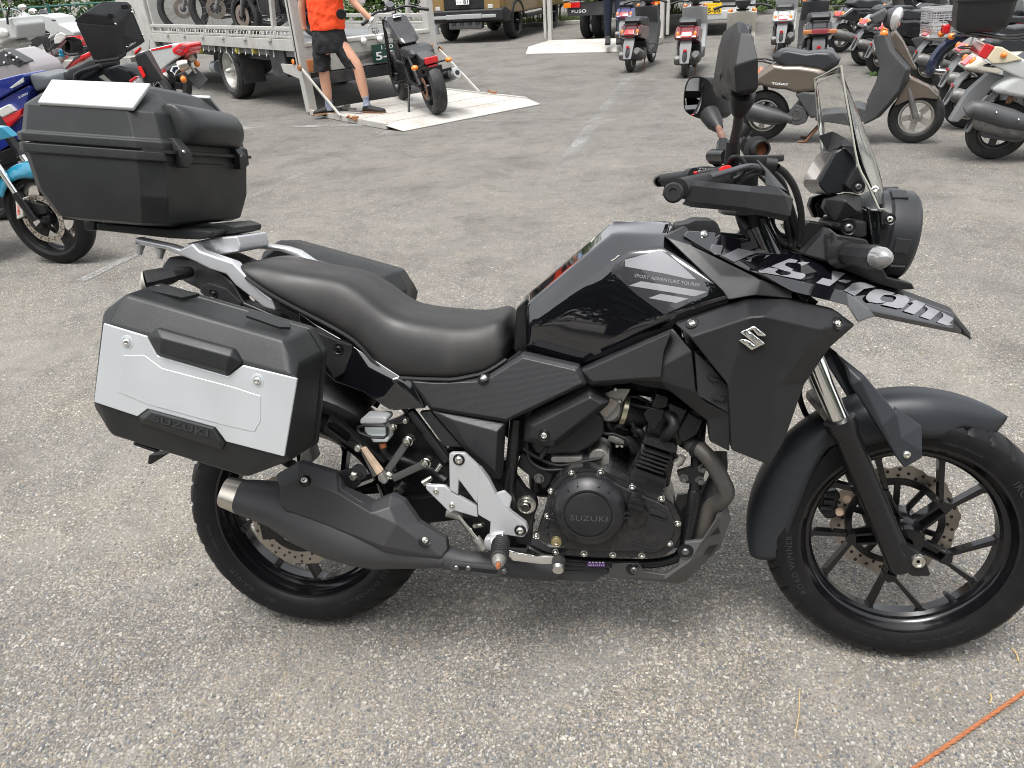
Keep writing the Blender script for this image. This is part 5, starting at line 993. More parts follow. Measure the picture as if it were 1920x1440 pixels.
MB().prism([p - V((.0015, .0025, 0)) for p in mg], (.00005, .001, 0)).build('mirror_glass', 'mirror_glass', lm_)
MB().tube([H(318, 560, .39), H(345, 605, .36), H(370, 640, .34)], [.025, .021, .011], 14).build('mirror_boot', 'rubber', lm_)
MB().tube([H(365, 630, .34), H(402, 720, .3)], .0085, 12).build('mirror_stem', 'rusty_stem', lm_)
# power socket on the bar
so_ = MC(1240, 370, .02); sd_ = (MC(1330, 370, -.04) - so_).normalized()
MB().lathe([(.00005, -.02), (.024, -.02), (.026, 0), (.026, .006), (.017, .008), (.017, .035), (.0165, .036), (.0165, .05), (.0135, .05), (.0135, .03), (.00005, .03)], so_, sd_, 24).build('power_socket', 'rubber', BIKE, sm=40)
MB().lathe([(.0005, .0), (.013, .0)], so_ + sd_ * .032, sd_, 16).build('socket_inside', 'copper_rust', BIKE)
slab('socket_bracket', MC, [(1040, 330), (1090, 210), (1200, 280), (1160, 420), (1130, 460)], .02, .03, 'satin_black', bevel=.004)
rod('socket_clamp', [MC(1030, 210, .05), MC(1120, 100, .05)], .018, 'rubber', n=10)
# windscreen
cols = [T(K, [(325, 46, -.112), (352, 215, -.114), (385, 400, -.116), (432, 660, -.12), (500, 800, -.125), (565, 945, -.13)]), T(K, [(322, 47, -.07), (392, 215, -.07), (470, 405, -.07), (550, 620, -.07), (600, 780, -.07), (600, 948, -.1)]),
        T(K, [(310, 52, -.01), (385, 235, -.01), (468, 440, -.01), (548, 640, -.01), (595, 800, -.01), (612, 900, -.02)]), T(K, [(240, 88, .06), (290, 250, .06), (360, 450, .06), (430, 650, .06), (480, 800, .06), (500, 900, .06)]),
        T(K, [(160, 128, .112), (170, 260, .114), (184, 420, .116), (204, 600, .12), (225, 760, .125), (250, 880, .13)])]
mb = MB(); nr = 6; mb.add([p for c_ in cols for p in c_], [(i * nr + k, i * nr + k + 1, (i + 1) * nr + k + 1, (i + 1) * nr + k) for i in range(4) for k in range(nr - 1)])
ws = mb.build('windscreen', 'clear_screen', BIKE, sub=2); md = ws.modifiers.new('thick', 'SOLIDIFY'); md.thickness = .003
MB().tube(cols[0], .0019, 8, sub=3).build('screen_rim', 'screen_edge', ws); MB().tube(cols[4][:5], .0018, 8, sub=3).build('screen_rim', 'screen_edge', ws)
MB().tube([c_[0] for c_ in cols], .0018, 8, sub=3).build('screen_rim', 'screen_edge', ws); MB().tube([cols[0][5], cols[1][5]], .002, 8).build('screen_rim', 'screen_edge', ws)
MB().lathe([(.00005, .004), (.004, .005), (.007, .003), (.0075, 0)], K(538, 822, -.126), (-.2, -1, .1), 16).build('screen_bolt', 'chrome', ws)
# instruments
ins = MB().prism(flat(K, [(290, 585), (330, 560), (395, 570), (428, 650), (412, 720), (335, 842), (240, 855), (188, 800), (186, 770)], -.075), (0, .15, 0)).build('instrument_panel', 'instrument_black', BIKE, bevel=.012, seg=3)
d1, d2 = K(290, 592, -.075), K(190, 765, -.075)
MB().prism([V((p.x - .004, y, p.z + .002)) for p, y in ((d1, -.062), (d2, -.062), (d2, .062), (d1, .062))], (.004, 0, -.002)).build('display', 'display_glass', ins)
MB().prism(T(K, [(190, 775, -.074), (112, 768, .078), (160, 830, .075), (235, 855, -.07)]), (.01, 0, -.004)).build('display_bezel', 'instrument_black', ins, bevel=.003)
MB().shell(T(K, [(182, 486, .075), (272, 456, .06), (300, 468, -.0), (352, 500, -.06), (402, 545, -.085), (425, 640, -.088), (330, 545, -.08), (300, 560, -.06), (235, 582, .07), (330, 520, -.075)]),
    [(0, 1, 2, 8), (2, 3, 9, 8), (3, 4, 6, 9), (4, 5, 6), (9, 6, 7, 8)], (.004, 0, -.004)).build('instrument_visor', 'matte_plastic', ins, bevel=.001)
slab('screen_bracket', K, [(350, 795), (400, 700), (430, 670), (485, 795), (470, 845), (400, 840)], -.1, .2, 'matte_plastic', bevel=.004)
bolt(Surf(LAST[0]), *K.px(432, 805), .007, 'bracket_bolt', BIKE, 'bolt_dark', boss=.012)
skin('cockpit_cover', K, [(235, 880, -.08), (375, 842, -.09), (455, 860, -.1), (460, 978, -.105), (282, 1026, -.1), (215, 935, -.08), (350, 890, -.12), (420, 960, -.12)], [(0, 1, 6), (1, 2, 7, 6), (2, 3, 7), (3, 4, 6, 7), (4, 5, 0, 6)], .03, 'matte_plastic', bevel=.003)
slab('cockpit_side', K, [(155, 925), (220, 850), (245, 860), (215, 1000), (185, 1000)], .06, .03, 'satin_black', bevel=.003)
# headlight
hc = K(676, 1110, 0.0); hd = V((1, 0, -.12)).normalized()
hl = MB().lathe([(.03, -.10), (.066, -.097), (.082, -.075), (.087, -.043), (.089, -.041), (.0925, -.038), (.0935, -.02), (.091, .002), (.091, .01), (.085, .017), (.078, .015)], hc, hd, 56).build('headlight', 'headlight_black', BIKE, sm=35)
MB().lathe([(.0001, .028), (.04, .026), (.07, .016), (.079, .01)], hc, hd, 40).build('headlight_lens', 'display_glass', hl)
for a in (60, 105, -10, -45, 180): 
    u = V((0, -math.cos(rad(a)), math.sin(rad(a)))); w = hd.cross(u); o_ = hc + u * .0925 - hd * .018
    MB().bar(o_ - w * .014, o_ + w * .014, .03, .009, u).build('headlight_tab', 'headlight_black', hl, bevel=.002)
slab('headlight_bracket', K, [(488, 930), (520, 945), (572, 948), (578, 1050), (575, 1180), (520, 1182), (505, 1060)], -.108, .04, 'gloss_black', bevel=.006)
slab('headlight_ear', K, [(575, 958), (600, 955), (655, 975), (660, 1010), (640, 1030), (580, 1048)], -.112, .02, 'matte_plastic', bevel=.003)
bolt(Surf(LAST[0]), *K.px(630, 1008), .007, 'ear_bolt', BIKE, 'chrome', boss=.011)
slab('headlight_stay', K, [(318, 1060), (345, 1020), (400, 1012), (495, 1018), (495, 1120), (440, 1130), (330, 1100)], -.1, .2, 'matte_plastic', bevel=.008)
bolt(Surf(LAST[0]), *K.px(372, 1062), .0095, 'stay_bolt', BIKE, 'bolt_dark', boss=.014)
slab('inner_panel', K, [(80, 1060), (120, 1020), (250, 1040), (280, 1060), (80, 1200), (70, 1150)], -.06, .12, 'satin_black', bevel=.004)
ear = skin('beak_ear', I, [(790, 352, -.115), (945, 198, -.11), (995, 240, -.135), (1155, 266, -.125), (1182, 310, -.125), (1175, 425, -.125), (1250, 432, -.11), (1275, 480, -.1), (1412, 512, -.06), (1428, 548, -.052), (1340, 552, -.066), (1190, 510, -.088), (1000, 425, -.112), (990, 405, -.132)],
     [(0, 1, 2, 13), (0, 13, 12), (2, 3, 4, 5, 13), (13, 5, 11, 12), (5, 6, 7, 11), (7, 8, 9, 10, 11)], .05, 'matte_plastic', bevel=.004)
MB().tube(T(I, [(922, 238, -.128), (958, 228, -.13), (970, 362, -.134), (928, 360, -.128), (922, 238, -.128)]), .0028, 8).build('ear_rib', 'matte_plastic', ear)
fs_ = MB().tube([K(320, 1225, -.13), K(360, 1225, -.15)], [.03, .024], 10).build('turn_signal', 'rubber', BIKE)
MB().tube([K(355, 1228, -.148), K(380, 1230, -.16), K(548, 1248, -.235), K(556, 1249, -.24)], [.016, .021, .0225, .0215], 8).build('signal_body', 'matte_plastic', fs_, sm=25)
MB().tube([K(553, 1248, -.238), K(590, 1250, -.254), K(620, 1251, -.266), K(636, 1252, -.272)], [.0205, .019, .012, .002], 14).build('signal_lens', 'lens_clear', fs_, sm=60)
MB().tube([V((p.x, -p.y, p.z)) for p in (K(320, 1225, -.13), K(360, 1228, -.15), K(380, 1230, -.16), K(548, 1248, -.235), K(636, 1252, -.272))], [.024, .016, .021, .0225, .003], 8).build('turn_signal', 'matte_plastic', BIKE, sm=25)
# ------------------------------------------------------------------ everything behind the motorcycle
def paint(name, col, rough=0.25, metal=0.0, coat=0.6, dirt=0.12): return mat(name, col, rough, metal, coat=coat, dirt=(0.2, 0.18, 0.15), dirt_amt=dirt, dscale=7)
paint('bronze_paint', (0.17, 0.142, 0.115), 0.25, 0.6); paint('wine_paint', (0.13, 0.012, 0.018), 0.25); paint('white_paint', (0.43, 0.445, 0.435), 0.3)
paint('cream_paint', (0.5, 0.47, 0.4), 0.35); paint('black_paint', (0.015, 0.015, 0.017), 0.2); paint('silver_body', (0.45, 0.47, 0.46), 0.3, 0.4)
paint('navy_paint', (0.012, 0.018, 0.045), 0.2); paint('red_paint', (0.62, 0.012, 0.018), 0.2, coat=1); paint('blue_paint', (0.012, 0.025, 0.2), 0.2, 0.2, .8); paint('cyan_paint', (0.012, 0.2, 0.32), 0.25, 0.2, .8)
paint('mauve_grey', (0.27, 0.25, 0.26), 0.35); paint('khaki_paint', (0.24, 0.155, 0.06), 0.35, 0.15); paint('indigo_paint', (0.05, 0.05, 0.13), 0.25)
mat('trim_grey', (0.055, 0.057, 0.06), 0.5, vary=0.15, dirt=(0.16, 0.15, 0.13), dirt_amt=0.3); mat('fender_plastic', (0.17, 0.175, 0.18), 0.55, vary=0.12, dirt=(0.3, 0.27, 0.22), dirt_amt=0.3)
mat('grime_metal', (0.15, 0.145, 0.14), 0.55, metal=0.4, vary=0.3, vscale=20); mat('wheel_alu', (0.5, 0.48, 0.44), 0.4, metal=0.7, dirt=(0.15, 0.11, 0.08), dirt_amt=0.4, dscale=25)
mat('tail_red', (0.5, 0.008, 0.012), 0.12, coat=1); mat('amber', (0.75, 0.19, 0.01), 0.18, coat=1); mat('amber_dull', (0.42, 0.16, 0.06), 0.3, coat=.5)
mat('tyre_plain', (0.02, 0.02, 0.021), 0.6, dirt=(0.12, 0.11, 0.1), dirt_amt=0.35, dscale=14); mat('seat_black', (0.028, 0.03, 0.033), 0.4); mat('rust', (0.17, 0.09, 0.05), 0.8, vary=0.4, vscale=30)
mat('basket_grey', (0.42, 0.41, 0.41), 0.5); mat('lamp_glass', (0.7, 0.7, 0.68), 0.08, metal=0.4, coat=1); mat('lens_old', (0.6, 0.53, 0.38), 0.25, coat=0.6); mat('soot_slot_dark', (0.02, 0.02, 0.02), 0.8)  # last one: soot in exhaust mouths, also shade painted into slots and holes

def plane_crop(root, ox=0, oy=0, s=1.0):            # local point of a thing where a photograph point meets its own lengthwise plane
    rz = root.rotation_euler.z; O = V(root.location); h = V((math.cos(rz), math.sin(rz), 0)); n = V((-math.sin(rz), math.cos(rz), 0))
    def f(u, v, y=0.0):
        d = ray_w(ox + u / s, oy + v / s); t = (y + (O - CAM_W).dot(n)) / d.dot(n); p = CAM_W + d * t - O
        return V((p.dot(h), y, p.z))
    return f
def wheel(c, R, w, rim, name, parent, spokes=5, m='wheel_alu', tyre='tyre_plain', wire=0, axis=(0, 1, 0), n=44, white=False):
    """a tyre with rim and spokes about a lying axis; the tyre is the part, rim and hub its pieces"""
    ax = V(axis).normalized()
    t = MB().lathe([(rim, -.36 * w), (rim + .25 * (R - rim), -.49 * w), (rim + .6 * (R - rim), -.47 * w), (rim + .86 * (R - rim), -.36 * w), (R - .004, -.17 * w), (R, 0), (R - .004, .17 * w), (rim + .86 * (R - rim), .36 * w), (rim + .6 * (R - rim), .47 * w), (rim + .25 * (R - rim), .49 * w), (rim, .36 * w)], c, ax, n).build(name, tyre, parent, sm=30)
    MB().lathe([(rim + .004, -.38 * w), (rim - .008, -.40 * w), (rim - .014, -.3 * w), (rim - .02, -.12 * w), (rim - .02, .12 * w), (rim - .014, .3 * w), (rim - .008, .40 * w), (rim + .004, .38 * w)], c, ax, n, closed=True).build('rim', m, t, sm=30)
    if white: MB().lathe([(rim + .006, -.44 * w), (rim + .03, -.505 * w), (rim + .032, -.50 * w)], c, ax, n).build('white_wall', 'white_paint', t)
    if spokes or wire:
        mb = MB(); u = ax.orthogonal().normalized(); v = ax.cross(u)
        for k in range(wire or spokes):
            a = 2 * PI * k / (wire or spokes); d = u * math.cos(a) + v * math.sin(a)
            if wire:
                a2 = a + (.5 if k % 2 else -.5); e = u * math.cos(a2) + v * math.sin(a2)
                mb.tube([V(c) + d * .03 + ax * (.03 if k % 4 < 2 else -.03), V(c) + e * (rim - .012)], .0018, 4)
            else: mb.bar(V(c) + d * .03, V(c) + d * (rim - .008), w * .55, .03, ax)
        mb.build('spokes', 'chrome' if wire else m, t, bevel=0 if wire else .003)
    MB().lathe([(.00005, -.62 * w), (.022, -.6 * w), (.045, -.4 * w), (.05, 0), (.045, .4 * w), (.022, .6 * w), (.00005, .62 * w)], c, ax, 20).build('hub', m if not wire else 'grime_metal', t)
    return t
def wide(mb, poly, w0, w1=None, taper=None):         # a side outline (x, z) given a body: full width in the middle, narrower skins outside
    """poly local points (y ignored); the body is w0 wide at its outline and w1 inside"""
    c = sum((V((p.x, 0, p.z)) for p in poly), V()) / len(poly); w1 = w1 or w0
    def ring(k, y): return [V((c.x + (p.x - c.x) * k, y, c.z + (p.z - c.z) * k)) for p in poly]
    return mb.loft([ring(.80, -w1), ring(1, -w0), ring(1, w0), ring(.80, w1)])
TODAY = empty('scooter', G(1432, 262), math.atan2(G(1712, 268).y - G(1432, 262).y, G(1712, 268).x - G(1432, 262).x), 'bronze scooter with grey seat parked side-on behind the windscreen', 'scooter', 'scooters parked behind the touring motorcycle')
Q = plane_crop(TODAY, 1380, 0, 1920 / 540)
def q_(pts, y=0.0): return [Q(u, v, y) for u, v in pts]
SCO = dict(
    seat=q_([(235, 378), (280, 340), (330, 330), (470, 356), (560, 345), (640, 350), (690, 400), (682, 432), (610, 478), (560, 462), (430, 442), (320, 444), (255, 408)], -.1),
    body=q_([(128, 500), (240, 425), (320, 440), (430, 440), (560, 460), (610, 485), (560, 560), (527, 612), (480, 616), (400, 622), (330, 600), (250, 592), (120, 562), (90, 540)], -.15),
    lower=q_([(395, 630), (450, 605), (530, 618), (545, 700), (540, 782), (500, 790), (452, 720)], -.15),
    engine=q_([(60, 745), (90, 712), (270, 722), (340, 765), (400, 690), (465, 705), (480, 765), (470, 812), (410, 832), (330, 812), (250, 832), (80, 800)], -.1),
    floor=q_([(530, 760), (800, 712), (905, 738), (885, 812), (800, 806), (530, 802)], -.15),
    shield=q_([(942, 235), (1022, 222), (1062, 330), (1172, 458), (1122, 592), (1042, 692), (962, 782), (874, 826), (902, 742), (890, 708), (952, 582), (992, 442), (962, 352)], -.12),
    front=q_([(1008, 252), (1060, 200), (1112, 270), (1172, 390), (1208, 466), (1172, 462), (1062, 330), (1022, 292)], -.08),
    fender=q_([(1052, 695), (1100, 590), (1160, 500), (1290, 560), (1356, 622), (1350, 648), (1250, 636), (1150, 652), (1080, 684)], -.05),
    dash=q_([(888, 112), (990, 58), (1012, 82), (985, 142), (920, 166)], -.05), lamp=Q(1062, 125, 0), rear=Q(185, 795, 0), frontw=Q(1195, 800, 0), emblem=(Q(240, 561, -.154), Q(352, 569, -.154), Q(240, 546, -.154)))
WR = .212
def scooter(root, body, shield, seat='seat_black', lead=None, plate='fender_plastic', tail=True, mirrors=True, rackbox=None, tailtype='mid', steer_a=0.0, lampon=True, rims='wheel_alu', fend=None, pipe='grime_metal'):
    S = SCO
    wheel(V((S['rear'].x, 0, WR)), WR, .085, .13, 'rear_wheel', root, m=rims)
    wheel(V((S['frontw'].x, 0, WR)), WR, .085, .13, 'front_wheel', root, m=rims)
    wide(MB(), S['body'], .14, .165).build('body', body, root, bevel=.03, seg=3)
    b = wide(MB(), S['seat'], .11, .13).build('seat', seat, root, bevel=.022, seg=3)
    wide(MB(), S['lower'], .15, .16).build('lower_panel', 'trim_grey', root, bevel=.012)
    MB().prism([V((p.x, .15, p.z)) for p in S['engine']], (0, -.09, 0)).build('transmission_case', 'grime_metal', root, bevel=.015)
    e = MB().prism([V((p.x, -.15, p.z)) for p in S['engine']], (0, .16, 0)).build('engine_case', 'trim_grey', root, bevel=.012)
    fc_ = Q(405, 765, -.155); mb = MB()
    for r in (.012, .022, .032, .042): mb.lathe([(r - .003, 0), (r - .002, .004), (r + .002, .004), (r + .003, 0)], V((fc_.x, -.152, fc_.z)), (0, -1, 0), 24)
    mb.build('fan_grille', 'grime_metal', e)
    wide(MB(), S['floor'], .17, .17).build('floorboard', 'trim_grey', root, bevel=.01)
    sh = MB(); sp = S['shield']
    sh.loft([[V((p.x - .05, -.19, p.z)) if False else V((p.x - .035, -.175, p.z)) for p in sp], [V((p.x, -.10, p.z)) for p in sp], [V((p.x, .10, p.z)) for p in sp], [V((p.x - .035, .175, p.z)) for p in sp]])
    sh.build('leg_shield', shield, root, bevel=.012)
    wide(MB(), S['front'], .09, .10).build('front_panel', body, root, bevel=.015)
    fr = MB(); fp = S['fender']; fr.loft([[V((p.x, y, p.z - abs(y) * .25)) for p in fp] for y in (-.075, -.055, .055, .075)]); fr.build('front_fender', fend or body, root, bevel=.012)
    ax = S['frontw']; MB().tube([V((ax.x - .0, -.06, WR)), V((ax.x - .05, -.07, WR + .12)), V((ax.x - .12, -.05, WR + .3))], [.026, .022, .018], 12).build('fork', 'grime_metal', root)
    wide(MB(), S['dash'], .08, .09).build('handlebar_cover', 'trim_grey', root, bevel=.02)
    hl = S['lamp']; ld = (math.cos(steer_a), math.sin(steer_a), -.1); MB().lathe([(.03, -.09), (.07, -.06), (.083, -.01), (.084, .01)], V((hl.x, 0, hl.z)), ld, 28).build('headlight', 'trim_grey', root)
    MB().lathe([(.084, .008), (.086, .014), (.08, .018), (.00005, .035)], V((hl.x, 0, hl.z)), ld, 28).build('headlight_lens', 'lamp_glass', root)
    hb = Q(930, 170, -.1)
    for s in (-1, 1):
        g = MB().tube([V((hb.x + .03, .08 * s, hb.z)), V((hb.x - .02, .22 * s, hb.z + .01)), V((hb.x - .06, .34 * s, hb.z - .02))], [.012, .013, .017], 12).build('grip', 'rubber', root)
        MB().tube([V((hb.x + .02, .18 * s, hb.z)), V((hb.x + .02, .34 * s, hb.z - .01))], .006, 8).build('lever', 'chrome', g)
        o = MB().sphere(V((hb.x + .07, .14 * s, hb.z - .06)), .032, 12, 8).build('turn_signal', 'amber', root)
        if mirrors:
            mr = MB().tube([V((hb.x, .17 * s, hb.z)), V((hb.x, .24 * s, hb.z + .16))], .005, 8).build('mirror_stem', 'satin_black', root)
            MB().sphere(V((hb.x, .27 * s, hb.z + .2)), .06, 14, 10, (.3, 1.0, .75)).build('mirror', 'satin_black', mr)
    tl = S['body'][0]; x0 = tl.x; zt = tl.z
    if tail:
        if tailtype == 'mid':
            MB().shell([V((x0 + .015, -.07, zt + .03)), V((x0 + .015, .07, zt + .03)), V((x0 - .04, .08, zt - .03)), V((x0 - .04, -.08, zt - .03)), V((x0 - .005, .06, zt - .08)), V((x0 - .005, -.06, zt - .08))], [(0, 1, 2, 3), (3, 2, 4, 5)], (.06, 0, 0)).build('tail_light', 'tail_red', root, bevel=.01)
            for s in (-1, 1): MB().sphere(V((x0 + .01, .115 * s, zt - .01)), .036, 12, 8, (.8, .7, 1.25)).build('turn_signal', 'amber', root)
        else:
            MB().box(V((x0 - .015, 0, zt - .02)), (.06, .2, .06)).build('tail_light', 'tail_red_dull', root, bevel=.012)
            for s in (-1, 1): MB().box(V((x0 + .0, .15 * s, zt - .025)), (.07, .11, .055)).build('turn_signal', 'amber_dull', root, bevel=.015)
    rf = MB().shell([V((x0 + .03, -.075, zt - .07)), V((x0 + .03, .075, zt - .07)), V((x0 - .05, .08, zt - .17)), V((x0 - .05, -.08, zt - .17)), V((x0 - .13, .062, zt - .36)), V((x0 - .13, -.062, zt - .36))], [(0, 1, 2, 3), (3, 2, 4, 5)], (.022, 0, .006)).build('rear_fender', plate, root, bevel=.006)
    MB().box(V((x0 - .085, 0, zt - .2)), (.01, .05, .03)).build('reflector', 'tail_red', rf, bevel=.003)
    m = MB().tube([V((S['rear'].x + .25, -.13, .2)), V((S['rear'].x + .05, -.14, .24)), V((S['rear'].x - .16, -.14, .3)), V((S['rear'].x - .2, -.14, .31))], [.03, .062, .06, .035], 16).build('muffler', pipe, root)
    k = MB(); xr = S['rear'].x + .06; zr = zt + .1
    for s in (-1, 1): k.tube([V((xr + .05, .08 * s, zt + .06)), V((xr - .1, .09 * s, zt + .1)), V((xr - .2, .07 * s, zt + .1)), V((xr - .24, 0, zt + .1))], .007, 8)
    k.tube([V((xr - .1, -.09, zt + .1)), V((xr - .1, .09, zt + .1))], .006, 8); k.build('rear_rack', 'satin_black', root)
    for s in (-1, 1): MB().tube([V((.5, .08 * s, .2)), V((.36, .1 * s, .01)), V((.30, .1 * s, .008))], .011, 8).build('stand_leg', 'rust', root)
    MB().tube([V((S['rear'].x - .03, .11, .45)), V((S['rear'].x + .02, .11, .22))], .022, 10).build('shock_absorber', 'grime_metal', root)
    return root
mat('tail_red_dull', (0.28, 0.05, 0.06), 0.3, coat=.5)
scooter(TODAY, 'bronze_paint', 'trim_grey', mirrors=False, steer_a=-.5, pipe='trim_grey')
text_obj('emblem', 'TODAY', *[V((p.x, -.169, p.z)) for p in SCO['emblem']], 'white_print', TODAY, .002, .03)
def another(px, py, deg, label, body, shield, lean=0.0, z=0.0, **kw):
    g = G(px, py, z); r = empty('scooter', g, rad(deg), label, 'scooter', 'scooters parked behind the touring motorcycle'); scooter(r, body, shield, **kw)
    return r
S1 = another(1183, 135, 74, 'black scooter with bright red tail light seen from behind, beside the white lift', 'wine_dark', 'trim_grey', mirrors=False) if paint('wine_dark', (0.05, 0.008, 0.01), .2) else None
S2 = another(1285, 145, 80, 'dark red scooter seen from behind with amber signals, next to the mirror', 'wine_paint', 'silver_body', mirrors=False)
S3 = another(1378, 178, 82, 'black and cream scooter half hidden behind the right-hand mirror', 'black_paint', 'cream_paint', mirrors=False, tailtype='wide', tail=False)
S4 = another(1526, 142, 84, 'black scooter with wide dull tail light just beyond the bronze seat', 'black_paint', 'trim_grey', plate='trim_grey', tailtype='wide', mirrors=False)
S5 = another(1462, 104, 78, 'silver-white scooter farther back between two black scooters', 'silver_body', 'white_paint', mirrors=False)
S6 = another(1172, 92, 78, 'grey and indigo scooter standing on the far truck lift', 'indigo_paint', 'silver_body', z=.12, mirrors=False)
# the right-hand row, tails toward the lane
R1 = another(1862, 298, -9, 'white scooter with black luggage box at the right edge', 'white_paint', 'white_paint', plate='fender_plastic', tail=False, mirrors=False, rims='trim_grey')
R2 = another(1812, 240, -5, 'cream scooter with round red tail light between white and bronze ones', 'cream_paint', 'trim_grey', mirrors=False)
R3 = another(1800, 202, -2, 'dull bronze scooter with square red signal in the right-hand row', 'bronze_paint', 'trim_grey', mirrors=False)
R5 = another(1738, 158, 2, 'white scooter carrying the grey plastic basket', 'white_paint', 'white_paint', mirrors=False)
R6 = another(1652, 138, 8, 'black scooter with grey muffler behind the bronze leg shield', 'black_paint', 'trim_grey', mirrors=False)
R7 = another(1622, 122, 10, 'silver scooter with blue-tipped fender, second behind the bronze one', 'silver_body', 'trim_grey', mirrors=False)
R8 = another(1575, 98, 14, 'worn black scooter with bare wiring at the handlebar', 'black_paint', 'black_paint', mirrors=False)
R9 = another(1650, 78, 16, 'grey scooter with long seat at the far end of the right-hand row', 'trim_grey', 'silver_body', mirrors=False, plate='trim_grey')
for px, py, dg, lb, bc, sc in ((1706, 122, 6, 'black scooter behind the white one that carries the basket', 'black_paint', 'trim_grey'), (1768, 120, 4, 'silver scooter above the navy moped in the right-hand row', 'silver_body', 'trim_grey'), (1842, 152, 0, 'dark red scooter behind the cream one at the right', 'wine_paint', 'trim_grey'),
        (1885, 172, -2, 'white scooter behind the black luggage box', 'white_paint', 'white_paint'), (1700, 88, 10, 'black scooter near the far end of the right-hand row', 'black_paint', 'silver_body'), (1600, 66, 20, 'grey scooter in the farthest row beyond the worn black one', 'trim_grey', 'trim_grey'), (1822, 108, 5, 'navy scooter in the second row beyond the basket', 'navy_paint', 'trim_grey')):
    another(px, py, dg, lb, bc, sc, mirrors=(px % 4 < 2))
# details of the white scooter at the edge
QW = plane_crop(R1, 1700, 0, 1920 / 220); QX = plane_crop(R1, 1720, 120, 7.58)
bx = MB().loft([[V((p.x, y * k, p.z)) for k, y in ((1, -.19), (1, .19))] for p in [QW(770, 0), QW(760, 200)]], cap=False, closed=False)
c0 = QW(1240, 180); tb = MB()
for_rings = []
for z, hx, hy in ((-.13, .13, .1), (-.10, .16, .12), (-.02, .175, .14), (.06, .18, .145), (.07, .19, .155), (.09, .19, .155), (.16, .15, .12), (.18, .12, .09)):
    for_rings.append([V((c0.x + hx * a, hy * b, c0.z + z)) for a, b in ((-1, -.7), (-.8, -1), (.8, -1), (1, -.7), (1, .7), (.8, 1), (-.8, 1), (-1, .7))])
tb.loft(for_rings).build('luggage_box', 'matte_plastic', R1, bevel=.012)
k = MB(); c1 = QW(1300, 560)
for s in (-1, 1): k.tube([V((c0.x - .1, .08 * s, c0.z - .13)), V((c1.x - .02, .09 * s, c1.z)), V((c1.x + .12, .09 * s, c1.z - .03)), V((c1.x + .3, .09 * s, c1.z - .02))], .011, 8)
k.build('box_carrier', 'satin_black', R1)
MB().prism([V((p.x, -.175, p.z)) for p in (QW(1160, 910, -.17), QW(1290, 710, -.17), QW(1450, 760, -.17), QW(1290, 980, -.17))], (0, .33, 0)).build('tail_light', 'tail_red', R1, bevel=.01)
MB().prism([V((p.x, -.18, p.z)) for p in (QW(1300, 965, -.17), QW(1455, 760, -.17), QW(1560, 770, -.17), QW(1910, 970, -.17), QW(1600, 1035, -.17), QW(1400, 1045, -.17))], (0, .05, 0)).build('signal_lens', 'lens_old', R1, bevel=.01)
MB().sphere(QW(1590, 900, -.182), .022, 10, 8).build('signal_bulb', 'amber', R1)
MB().prism([V((p.x, -.17, p.z)) for p in (QW(1360, 1045, -.17), QW(1920, 985, -.17), QW(2200, 1000, -.17), QW(2200, 1330, -.17), QW(1920, 1310, -.17), QW(1500, 1120, -.17))], (0, .34, 0)).build('side_panel', 'white_paint', R1, bevel=.015)
MB().prism([V((p.x, -.05, p.z)) for p in (QX(440, 800), QX(700, 380), QX(1000, 120), QX(1400, 200), QX(1100, 290), QX(850, 540), QX(560, 815))], (0, .1, 0)).build('mud_flap', 'fender_plastic', R1, bevel=.01)
mfl = MB().tube([QX(690, 690, -.17), QX(780, 640, -.17), QX(900, 660, -.17), QX(1300, 780, -.17), QX(1560, 850, -.17)], [.045, .06, .068, .07, .05], 18).build('silencer', 'trim_grey', R1, sm=40)
MB().lathe([(.00005, -.004), (.03, -.004), (.036, .006)], QX(735, 660, -.17), (-1, 0, .3), 16).build('silencer_mouth', 'grime_metal', mfl)
for u, v in ((1125, 690), (1440, 790)): MB().sphere(QX(u, v, -.238), .008, 8, 6).build('silencer_screw', 'chrome', mfl)
sp_ = MB(); a, b = QX(1420, 330, -.12), QX(1280, 560, -.12)
for i in range(9): sp_.lathe([(.018, -.004), (.026, 0), (.018, .004)], a.lerp(b, .1 + .1 * i), b - a, 14)
sp_.tube([a, b], .015, 10); sp_.build('shock_spring', 'rust', R1)
# grey basket on the white scooter
RB = R5; qb = plane_crop(RB, 1700, 0, 1920 / 220); b0 = qb(650, 560); bk = MB(); bw = .19
def bpt(a, y, t): return V((b0.x - .02 + a * (.20 + .03 * t), y * bw * (.92 + .1 * t), b0.z + .27 * t))
for t in [i / 11 for i in range(12)]:
    for s in (-1, 1): bk.bar(bpt(-1, s, t), bpt(1, s, t), .006, .009); bk.bar(bpt(s, -1, t), bpt(s, 1, t), .006, .009)
for i in range(9):
    f = -1 + .25 * i
    for s in (-1, 1): bk.bar(bpt(f, s, 0), bpt(f, s, 1), .006, .008, (1, 0, 0)); bk.bar(bpt(s, f, 0), bpt(s, f, 1), .006, .008, (0, 1, 0)); 
    bk.bar(bpt(f, -1, 0), bpt(f, 1, 0), .006, .008); bk.bar(bpt(-1, f, 0), bpt(1, f, 0), .006, .008)
for t, h in ((0, .03), (1, .03), (.45, .03)):
    for s in (-1, 1): bk.bar(bpt(-1.02, s * 1.02, t), bpt(1.02, s * 1.02, t), .012, h); bk.bar(bpt(s * 1.02, -1.02, t), bpt(s * 1.02, 1.02, t), .012, h)
bo = bk.build('basket', 'basket_grey'); bo.location = RB.location; bo.rotation_euler = RB.rotation_euler
tag(bo, 'grey plastic lattice basket fixed on the white scooter', 'basket')
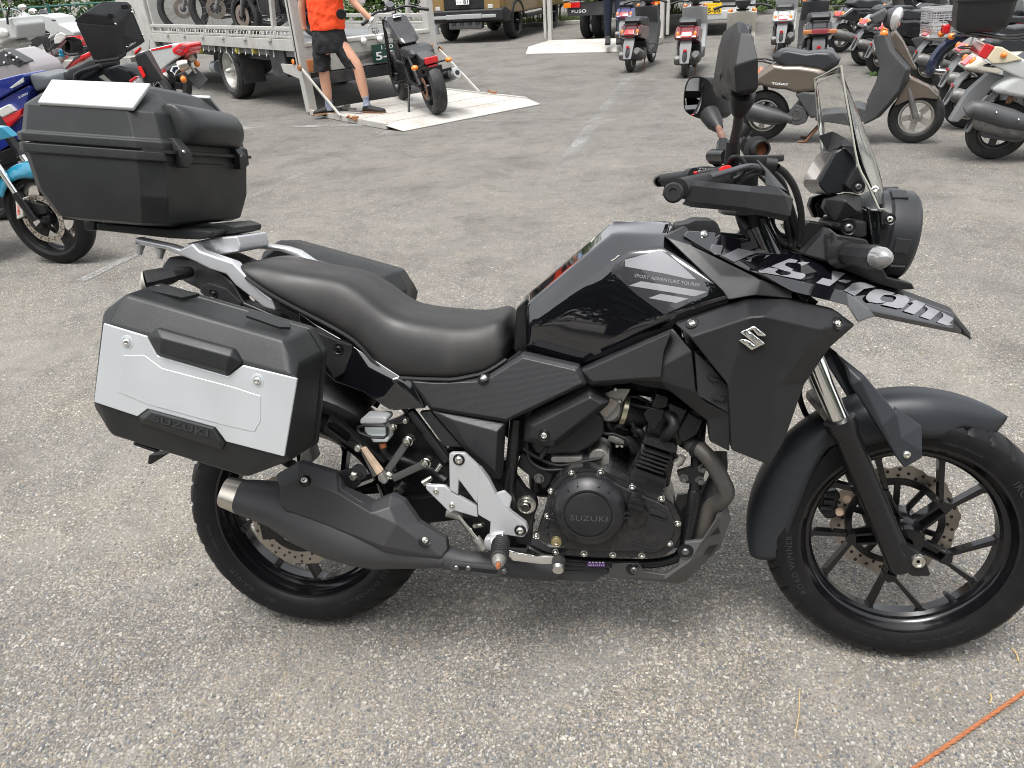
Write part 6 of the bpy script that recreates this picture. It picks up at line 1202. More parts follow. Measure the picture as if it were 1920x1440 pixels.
# navy step-through with wire wheel
CUB = empty('moped', G(1790, 178), rad(0), 'navy step-through moped with wire-spoked rear wheel in the right-hand row', 'moped')
wheel(V((0, 0, .285)), .285, .07, .22, 'rear_wheel', CUB, wire=32, spokes=0, m='chrome'); wheel(V((1.18, 0, .285)), .285, .07, .22, 'front_wheel', CUB, wire=32, spokes=0, m='chrome')
rg = [[V((math.cos(a) * (.32 + dz), y, .285 + math.sin(a) * (.32 + dz))) for y, dz in ((-.06, -.06), (-.055, 0), (0, .02), (.055, 0), (.06, -.06))] for a in [rad(195 - 11 * i) for i in range(12)]]
MB().loft(rg, cap=False, closed=False).build('rear_fender', 'navy_paint', CUB).modifiers.new('thick', 'SOLIDIFY').thickness = .004
wide(MB(), [V((x, 0, z)) for x, z in ((-.1, .62), (.1, .72), (.45, .68), (.5, .5), (.3, .42), (.1, .5))], .09, .1).build('body', 'navy_paint', CUB, bevel=.02)
wide(MB(), [V((x, 0, z)) for x, z in ((-.2, .74), (.15, .78), (.5, .74), (.48, .69), (-.15, .68))], .1, .11).build('seat', 'seat_black', CUB, bevel=.02)
wide(MB(), [V((x, 0, z)) for x, z in ((.78, .3), (.95, .9), (1.02, .88), (.92, .3))], .2, .18).build('leg_shield', 'cream_paint', CUB, bevel=.01)
MB().box((-.22, 0, .66), (.07, .1, .09)).build('tail_light', 'tail_red', CUB, bevel=.02)
for s in (-1, 1): MB().sphere((-.2, .15 * s, .6), .035, 12, 8).build('turn_signal', 'amber', CUB)
MB().tube([(1.18, -.06, .285), (1.0, -.05, .8), (.96, 0, 1.0)], .022, 10).build('fork', 'navy_paint', CUB)
MB().tube([(.9, -.33, 1.0), (.97, -.1, 1.03), (.97, .1, 1.03), (.9, .33, 1.0)], .012, 10).build('handlebar', 'chrome', CUB)
MB().tube([(.3, -.13, .2), (-.1, -.14, .24), (-.3, -.14, .27)], [.025, .04, .03], 12).build('muffler', 'chrome', CUB)
MB().box((.45, 0, .28), (.35, .2, .16)).build('engine', 'cast_alu', CUB, bevel=.03)
# ------------------------------------------------------------------ loading truck with tail lift
mat('truck_white', (0.4, 0.395, 0.37), 0.45, dirt=(0.26, 0.2, 0.14), dirt_amt=0.45, dscale=5, vary=0.06); mat('truck_frame', (0.03, 0.03, 0.032), 0.6, vary=0.3, dirt=(0.13, 0.11, 0.09), dirt_amt=0.4)
mat('lift_white', (0.42, 0.405, 0.375), 0.6, dirt=(0.25, 0.2, 0.15), dirt_amt=0.8, dscale=2.6, bump=0.2, bscale=120); mat('rust_spot', (0.26, 0.12, 0.05), 0.8, vary=0.4, vscale=30)
mat('deck_grey', (0.16, 0.165, 0.17), 0.6, vary=0.15); mat('plate_green', (0.015, 0.055, 0.04), 0.4); mat('plate_white', (0.75, 0.76, 0.74), 0.4); mat('plate_yellow', (0.8, 0.5, 0.02), 0.4); mat('plate_ink', (0.02, 0.04, 0.03), 0.5)
mat('marker_yellow', (0.45, 0.4, 0.05), 0.3, coat=.6); mat('orange_shirt', (0.85, 0.07, 0.012), 0.75, bump=0.3, bscale=25); mat('shorts_black', (0.012, 0.012, 0.014), 0.85, bump=0.3, bscale=30); mat('skin', (0.55, 0.3, 0.2), 0.5, vary=0.06); mat('hair', (0.015, 0.012, 0.01), 0.5)
mat('sock_grey', (0.22, 0.25, 0.32), 0.9); mat('shoe_black', (0.015, 0.014, 0.016), 0.7); mat('sole_brown', (0.2, 0.1, 0.05), 0.7); mat('glove_grey', (0.35, 0.35, 0.34), 0.8); mat('sleeve_blue', (0.28, 0.42, 0.6), 0.8); mat('trouser_navy', (0.012, 0.018, 0.035), 0.85, bump=0.4, bscale=30); mat('lime_paint', (0.3, 0.62, 0.22), 0.35)
mat('glass_dark', (0.02, 0.025, 0.03), 0.05, coat=1); mat('galvanised', (0.28, 0.3, 0.31), 0.5, metal=0.5); mat('kerb_stone', (0.3, 0.29, 0.27), 0.85, vary=0.2)
hl_, hr_ = G(572, 217), G(835, 172); TD = (hr_ - hl_).normalized(); TRZ = math.atan2(TD.x, -TD.y)   # forward = left of the tail edge
if V((math.cos(TRZ), math.sin(TRZ), 0)).dot(V((-1, 1, 0))) < 0: TRZ += PI
TW = 2.06
TR = empty('flatbed_truck', (hl_ + hr_) / 2, TRZ, 'white flatbed motorcycle transport truck with its tail lift lowered', 'truck')
q3 = plane_crop(TR, 240, 0, 4.8); HW = TW / 2
def bxp(name, x0, x1, y0, y1, z0, z1, m, parent, bevel=.008): return MB().box(((x0 + x1) / 2, (y0 + y1) / 2, (z0 + z1) / 2), (abs(x1 - x0), abs(y1 - y0), abs(z1 - z0))).build(name, m, parent, bevel=bevel)
zb = q3(1300, 345, HW).z; zt_ = q3(1300, 240, HW).z                    # rail: bottom and top at the tail
BL = 5.6
bed = bxp('cargo_deck', .10, BL, -HW + .06, HW - .06, zb - .22, zb - .06, 'deck_grey', TR)
for s in (1, -1):
    y = HW * s; yi = (HW - .05) * s
    rl = bxp('side_rail', .12, BL, yi, y, zt_ - .05, zt_, 'truck_white', TR)
    bxp('side_rail', .12, BL, yi, y, zb, zb + .035, 'truck_white', TR); bxp('side_board', .10, BL, yi - .01 * s, y + .01 * s, zb - .14, zb - .004, 'truck_white', TR)
    bxp('deck_edge', .12, BL, yi - .14 * s, yi - .1 * s, zb - .3, zb - .15, 'truck_frame', TR)
    for k in range(14): bxp('rail_post', .14 + k * .41, .14 + k * .41 + .075, yi + .004 * s, y - .003 * s, zb + .035, zt_ - .05, 'truck_white', TR, .004)
    if s > 0:
        for k in range(40):
            x = .26 + k * .108; MB().tube([V((x, y - .02, zt_ - .055)), V((x + .012, y + .008, zb + .07)), V((x - .004, y + .014, zb + .045))], .007, 6).build('tie_hook', 'truck_white', TR)
        for k in range(16):
            x = .75 + k * .23; MB().tube([V((x, y - .01, zb - .14)), V((x, y - .008, zb - .2)), V((x - .02, y + .01, zb - .225))], .008, 6).build('tie_hook', 'truck_white', TR)
        for k in range(6): MB().box((.75 + k * .8, y + .02, zb - .02), (.11, .03, .035)).build('hinge', 'truck_white', TR, bevel=.006)
        for u in (655, 995, 1145):
            p = q3(u, 455, HW - .05); MB().lathe([(.00005, .05), (.035, .04), (.05, 0), (.045, -.03)], p, (0, 1, 0), 14).build('marker_lamp', 'marker_yellow', TR)
bxp('chassis', -.0, BL + .4, -.4, .4, .5, zb - .22, 'truck_frame', TR)
bxp('under_rear', .05, .3, -.95, .95, .42, .6, 'truck_frame', TR); bxp('rear_bumper', -.02, .10, -.75, .75, .33, .47, 'truck_frame', TR)
bxp('tail_sill', .0, .12, -HW + .1, HW - .1, zb - .4, zb - .1, 'truck_white', TR); bxp('deck_lip', -.01, .2, -HW + .1, HW - .1, zb - .098, zb - .05, 'truck_white', TR)
wx = plane_crop(TR)(450, 193, HW - .12).x
for x in (wx, wx + 3.1):
    for s in (1, -1):
        t = wheel(V((x, s * (HW - .18), .4)), .4, .27, .26, 'wheel', TR, spokes=0, m='wheel_silver' if mat('wheel_silver', (0.5, 0.49, 0.46), .4, metal=.6, dirt=(.14, .11, .08), dirt_amt=.5, dscale=8) else 0)
        MB().lathe([(.265, .06 * s), (.235, .09 * s), (.2, -.03 * s), (.12, -.05 * s), (.09, .03 * s), (.00005, .03 * s)], V((x, s * (HW - .16), .4)), (0, 1, 0), 36).build('wheel_disc', 'wheel_silver', t)
    for s in (1, -1): MB().loft([[V((x + math.cos(a) * r, s * yy, .375 + math.sin(a) * r)) for yy, r in ((HW - .32, .45), (HW - .02, .45))] for a in [rad(20 + 14 * i) for i in range(11)]], cap=False, closed=False).build('mudguard', 'truck_frame', TR).modifiers.new('thick', 'SOLIDIFY').thickness = .01
MB().box((wx - .56, HW - .2, .50), (.012, .34, .5)).build('mud_flap', 'truck_frame', TR, bevel=.003)
bxp('side_box', .5, .95, HW - .35, HW - .03, .42, .78, 'truck_frame', TR); 
MB().tube([V((wx + .75, HW - .2, .4)), V((wx + .95, HW - .2, .4))], .09, 16).build('air_tank', 'galvanised', TR)
# lift posts, links, ramp
for s in (1, -1):
    po = MB().prism([V((x, s * HW, z)) for x, z in ((-.02, .03), (.09, .03), (.13, .55), (.17, zt_ + 1.5), (.02, zt_ + 1.5), (.0, .55))], (0, -.11 * s, 0)).build('lift_post', 'truck_white', TR, bevel=.008)
    bxp('post_slot', .055, .085, (HW + .002) * s, (HW - .02) * s, zb - .3, zt_ + 1.4, 'soot_slot_dark', po, 0)
    MB().prism([V((x, (HW - .005) * s, z)) for x, z in ((.1, .42), (.55, .48), (.60, zb - .3), (.1, zb - .3))], (0, -.04 * s, 0)).build('post_gusset', 'truck_white', TR, bevel=.004)
    MB().bar(V((.62, (HW - .02) * s, zt_)), V((.3, (HW - .02) * s, zt_ + 1.3)), .05, .07).build('post_brace', 'truck_white', TR, bevel=.005)
    MB().bar(V((-.02, (HW + .015) * s, .56)), V((-.86, (HW + .015) * s, .06)), .022, .03).build('lift_link', 'lift_white', TR, bevel=.004)
    MB().lathe([(.00005, .03), (.035, .03), (.04, 0)], V((-.02, (HW + .02) * s, .56)), (0, s, 0), 12).build('link_pin', 'rust_spot', TR)
MB().lathe([(.00005, .01), (.032, .008), (.036, 0)], V((.2, HW + .001, .62)), (0, 1, 0), 14).build('reflector', 'amber', TR)
R_ = plane_crop(TR)
fr_, tp = G(770, 248), G(1003, 197)
def loc(p): 
    h = V((math.cos(TRZ), math.sin(TRZ), 0)); n = V((-math.sin(TRZ), math.cos(TRZ), 0)); d = V(p) - V(TR.location); return V((d.dot(h), d.dot(n), p.z))
c = [loc(hl_), loc(fr_), loc(tp), loc(hr_)]
LX = (c[1].x + c[2].x) / 2
rp = MB().shell([V((-.02, HW, .05)), V((LX + .3, HW, .05)), V((LX + .02, HW - .04, .012)), V((LX + .02, -HW + .04, .012)), V((LX + .3, -HW, .05)), V((-.02, -HW, .05))], [(0, 1, 4, 5), (1, 2, 3, 4)], (0, 0, -.010)).build('lift_platform', 'lift_white', TR, bevel=.003)
for s in (1, -1):
    e = bxp('platform_edge', -.02, LX + .3, (HW + .004) * s, (HW - .03) * s, .004, .066, 'truck_white', TR, .004)
    MB().box((LX * .55, HW * s, .065), (.1, .05, .05)).build('edge_bracket', 'rust_spot', TR, bevel=.01)
    MB().box((-.35, (HW + .008) * s, .035), (.24, .006, .018)).build('edge_slot', 'soot_slot_dark', TR)
    MB().tube([V((LX * .52, (HW + .02) * s, .06)), V((LX * .5, (HW + .02) * s, .09)), V((LX * .47, (HW + .02) * s, .06))], .012, 6).build('edge_loop', 'rust_spot', TR)
for x in [LX * f for f in (.3, .55, .8)]: bxp('platform_rib', x, x + .03, -HW + .03, HW - .03, .0505, .054, 'lift_white', TR, 0)
# plate, lamps, cab
pl = bxp('number_plate', -.035, -.022, -.42, .02, .5, .72, 'plate_green', TR, .003)
text_obj('plate_number', '5-31', V((-.0362, -.02, .53)), V((-.0362, -.4, .53)), V((-.0362, -.02, .63)), 'white_print', TR, .002, .02); text_obj('plate_region', '130', V((-.0362, -.12, .655)), V((-.0362, -.3, .655)), V((-.0362, -.12, .705)), 'white_print', TR, .002)
for s in (1, -1): bxp('tail_lamp', -.03, .06, s * .95, s * .66, .5, .64, 'amber_dull', TR, .01); MB().sphere((-.03, s * .12, .78), .04, 12, 8).build('plate_lamp', 'white_print', TR)
cabm = MB().loft([[V((x, y, z)) for y, z in ((-1.0, .5), (1.0, .5), (1.03, 1.3), (.92, 2.35), (-.92, 2.35), (-1.03, 1.3))] for x in (BL + .1, BL + 1.5, BL + 1.75)])
cabm.build('cab', 'truck_white', TR, bevel=.04); 
for s in (1, -1): MB().prism([V((x, 1.02 * s, z)) for x, z in ((BL + .45, 1.4), (BL + 1.45, 1.4), (BL + 1.3, 2.1), (BL + .45, 2.1))], (0, -.06 * s, .0)).build('cab_window', 'glass_dark', TR, bevel=.01)
bxp('headboard', BL - .05, BL + .02, -HW + .05, HW - .05, zb, zb + 1.3, 'truck_white', TR)
# ------------------------------------------------------------------ generic naked motorcycle, local axes: rear axle at x = 0
def naked(root, RW=.3, wb=1.42, tank='black_paint', frame='satin_black', seat='seat_black', wire=0, w=.12, tall=0.0, fend=None, plate=False, rimm='satin_black', bars=True, tailw=True, tyre='tyre_plain'):
    fx = wb; rk = .42; z = tall
    wheel(V((0, 0, RW)), RW, w * 1.15, RW - .1, 'rear_wheel', root, spokes=0 if wire else 7, wire=wire, m=rimm, tyre=tyre); wheel(V((fx, 0, RW)), RW, w, RW - .09, 'front_wheel', root, spokes=0 if wire else 7, wire=wire, m=rimm, tyre=tyre)
    hx, hz = fx - rk * .72, RW + .55 + z
    for s in (-1, 1):
        MB().tube([V((fx, .09 * s, RW)), V((fx - .13, .09 * s, RW + .28)), V((hx, .09 * s, hz)), V((hx - .04, .09 * s, hz + .12))], [.026, .026, .02, .02], 12).build('fork_leg', 'grime_metal', root)
    MB().lathe([(.08, -.004), (.145, -.004), (.145, .004), (.08, .004)], V((fx, .07, RW)), (0, 1, 0), 36, closed=True).build('brake_disc', 'disc_steel', root)
    wide(MB(), [V((x, 0, zz + z)) for x, zz in ((.55, .80), (.62, .95), (.8, 1.02), (.98, .98), (1.05, .86), (.85, .76))], .11, .15).build('fuel_tank', tank, root, bevel=.04, seg=3)
    wide(MB(), [V((x, 0, zz + z * .8)) for x, zz in ((-.25, .80), (.0, .83), (.3, .76), (.55, .80), (.55, .70), (.2, .68), (-.2, .74))], .10, .13).build('seat', seat, root, bevel=.025, seg=3)
    if tailw: wide(MB(), [V((x, 0, zz + z * .8)) for x, zz in ((-.38, .78), (-.2, .78), (.25, .68), (.2, .6), (-.3, .7))], .08, .09).build('tail', tank, root, bevel=.02)
    en = MB(); en.box((.72, 0, .45), (.42, .28, .3)); en.box((.82, 0, .68), (.24, .22, .26)); en.build('engine', 'engine_black', root, bevel=.03)
    fr = MB()
    for s in (-1, 1):
        fr.tube([V((hx - .02, .04 * s, hz)), V((.5, .12 * s, .72 + z * .6)), V((.42, .12 * s, .4)), V((0, .11 * s, RW))], .018, 10); fr.tube([V((.5, .11 * s, .7 + z * .6)), V((-.2, .1 * s, .7 + z * .6))], .014, 8); fr.tube([V((hx, .03 * s, hz - .05)), V((.95, .12 * s, .35)), V((.55, .12 * s, .27))], .016, 10)
    fr.build('frame', frame, root)
    for s in (-1, 1): MB().tube([V((.05, .13 * s, RW + .05)), V((.15, .13 * s, .68))], .024, 10).build('shock_absorber', 'grime_metal', root)
    MB().tube([V((.9, -.1, .4)), V((.8, -.12, .22)), V((.4, -.16, .24)), V((.1, -.19, .3)), V((-.2, -.2, .36)), V((-.28, -.2, .37))], [.02, .02, .025, .05, .05, .035], 14).build('exhaust', 'grime_metal', root)
    for a0, a1, c0_, nm in ((40, 150, fx, 'front_fender'), (60, 170, 0, 'rear_fender')):
        if nm == 'rear_fender' and plate: continue
        MB().loft([[V((c0_ + math.cos(a) * (RW + .025 + dz), y * w / .12, RW + math.sin(a) * (RW + .025 + dz))) for y, dz in ((-.06, -.03), (-.05, .01), (0, .02), (.05, .01), (.06, -.03))] for a in [rad(a0 + (a1 - a0) * i / 10) for i in range(11)]], cap=False, closed=False).build(nm, fend or tank, root).modifiers.new('thick', 'SOLIDIFY').thickness = .004
    if bars:
        hb = V((hx - .05, 0, hz + .18))
        MB().tube([hb + V((-.12, -.36, .03)), hb + V((-.02, -.14, .04)), hb, hb + V((-.02, .14, .04)), hb + V((-.12, .36, .03))], .012, 10, sub=3).build('handlebar', 'satin_black', root)
        for s in (-1, 1): 
            MB().tube([hb + V((-.09, .26 * s, .033)), hb + V((-.125, .38 * s, .03))], .018, 10).build('grip', 'rubber', root)
            MB().tube([hb + V((-.03, .2 * s, .04)), hb + V((-.03, .24 * s, .17))], .005, 8).build('mirror_stem', 'satin_black', root); MB().sphere(hb + V((-.03, .27 * s, .2)), .06, 14, 8, (.3, 1, .7)).build('mirror', 'satin_black', root)
        MB().lathe([(.02, -.07), (.07, -.04), (.085, .02), (.08, .03), (.00005, .05)], V((hx + .06, 0, hz + .05)), (1, 0, -.1), 24).build('headlight', 'lamp_glass', root)
    return root
# black cruiser on the lift
gr_, gf_ = G(822, 213, .055), G(758, 185, .055)
CR = empty('cruiser_motorcycle', gr_, math.atan2((gf_ - gr_).y, (gf_ - gr_).x), 'black cruiser motorcycle seen from behind on the white lift platform', 'motorcycle'); CR.rotation_euler.x = rad(-7)
hz_ = {}
wheel(V((0, 0, .30)), .30, .17, .205, 'rear_wheel', CR, spokes=7, m='satin_black', n=60); wheel(V((1.49, 0, .30)), .30, .14, .205, 'front_wheel', CR, spokes=7, m='satin_black', n=60)
wide(MB(), [V((x, 0, z)) for x, z in ((.52, .74), (.58, .80), (.95, 1.02), (1.08, 1.03), (1.18, .93), (1.05, .82), (.7, .74))], .09, .135).build('fuel_tank', 'black_paint', CR, bevel=.045, seg=4)
MB().lathe([(.00005, .01), (.04, .01), (.045, 0)], V((1.02, 0, 1.035)), (-.1, 0, 1), 20).build('filler_cap', 'chrome', CR); MB().box((.9, 0, 1.012), (.05, .1, .004)).build('caution_label', 'plate_white', CR)
wide(MB(), [V((x, 0, z)) for x, z in ((.08, .66), (.16, .72), (.36, .73), (.55, .72), (.58, .66), (.4, .62), (.15, .61))], .12, .15).build('seat', 'seat_black', CR, bevel=.03, seg=4)
wide(MB(), [V((x, 0, z)) for x, z in ((-.16, .62), (.1, .68), (.3, .62), (.2, .56), (-.12, .54))], .08, .09).build('rear_fender', 'black_paint', CR, bevel=.02)
MB().box((-.17, 0, .60), (.07, .15, .07)).build('tail_light', 'tail_red', CR, bevel=.012); MB().box((-.17, 0, .525), (.05, .11, .05)).build('tail_reflector', 'tail_red', CR, bevel=.008)
MB().bar(V((-.2, -.2, .47)), V((-.2, .2, .47)), .03, .03).build('plate_bar', 'satin_black', CR, bevel=.004); MB().box((-.19, 0, .49), (.04, .2, .09)).build('plate_holder', 'satin_black', CR, bevel=.006)
for s in (-1, 1):
    MB().tube([V((-.14, .08 * s, .56)), V((-.15, .17 * s, .56))], .01, 8).build('signal_stalk', 'satin_black', CR); MB().sphere(V((-.17, .2 * s, .56)), .04, 14, 10, (1.2, 1, .75)).build('turn_signal', 'amber', CR)
    MB().tube([V((.02, .13 * s, .34)), V((.22, .14 * s, .64))], .026, 12).build('shock_absorber', 'dark_metal', CR)
    MB().tube([V((1.49, .1 * s, .3)), V((1.3, .1 * s, .75)), V((1.2, .1 * s, 1.0))], [.03, .024, .022], 12).build('fork_leg', 'satin_black', CR)
ex = MB().tube([V((.85, -.14, .3)), V((.5, -.19, .3)), V((.2, -.22, .33)), V((-.16, -.24, .40))], [.03, .04, .065, .065], 18).build('exhaust', 'dark_metal', CR)
MB().tube([V((-.12, -.238, .392)), V((-.21, -.243, .412)), V((-.25, -.245, .42))], [.068, .062, .045], 18).build('exhaust_tip', 'silver_body', ex); MB().lathe([(.00005, 0), (.026, 0), (.03, -.01)], V((-.252, -.245, .42)), (-1, 0, .2), 14).build('exhaust_mouth', 'soot_slot_dark', ex)
en = MB(); en.box((.72, 0, .42), (.4, .3, .28)); en.box((.85, 0, .63), (.22, .22, .26)); en.build('engine', 'engine_black', CR, bevel=.03)
fr = MB()
for s in (-1, 1): fr.tube([V((1.15, .03 * s, .92)), V((.6, .12 * s, .64)), V((.48, .13 * s, .35)), V((.0, .12 * s, .3))], .02, 10); fr.tube([V((1.12, .04 * s, .8)), V((.95, .13 * s, .3)), V((.55, .13 * s, .26))], .018, 10); fr.tube([V((.6, .12 * s, .62)), V((.1, .1 * s, .6))], .018, 10)
fr.build('frame', 'satin_black', CR)
MB().tube([V((.98, -.4, 1.02)), V((1.1, -.2, 1.09)), V((1.16, -.06, 1.08)), V((1.16, .06, 1.08)), V((1.1, .2, 1.09)), V((.98, .4, 1.02))], .013, 10, sub=3).build('handlebar', 'satin_black', CR)
for s in (-1, 1):
    MB().tube([V((1.03, .3 * s, 1.045)), V((.96, .42 * s, 1.01))], .019, 10).build('grip', 'rubber', CR); MB().tube([V((1.12, .24 * s, 1.09)), V((1.14, .3 * s, 1.22))], .006, 8).build('mirror_stem', 'satin_black', CR); MB().sphere(V((1.13, .33 * s, 1.25)), .055, 14, 10, (.3, 1, .9)).build('mirror', 'lamp_glass', CR)
MB().lathe([(.00005, .03), (.045, .03), (.055, .015), (.05, -.03)], V((1.14, 0, 1.13)), (-.7, 0, .6), 20).build('meter', 'glass_dark', CR)
MB().tube([V((.55, .14, .28)), V((.42, .24, .02)), V((.36, .27, .005))], .014, 8).build('side_stand', 'satin_black', CR)
for s in (-1, 1): MB().tube([V((.75, .14 * s, .32)), V((.72, .27 * s, .33))], .016, 8).build('footpeg', 'rubber', CR)
MB().lathe([(.07, -.004), (.12, -.004), (.12, .004), (.07, .004)], V((0, .1, .3)), (0, 1, 0), 30, closed=True).build('sprocket', 'rust', CR)
# three off-road machines on the truck deck, front wheels at its near side
for k, (u, v, lab, tk) in enumerate(((1100, 0, 'black wire-wheeled motorcycle nearest the post on the truck deck', 'black_paint'), (760, 0, 'wire-wheeled motorcycle in the middle of the truck deck', 'black_paint'), (440, 0, 'green-forked trail motorcycle at the front of the truck deck', 'lime_paint'))):
    x = q3((810, 500, 260)[k], 120, HW - .35).x
    c_ = V((math.cos(TRZ), math.sin(TRZ), 0)) * x + V((-math.sin(TRZ), math.cos(TRZ), 0)) * (HW - .34 - .02 * k) + V(TR.location)
    rz = TRZ + rad((64, 68, 72)[k]); mroot = empty('trail_motorcycle', (0, 0, 0), rz, lab, 'motorcycle', 'motorcycles loaded on the truck')
    naked(mroot, RW=.4, wb=1.36, tank=tk, wire=32, rimm='satin_black', w=.1, tall=.08)
    mroot.location = V((c_.x - math.cos(rz) * 1.36, c_.y - math.sin(rz) * 1.36, zb - .06))
x = 1.0
rz = TRZ + rad(15); mroot = empty('naked_motorcycle', V(TR.location) + V((math.cos(TRZ), math.sin(TRZ), 0)) * .75 + V((-math.sin(TRZ), math.cos(TRZ), 0)) * .35 + V((0, 0, zb - .06)), rz, 'black motorcycle standing at the tail of the truck deck behind the worker', 'motorcycle', 'motorcycles loaded on the truck'); naked(mroot, tank='black_paint')
# ------------------------------------------------------------------ people
def person(name, label, joints, radii, edges, m, tree):
    pass
def skin_body(name, pts, edges, m, parent=None, sub=2, root=0):
    me = bpy.data.meshes.new(name); me.from_pydata([p for p, r in pts], edges, []); o = bpy.data.objects.new(name, me); COL.objects.link(o)
    md = o.modifiers.new('skin', 'SKIN'); md.use_smooth_shade = True
    for i, (p, r) in enumerate(pts): me.skin_vertices[0].data[i].radius = r if isinstance(r, tuple) else (r, r); me.skin_vertices[0].data[i].use_root = (i == root)
    s = o.modifiers.new('subdivision', 'SUBSURF'); s.levels = sub; s.render_levels = sub
    me.materials.append(MATS[m])
    if parent: o.parent = parent
    return o
PY = G(655, 212, .05).y
W1 = lambda u, v, dy=0.0: WY(560 + u / 6, v / 6, PY + dy)
PE = empty('person', (0, 0, 0), 0, 'person in orange vest and black shorts standing on the lift steadying the cruiser', 'person')
hipc = W1(350, 500); px_ = lambda p: V(p)
la, ra = W1(345, 1190, .02), W1(760, 1140, -.02); lk, rk2 = W1(285, 830, .0), W1(665, 745, -.03); lh, rh = W1(265, 480), W1(450, 480)
neck = W1(300, -420); chest = W1(290, -180); waist = W1(325, 250); sh_r = W1(500, -215, .0); sh_l = W1(80, -215); elb = W1(620, 30, -.02); wr = W1(830, 235, -.02); hd_ = W1(300, -640)
body = skin_body('body', [(hipc + V((0, 0, .05)), (.15, .11)), (waist, (.14, .1)), (chest, (.17, .11)), (neck, .055), (hd_ - V((0, 0, .04)), (.07, .085)), (hd_ + V((0, 0, .08)), (.075, .09)), (lh, .1), (lk, .066), (la + V((0, 0, .2)), .066), (la + V((0, 0, .04)), .042), (rh, .1), (rk2, .066), (ra.lerp(rk2, .5), .066), (ra, .042),
    (sh_r, .062), (elb, .043), (wr, .028), (sh_l, .062), (W1(30, 60), .043), (W1(60, 300, .05), .03), (W1(75, 350, .05), .035)],
    [(0, 1), (1, 2), (2, 3), (3, 4), (4, 5), (0, 6), (6, 7), (7, 8), (8, 9), (0, 10), (10, 11), (11, 12), (12, 13), (2, 14), (14, 15), (15, 16), (2, 17), (17, 18), (18, 19), (19, 20)], 'skin', PE)
def ringy(c, rx, ry, n=20, ph=0.0, wob=0.0): return [V(c) + V((rx * math.cos(2 * PI * i / n), ry * math.sin(2 * PI * i / n), wob * math.sin(5 * 2 * PI * i / n + ph))) for i in range(n)]
def tubey(name, rows, m, parent): 
    o = MB().loft([ringy(c, rx, ry, 20, k, wb) for k, (c, rx, ry, wb) in enumerate(rows)], cap=False).build(name, m, parent, sub=3); dm = o.modifiers.new('folds', 'DISPLACE'); dm.texture = FOLD; dm.strength = .03; dm.mid_level = .5; o.modifiers.new('thick', 'SOLIDIFY').thickness = .008; return o
FOLD = bpy.data.textures.new('folds', 'CLOUDS'); FOLD.noise_scale = .09
tubey('vest', [(W1(330, 332), .205, .155, .008), (W1(325, 300), .212, .16, .006), (W1(312, 220), .215, .165, .012), (W1(300, 110), .215, .165, .01), (W1(290, -20), .225, .16, .01), (W1(285, -150), .235, .155, 0), (W1(285, -250), .2, .13, 0), (W1(295, -330), .1, .09, 0)], 'orange_shirt', PE)
for nm, s0, e0 in (('sleeve', sh_r, elb), ('sleeve', sh_l, W1(30, 60))): tubey(nm, [(s0 + V((0, 0, .03)), .07, .08, 0), (s0.lerp(e0, .3), .075, .075, .003), (s0.lerp(e0, .62), .07, .07, .006)], 'orange_shirt' if s0 == sh_l else 'sleeve_blue', PE)
pc = W1(350, 470)
sh_ = MB(); 
tubey('shorts', [(W1(328, 318), .19, .145, .004), (W1(335, 400), .205, .16, .004), (W1(350, 500), .215, .165, 0), (W1(362, 590), .2, .15, 0)], 'shorts_black', PE)
for hh, kk, wdt in ((W1(255, 520), W1(268, 800), .098), (W1(460, 520), W1(628, 760), .098)):
    tubey('shorts_leg', [(hh + V((0, 0, .1)), wdt * .9, wdt, 0), (hh, wdt * 1.08, wdt * 1.12, 0), (hh.lerp(kk, .5), wdt * 1.08, wdt * 1.08, .006), (hh.lerp(kk, .85), wdt * 1.05, wdt, .008), (kk, wdt * 1.05, wdt, .008)], 'shorts_black', PE)
for an, toe, lat in ((la, V((-.17, -.06, 0)), 0), (ra, V((.22, -.08, 0)), 0)):
    tubey('sock', [(an + V((0, 0, .06)), .045, .05, .002), (an + V((0, 0, .0)), .042, .048, .003), (an + V((0, 0, -.05)), .042, .05, 0)], 'sock_grey', PE)
    b_ = V((an.x, an.y, .058)); f_ = b_ + toe; d = toe.normalized(); sd2 = V((-d.y, d.x, 0))
    rows = [(b_ - d * .07, .028, .05), (b_ - d * .03, .042, .085), (b_ + d * .04, .045, .085), (b_ + d * .12, .05, .06), (f_ * .99 + b_ * .01, .048, .05), (f_ + d * .03, .02, .03)]
    MB().loft([[p + sd2 * (w_ * math.cos(a)) + V((0, 0, max(.0, h_ * (.5 + .5 * math.sin(a))))) for a in [2 * PI * i / 14 for i in range(14)]] for p, w_, h_ in rows]).build('shoe', 'shoe_black', PE, sub=1)
    MB().loft([[p + sd2 * (w_ * 1.06 * math.cos(a)) + V((0, 0, -.006 + (.018 if math.sin(a) > 0 else 0))) for a in [2 * PI * i / 14 for i in range(14)]] for p, w_, h_ in rows]).build('shoe_sole', 'sole_brown', PE)
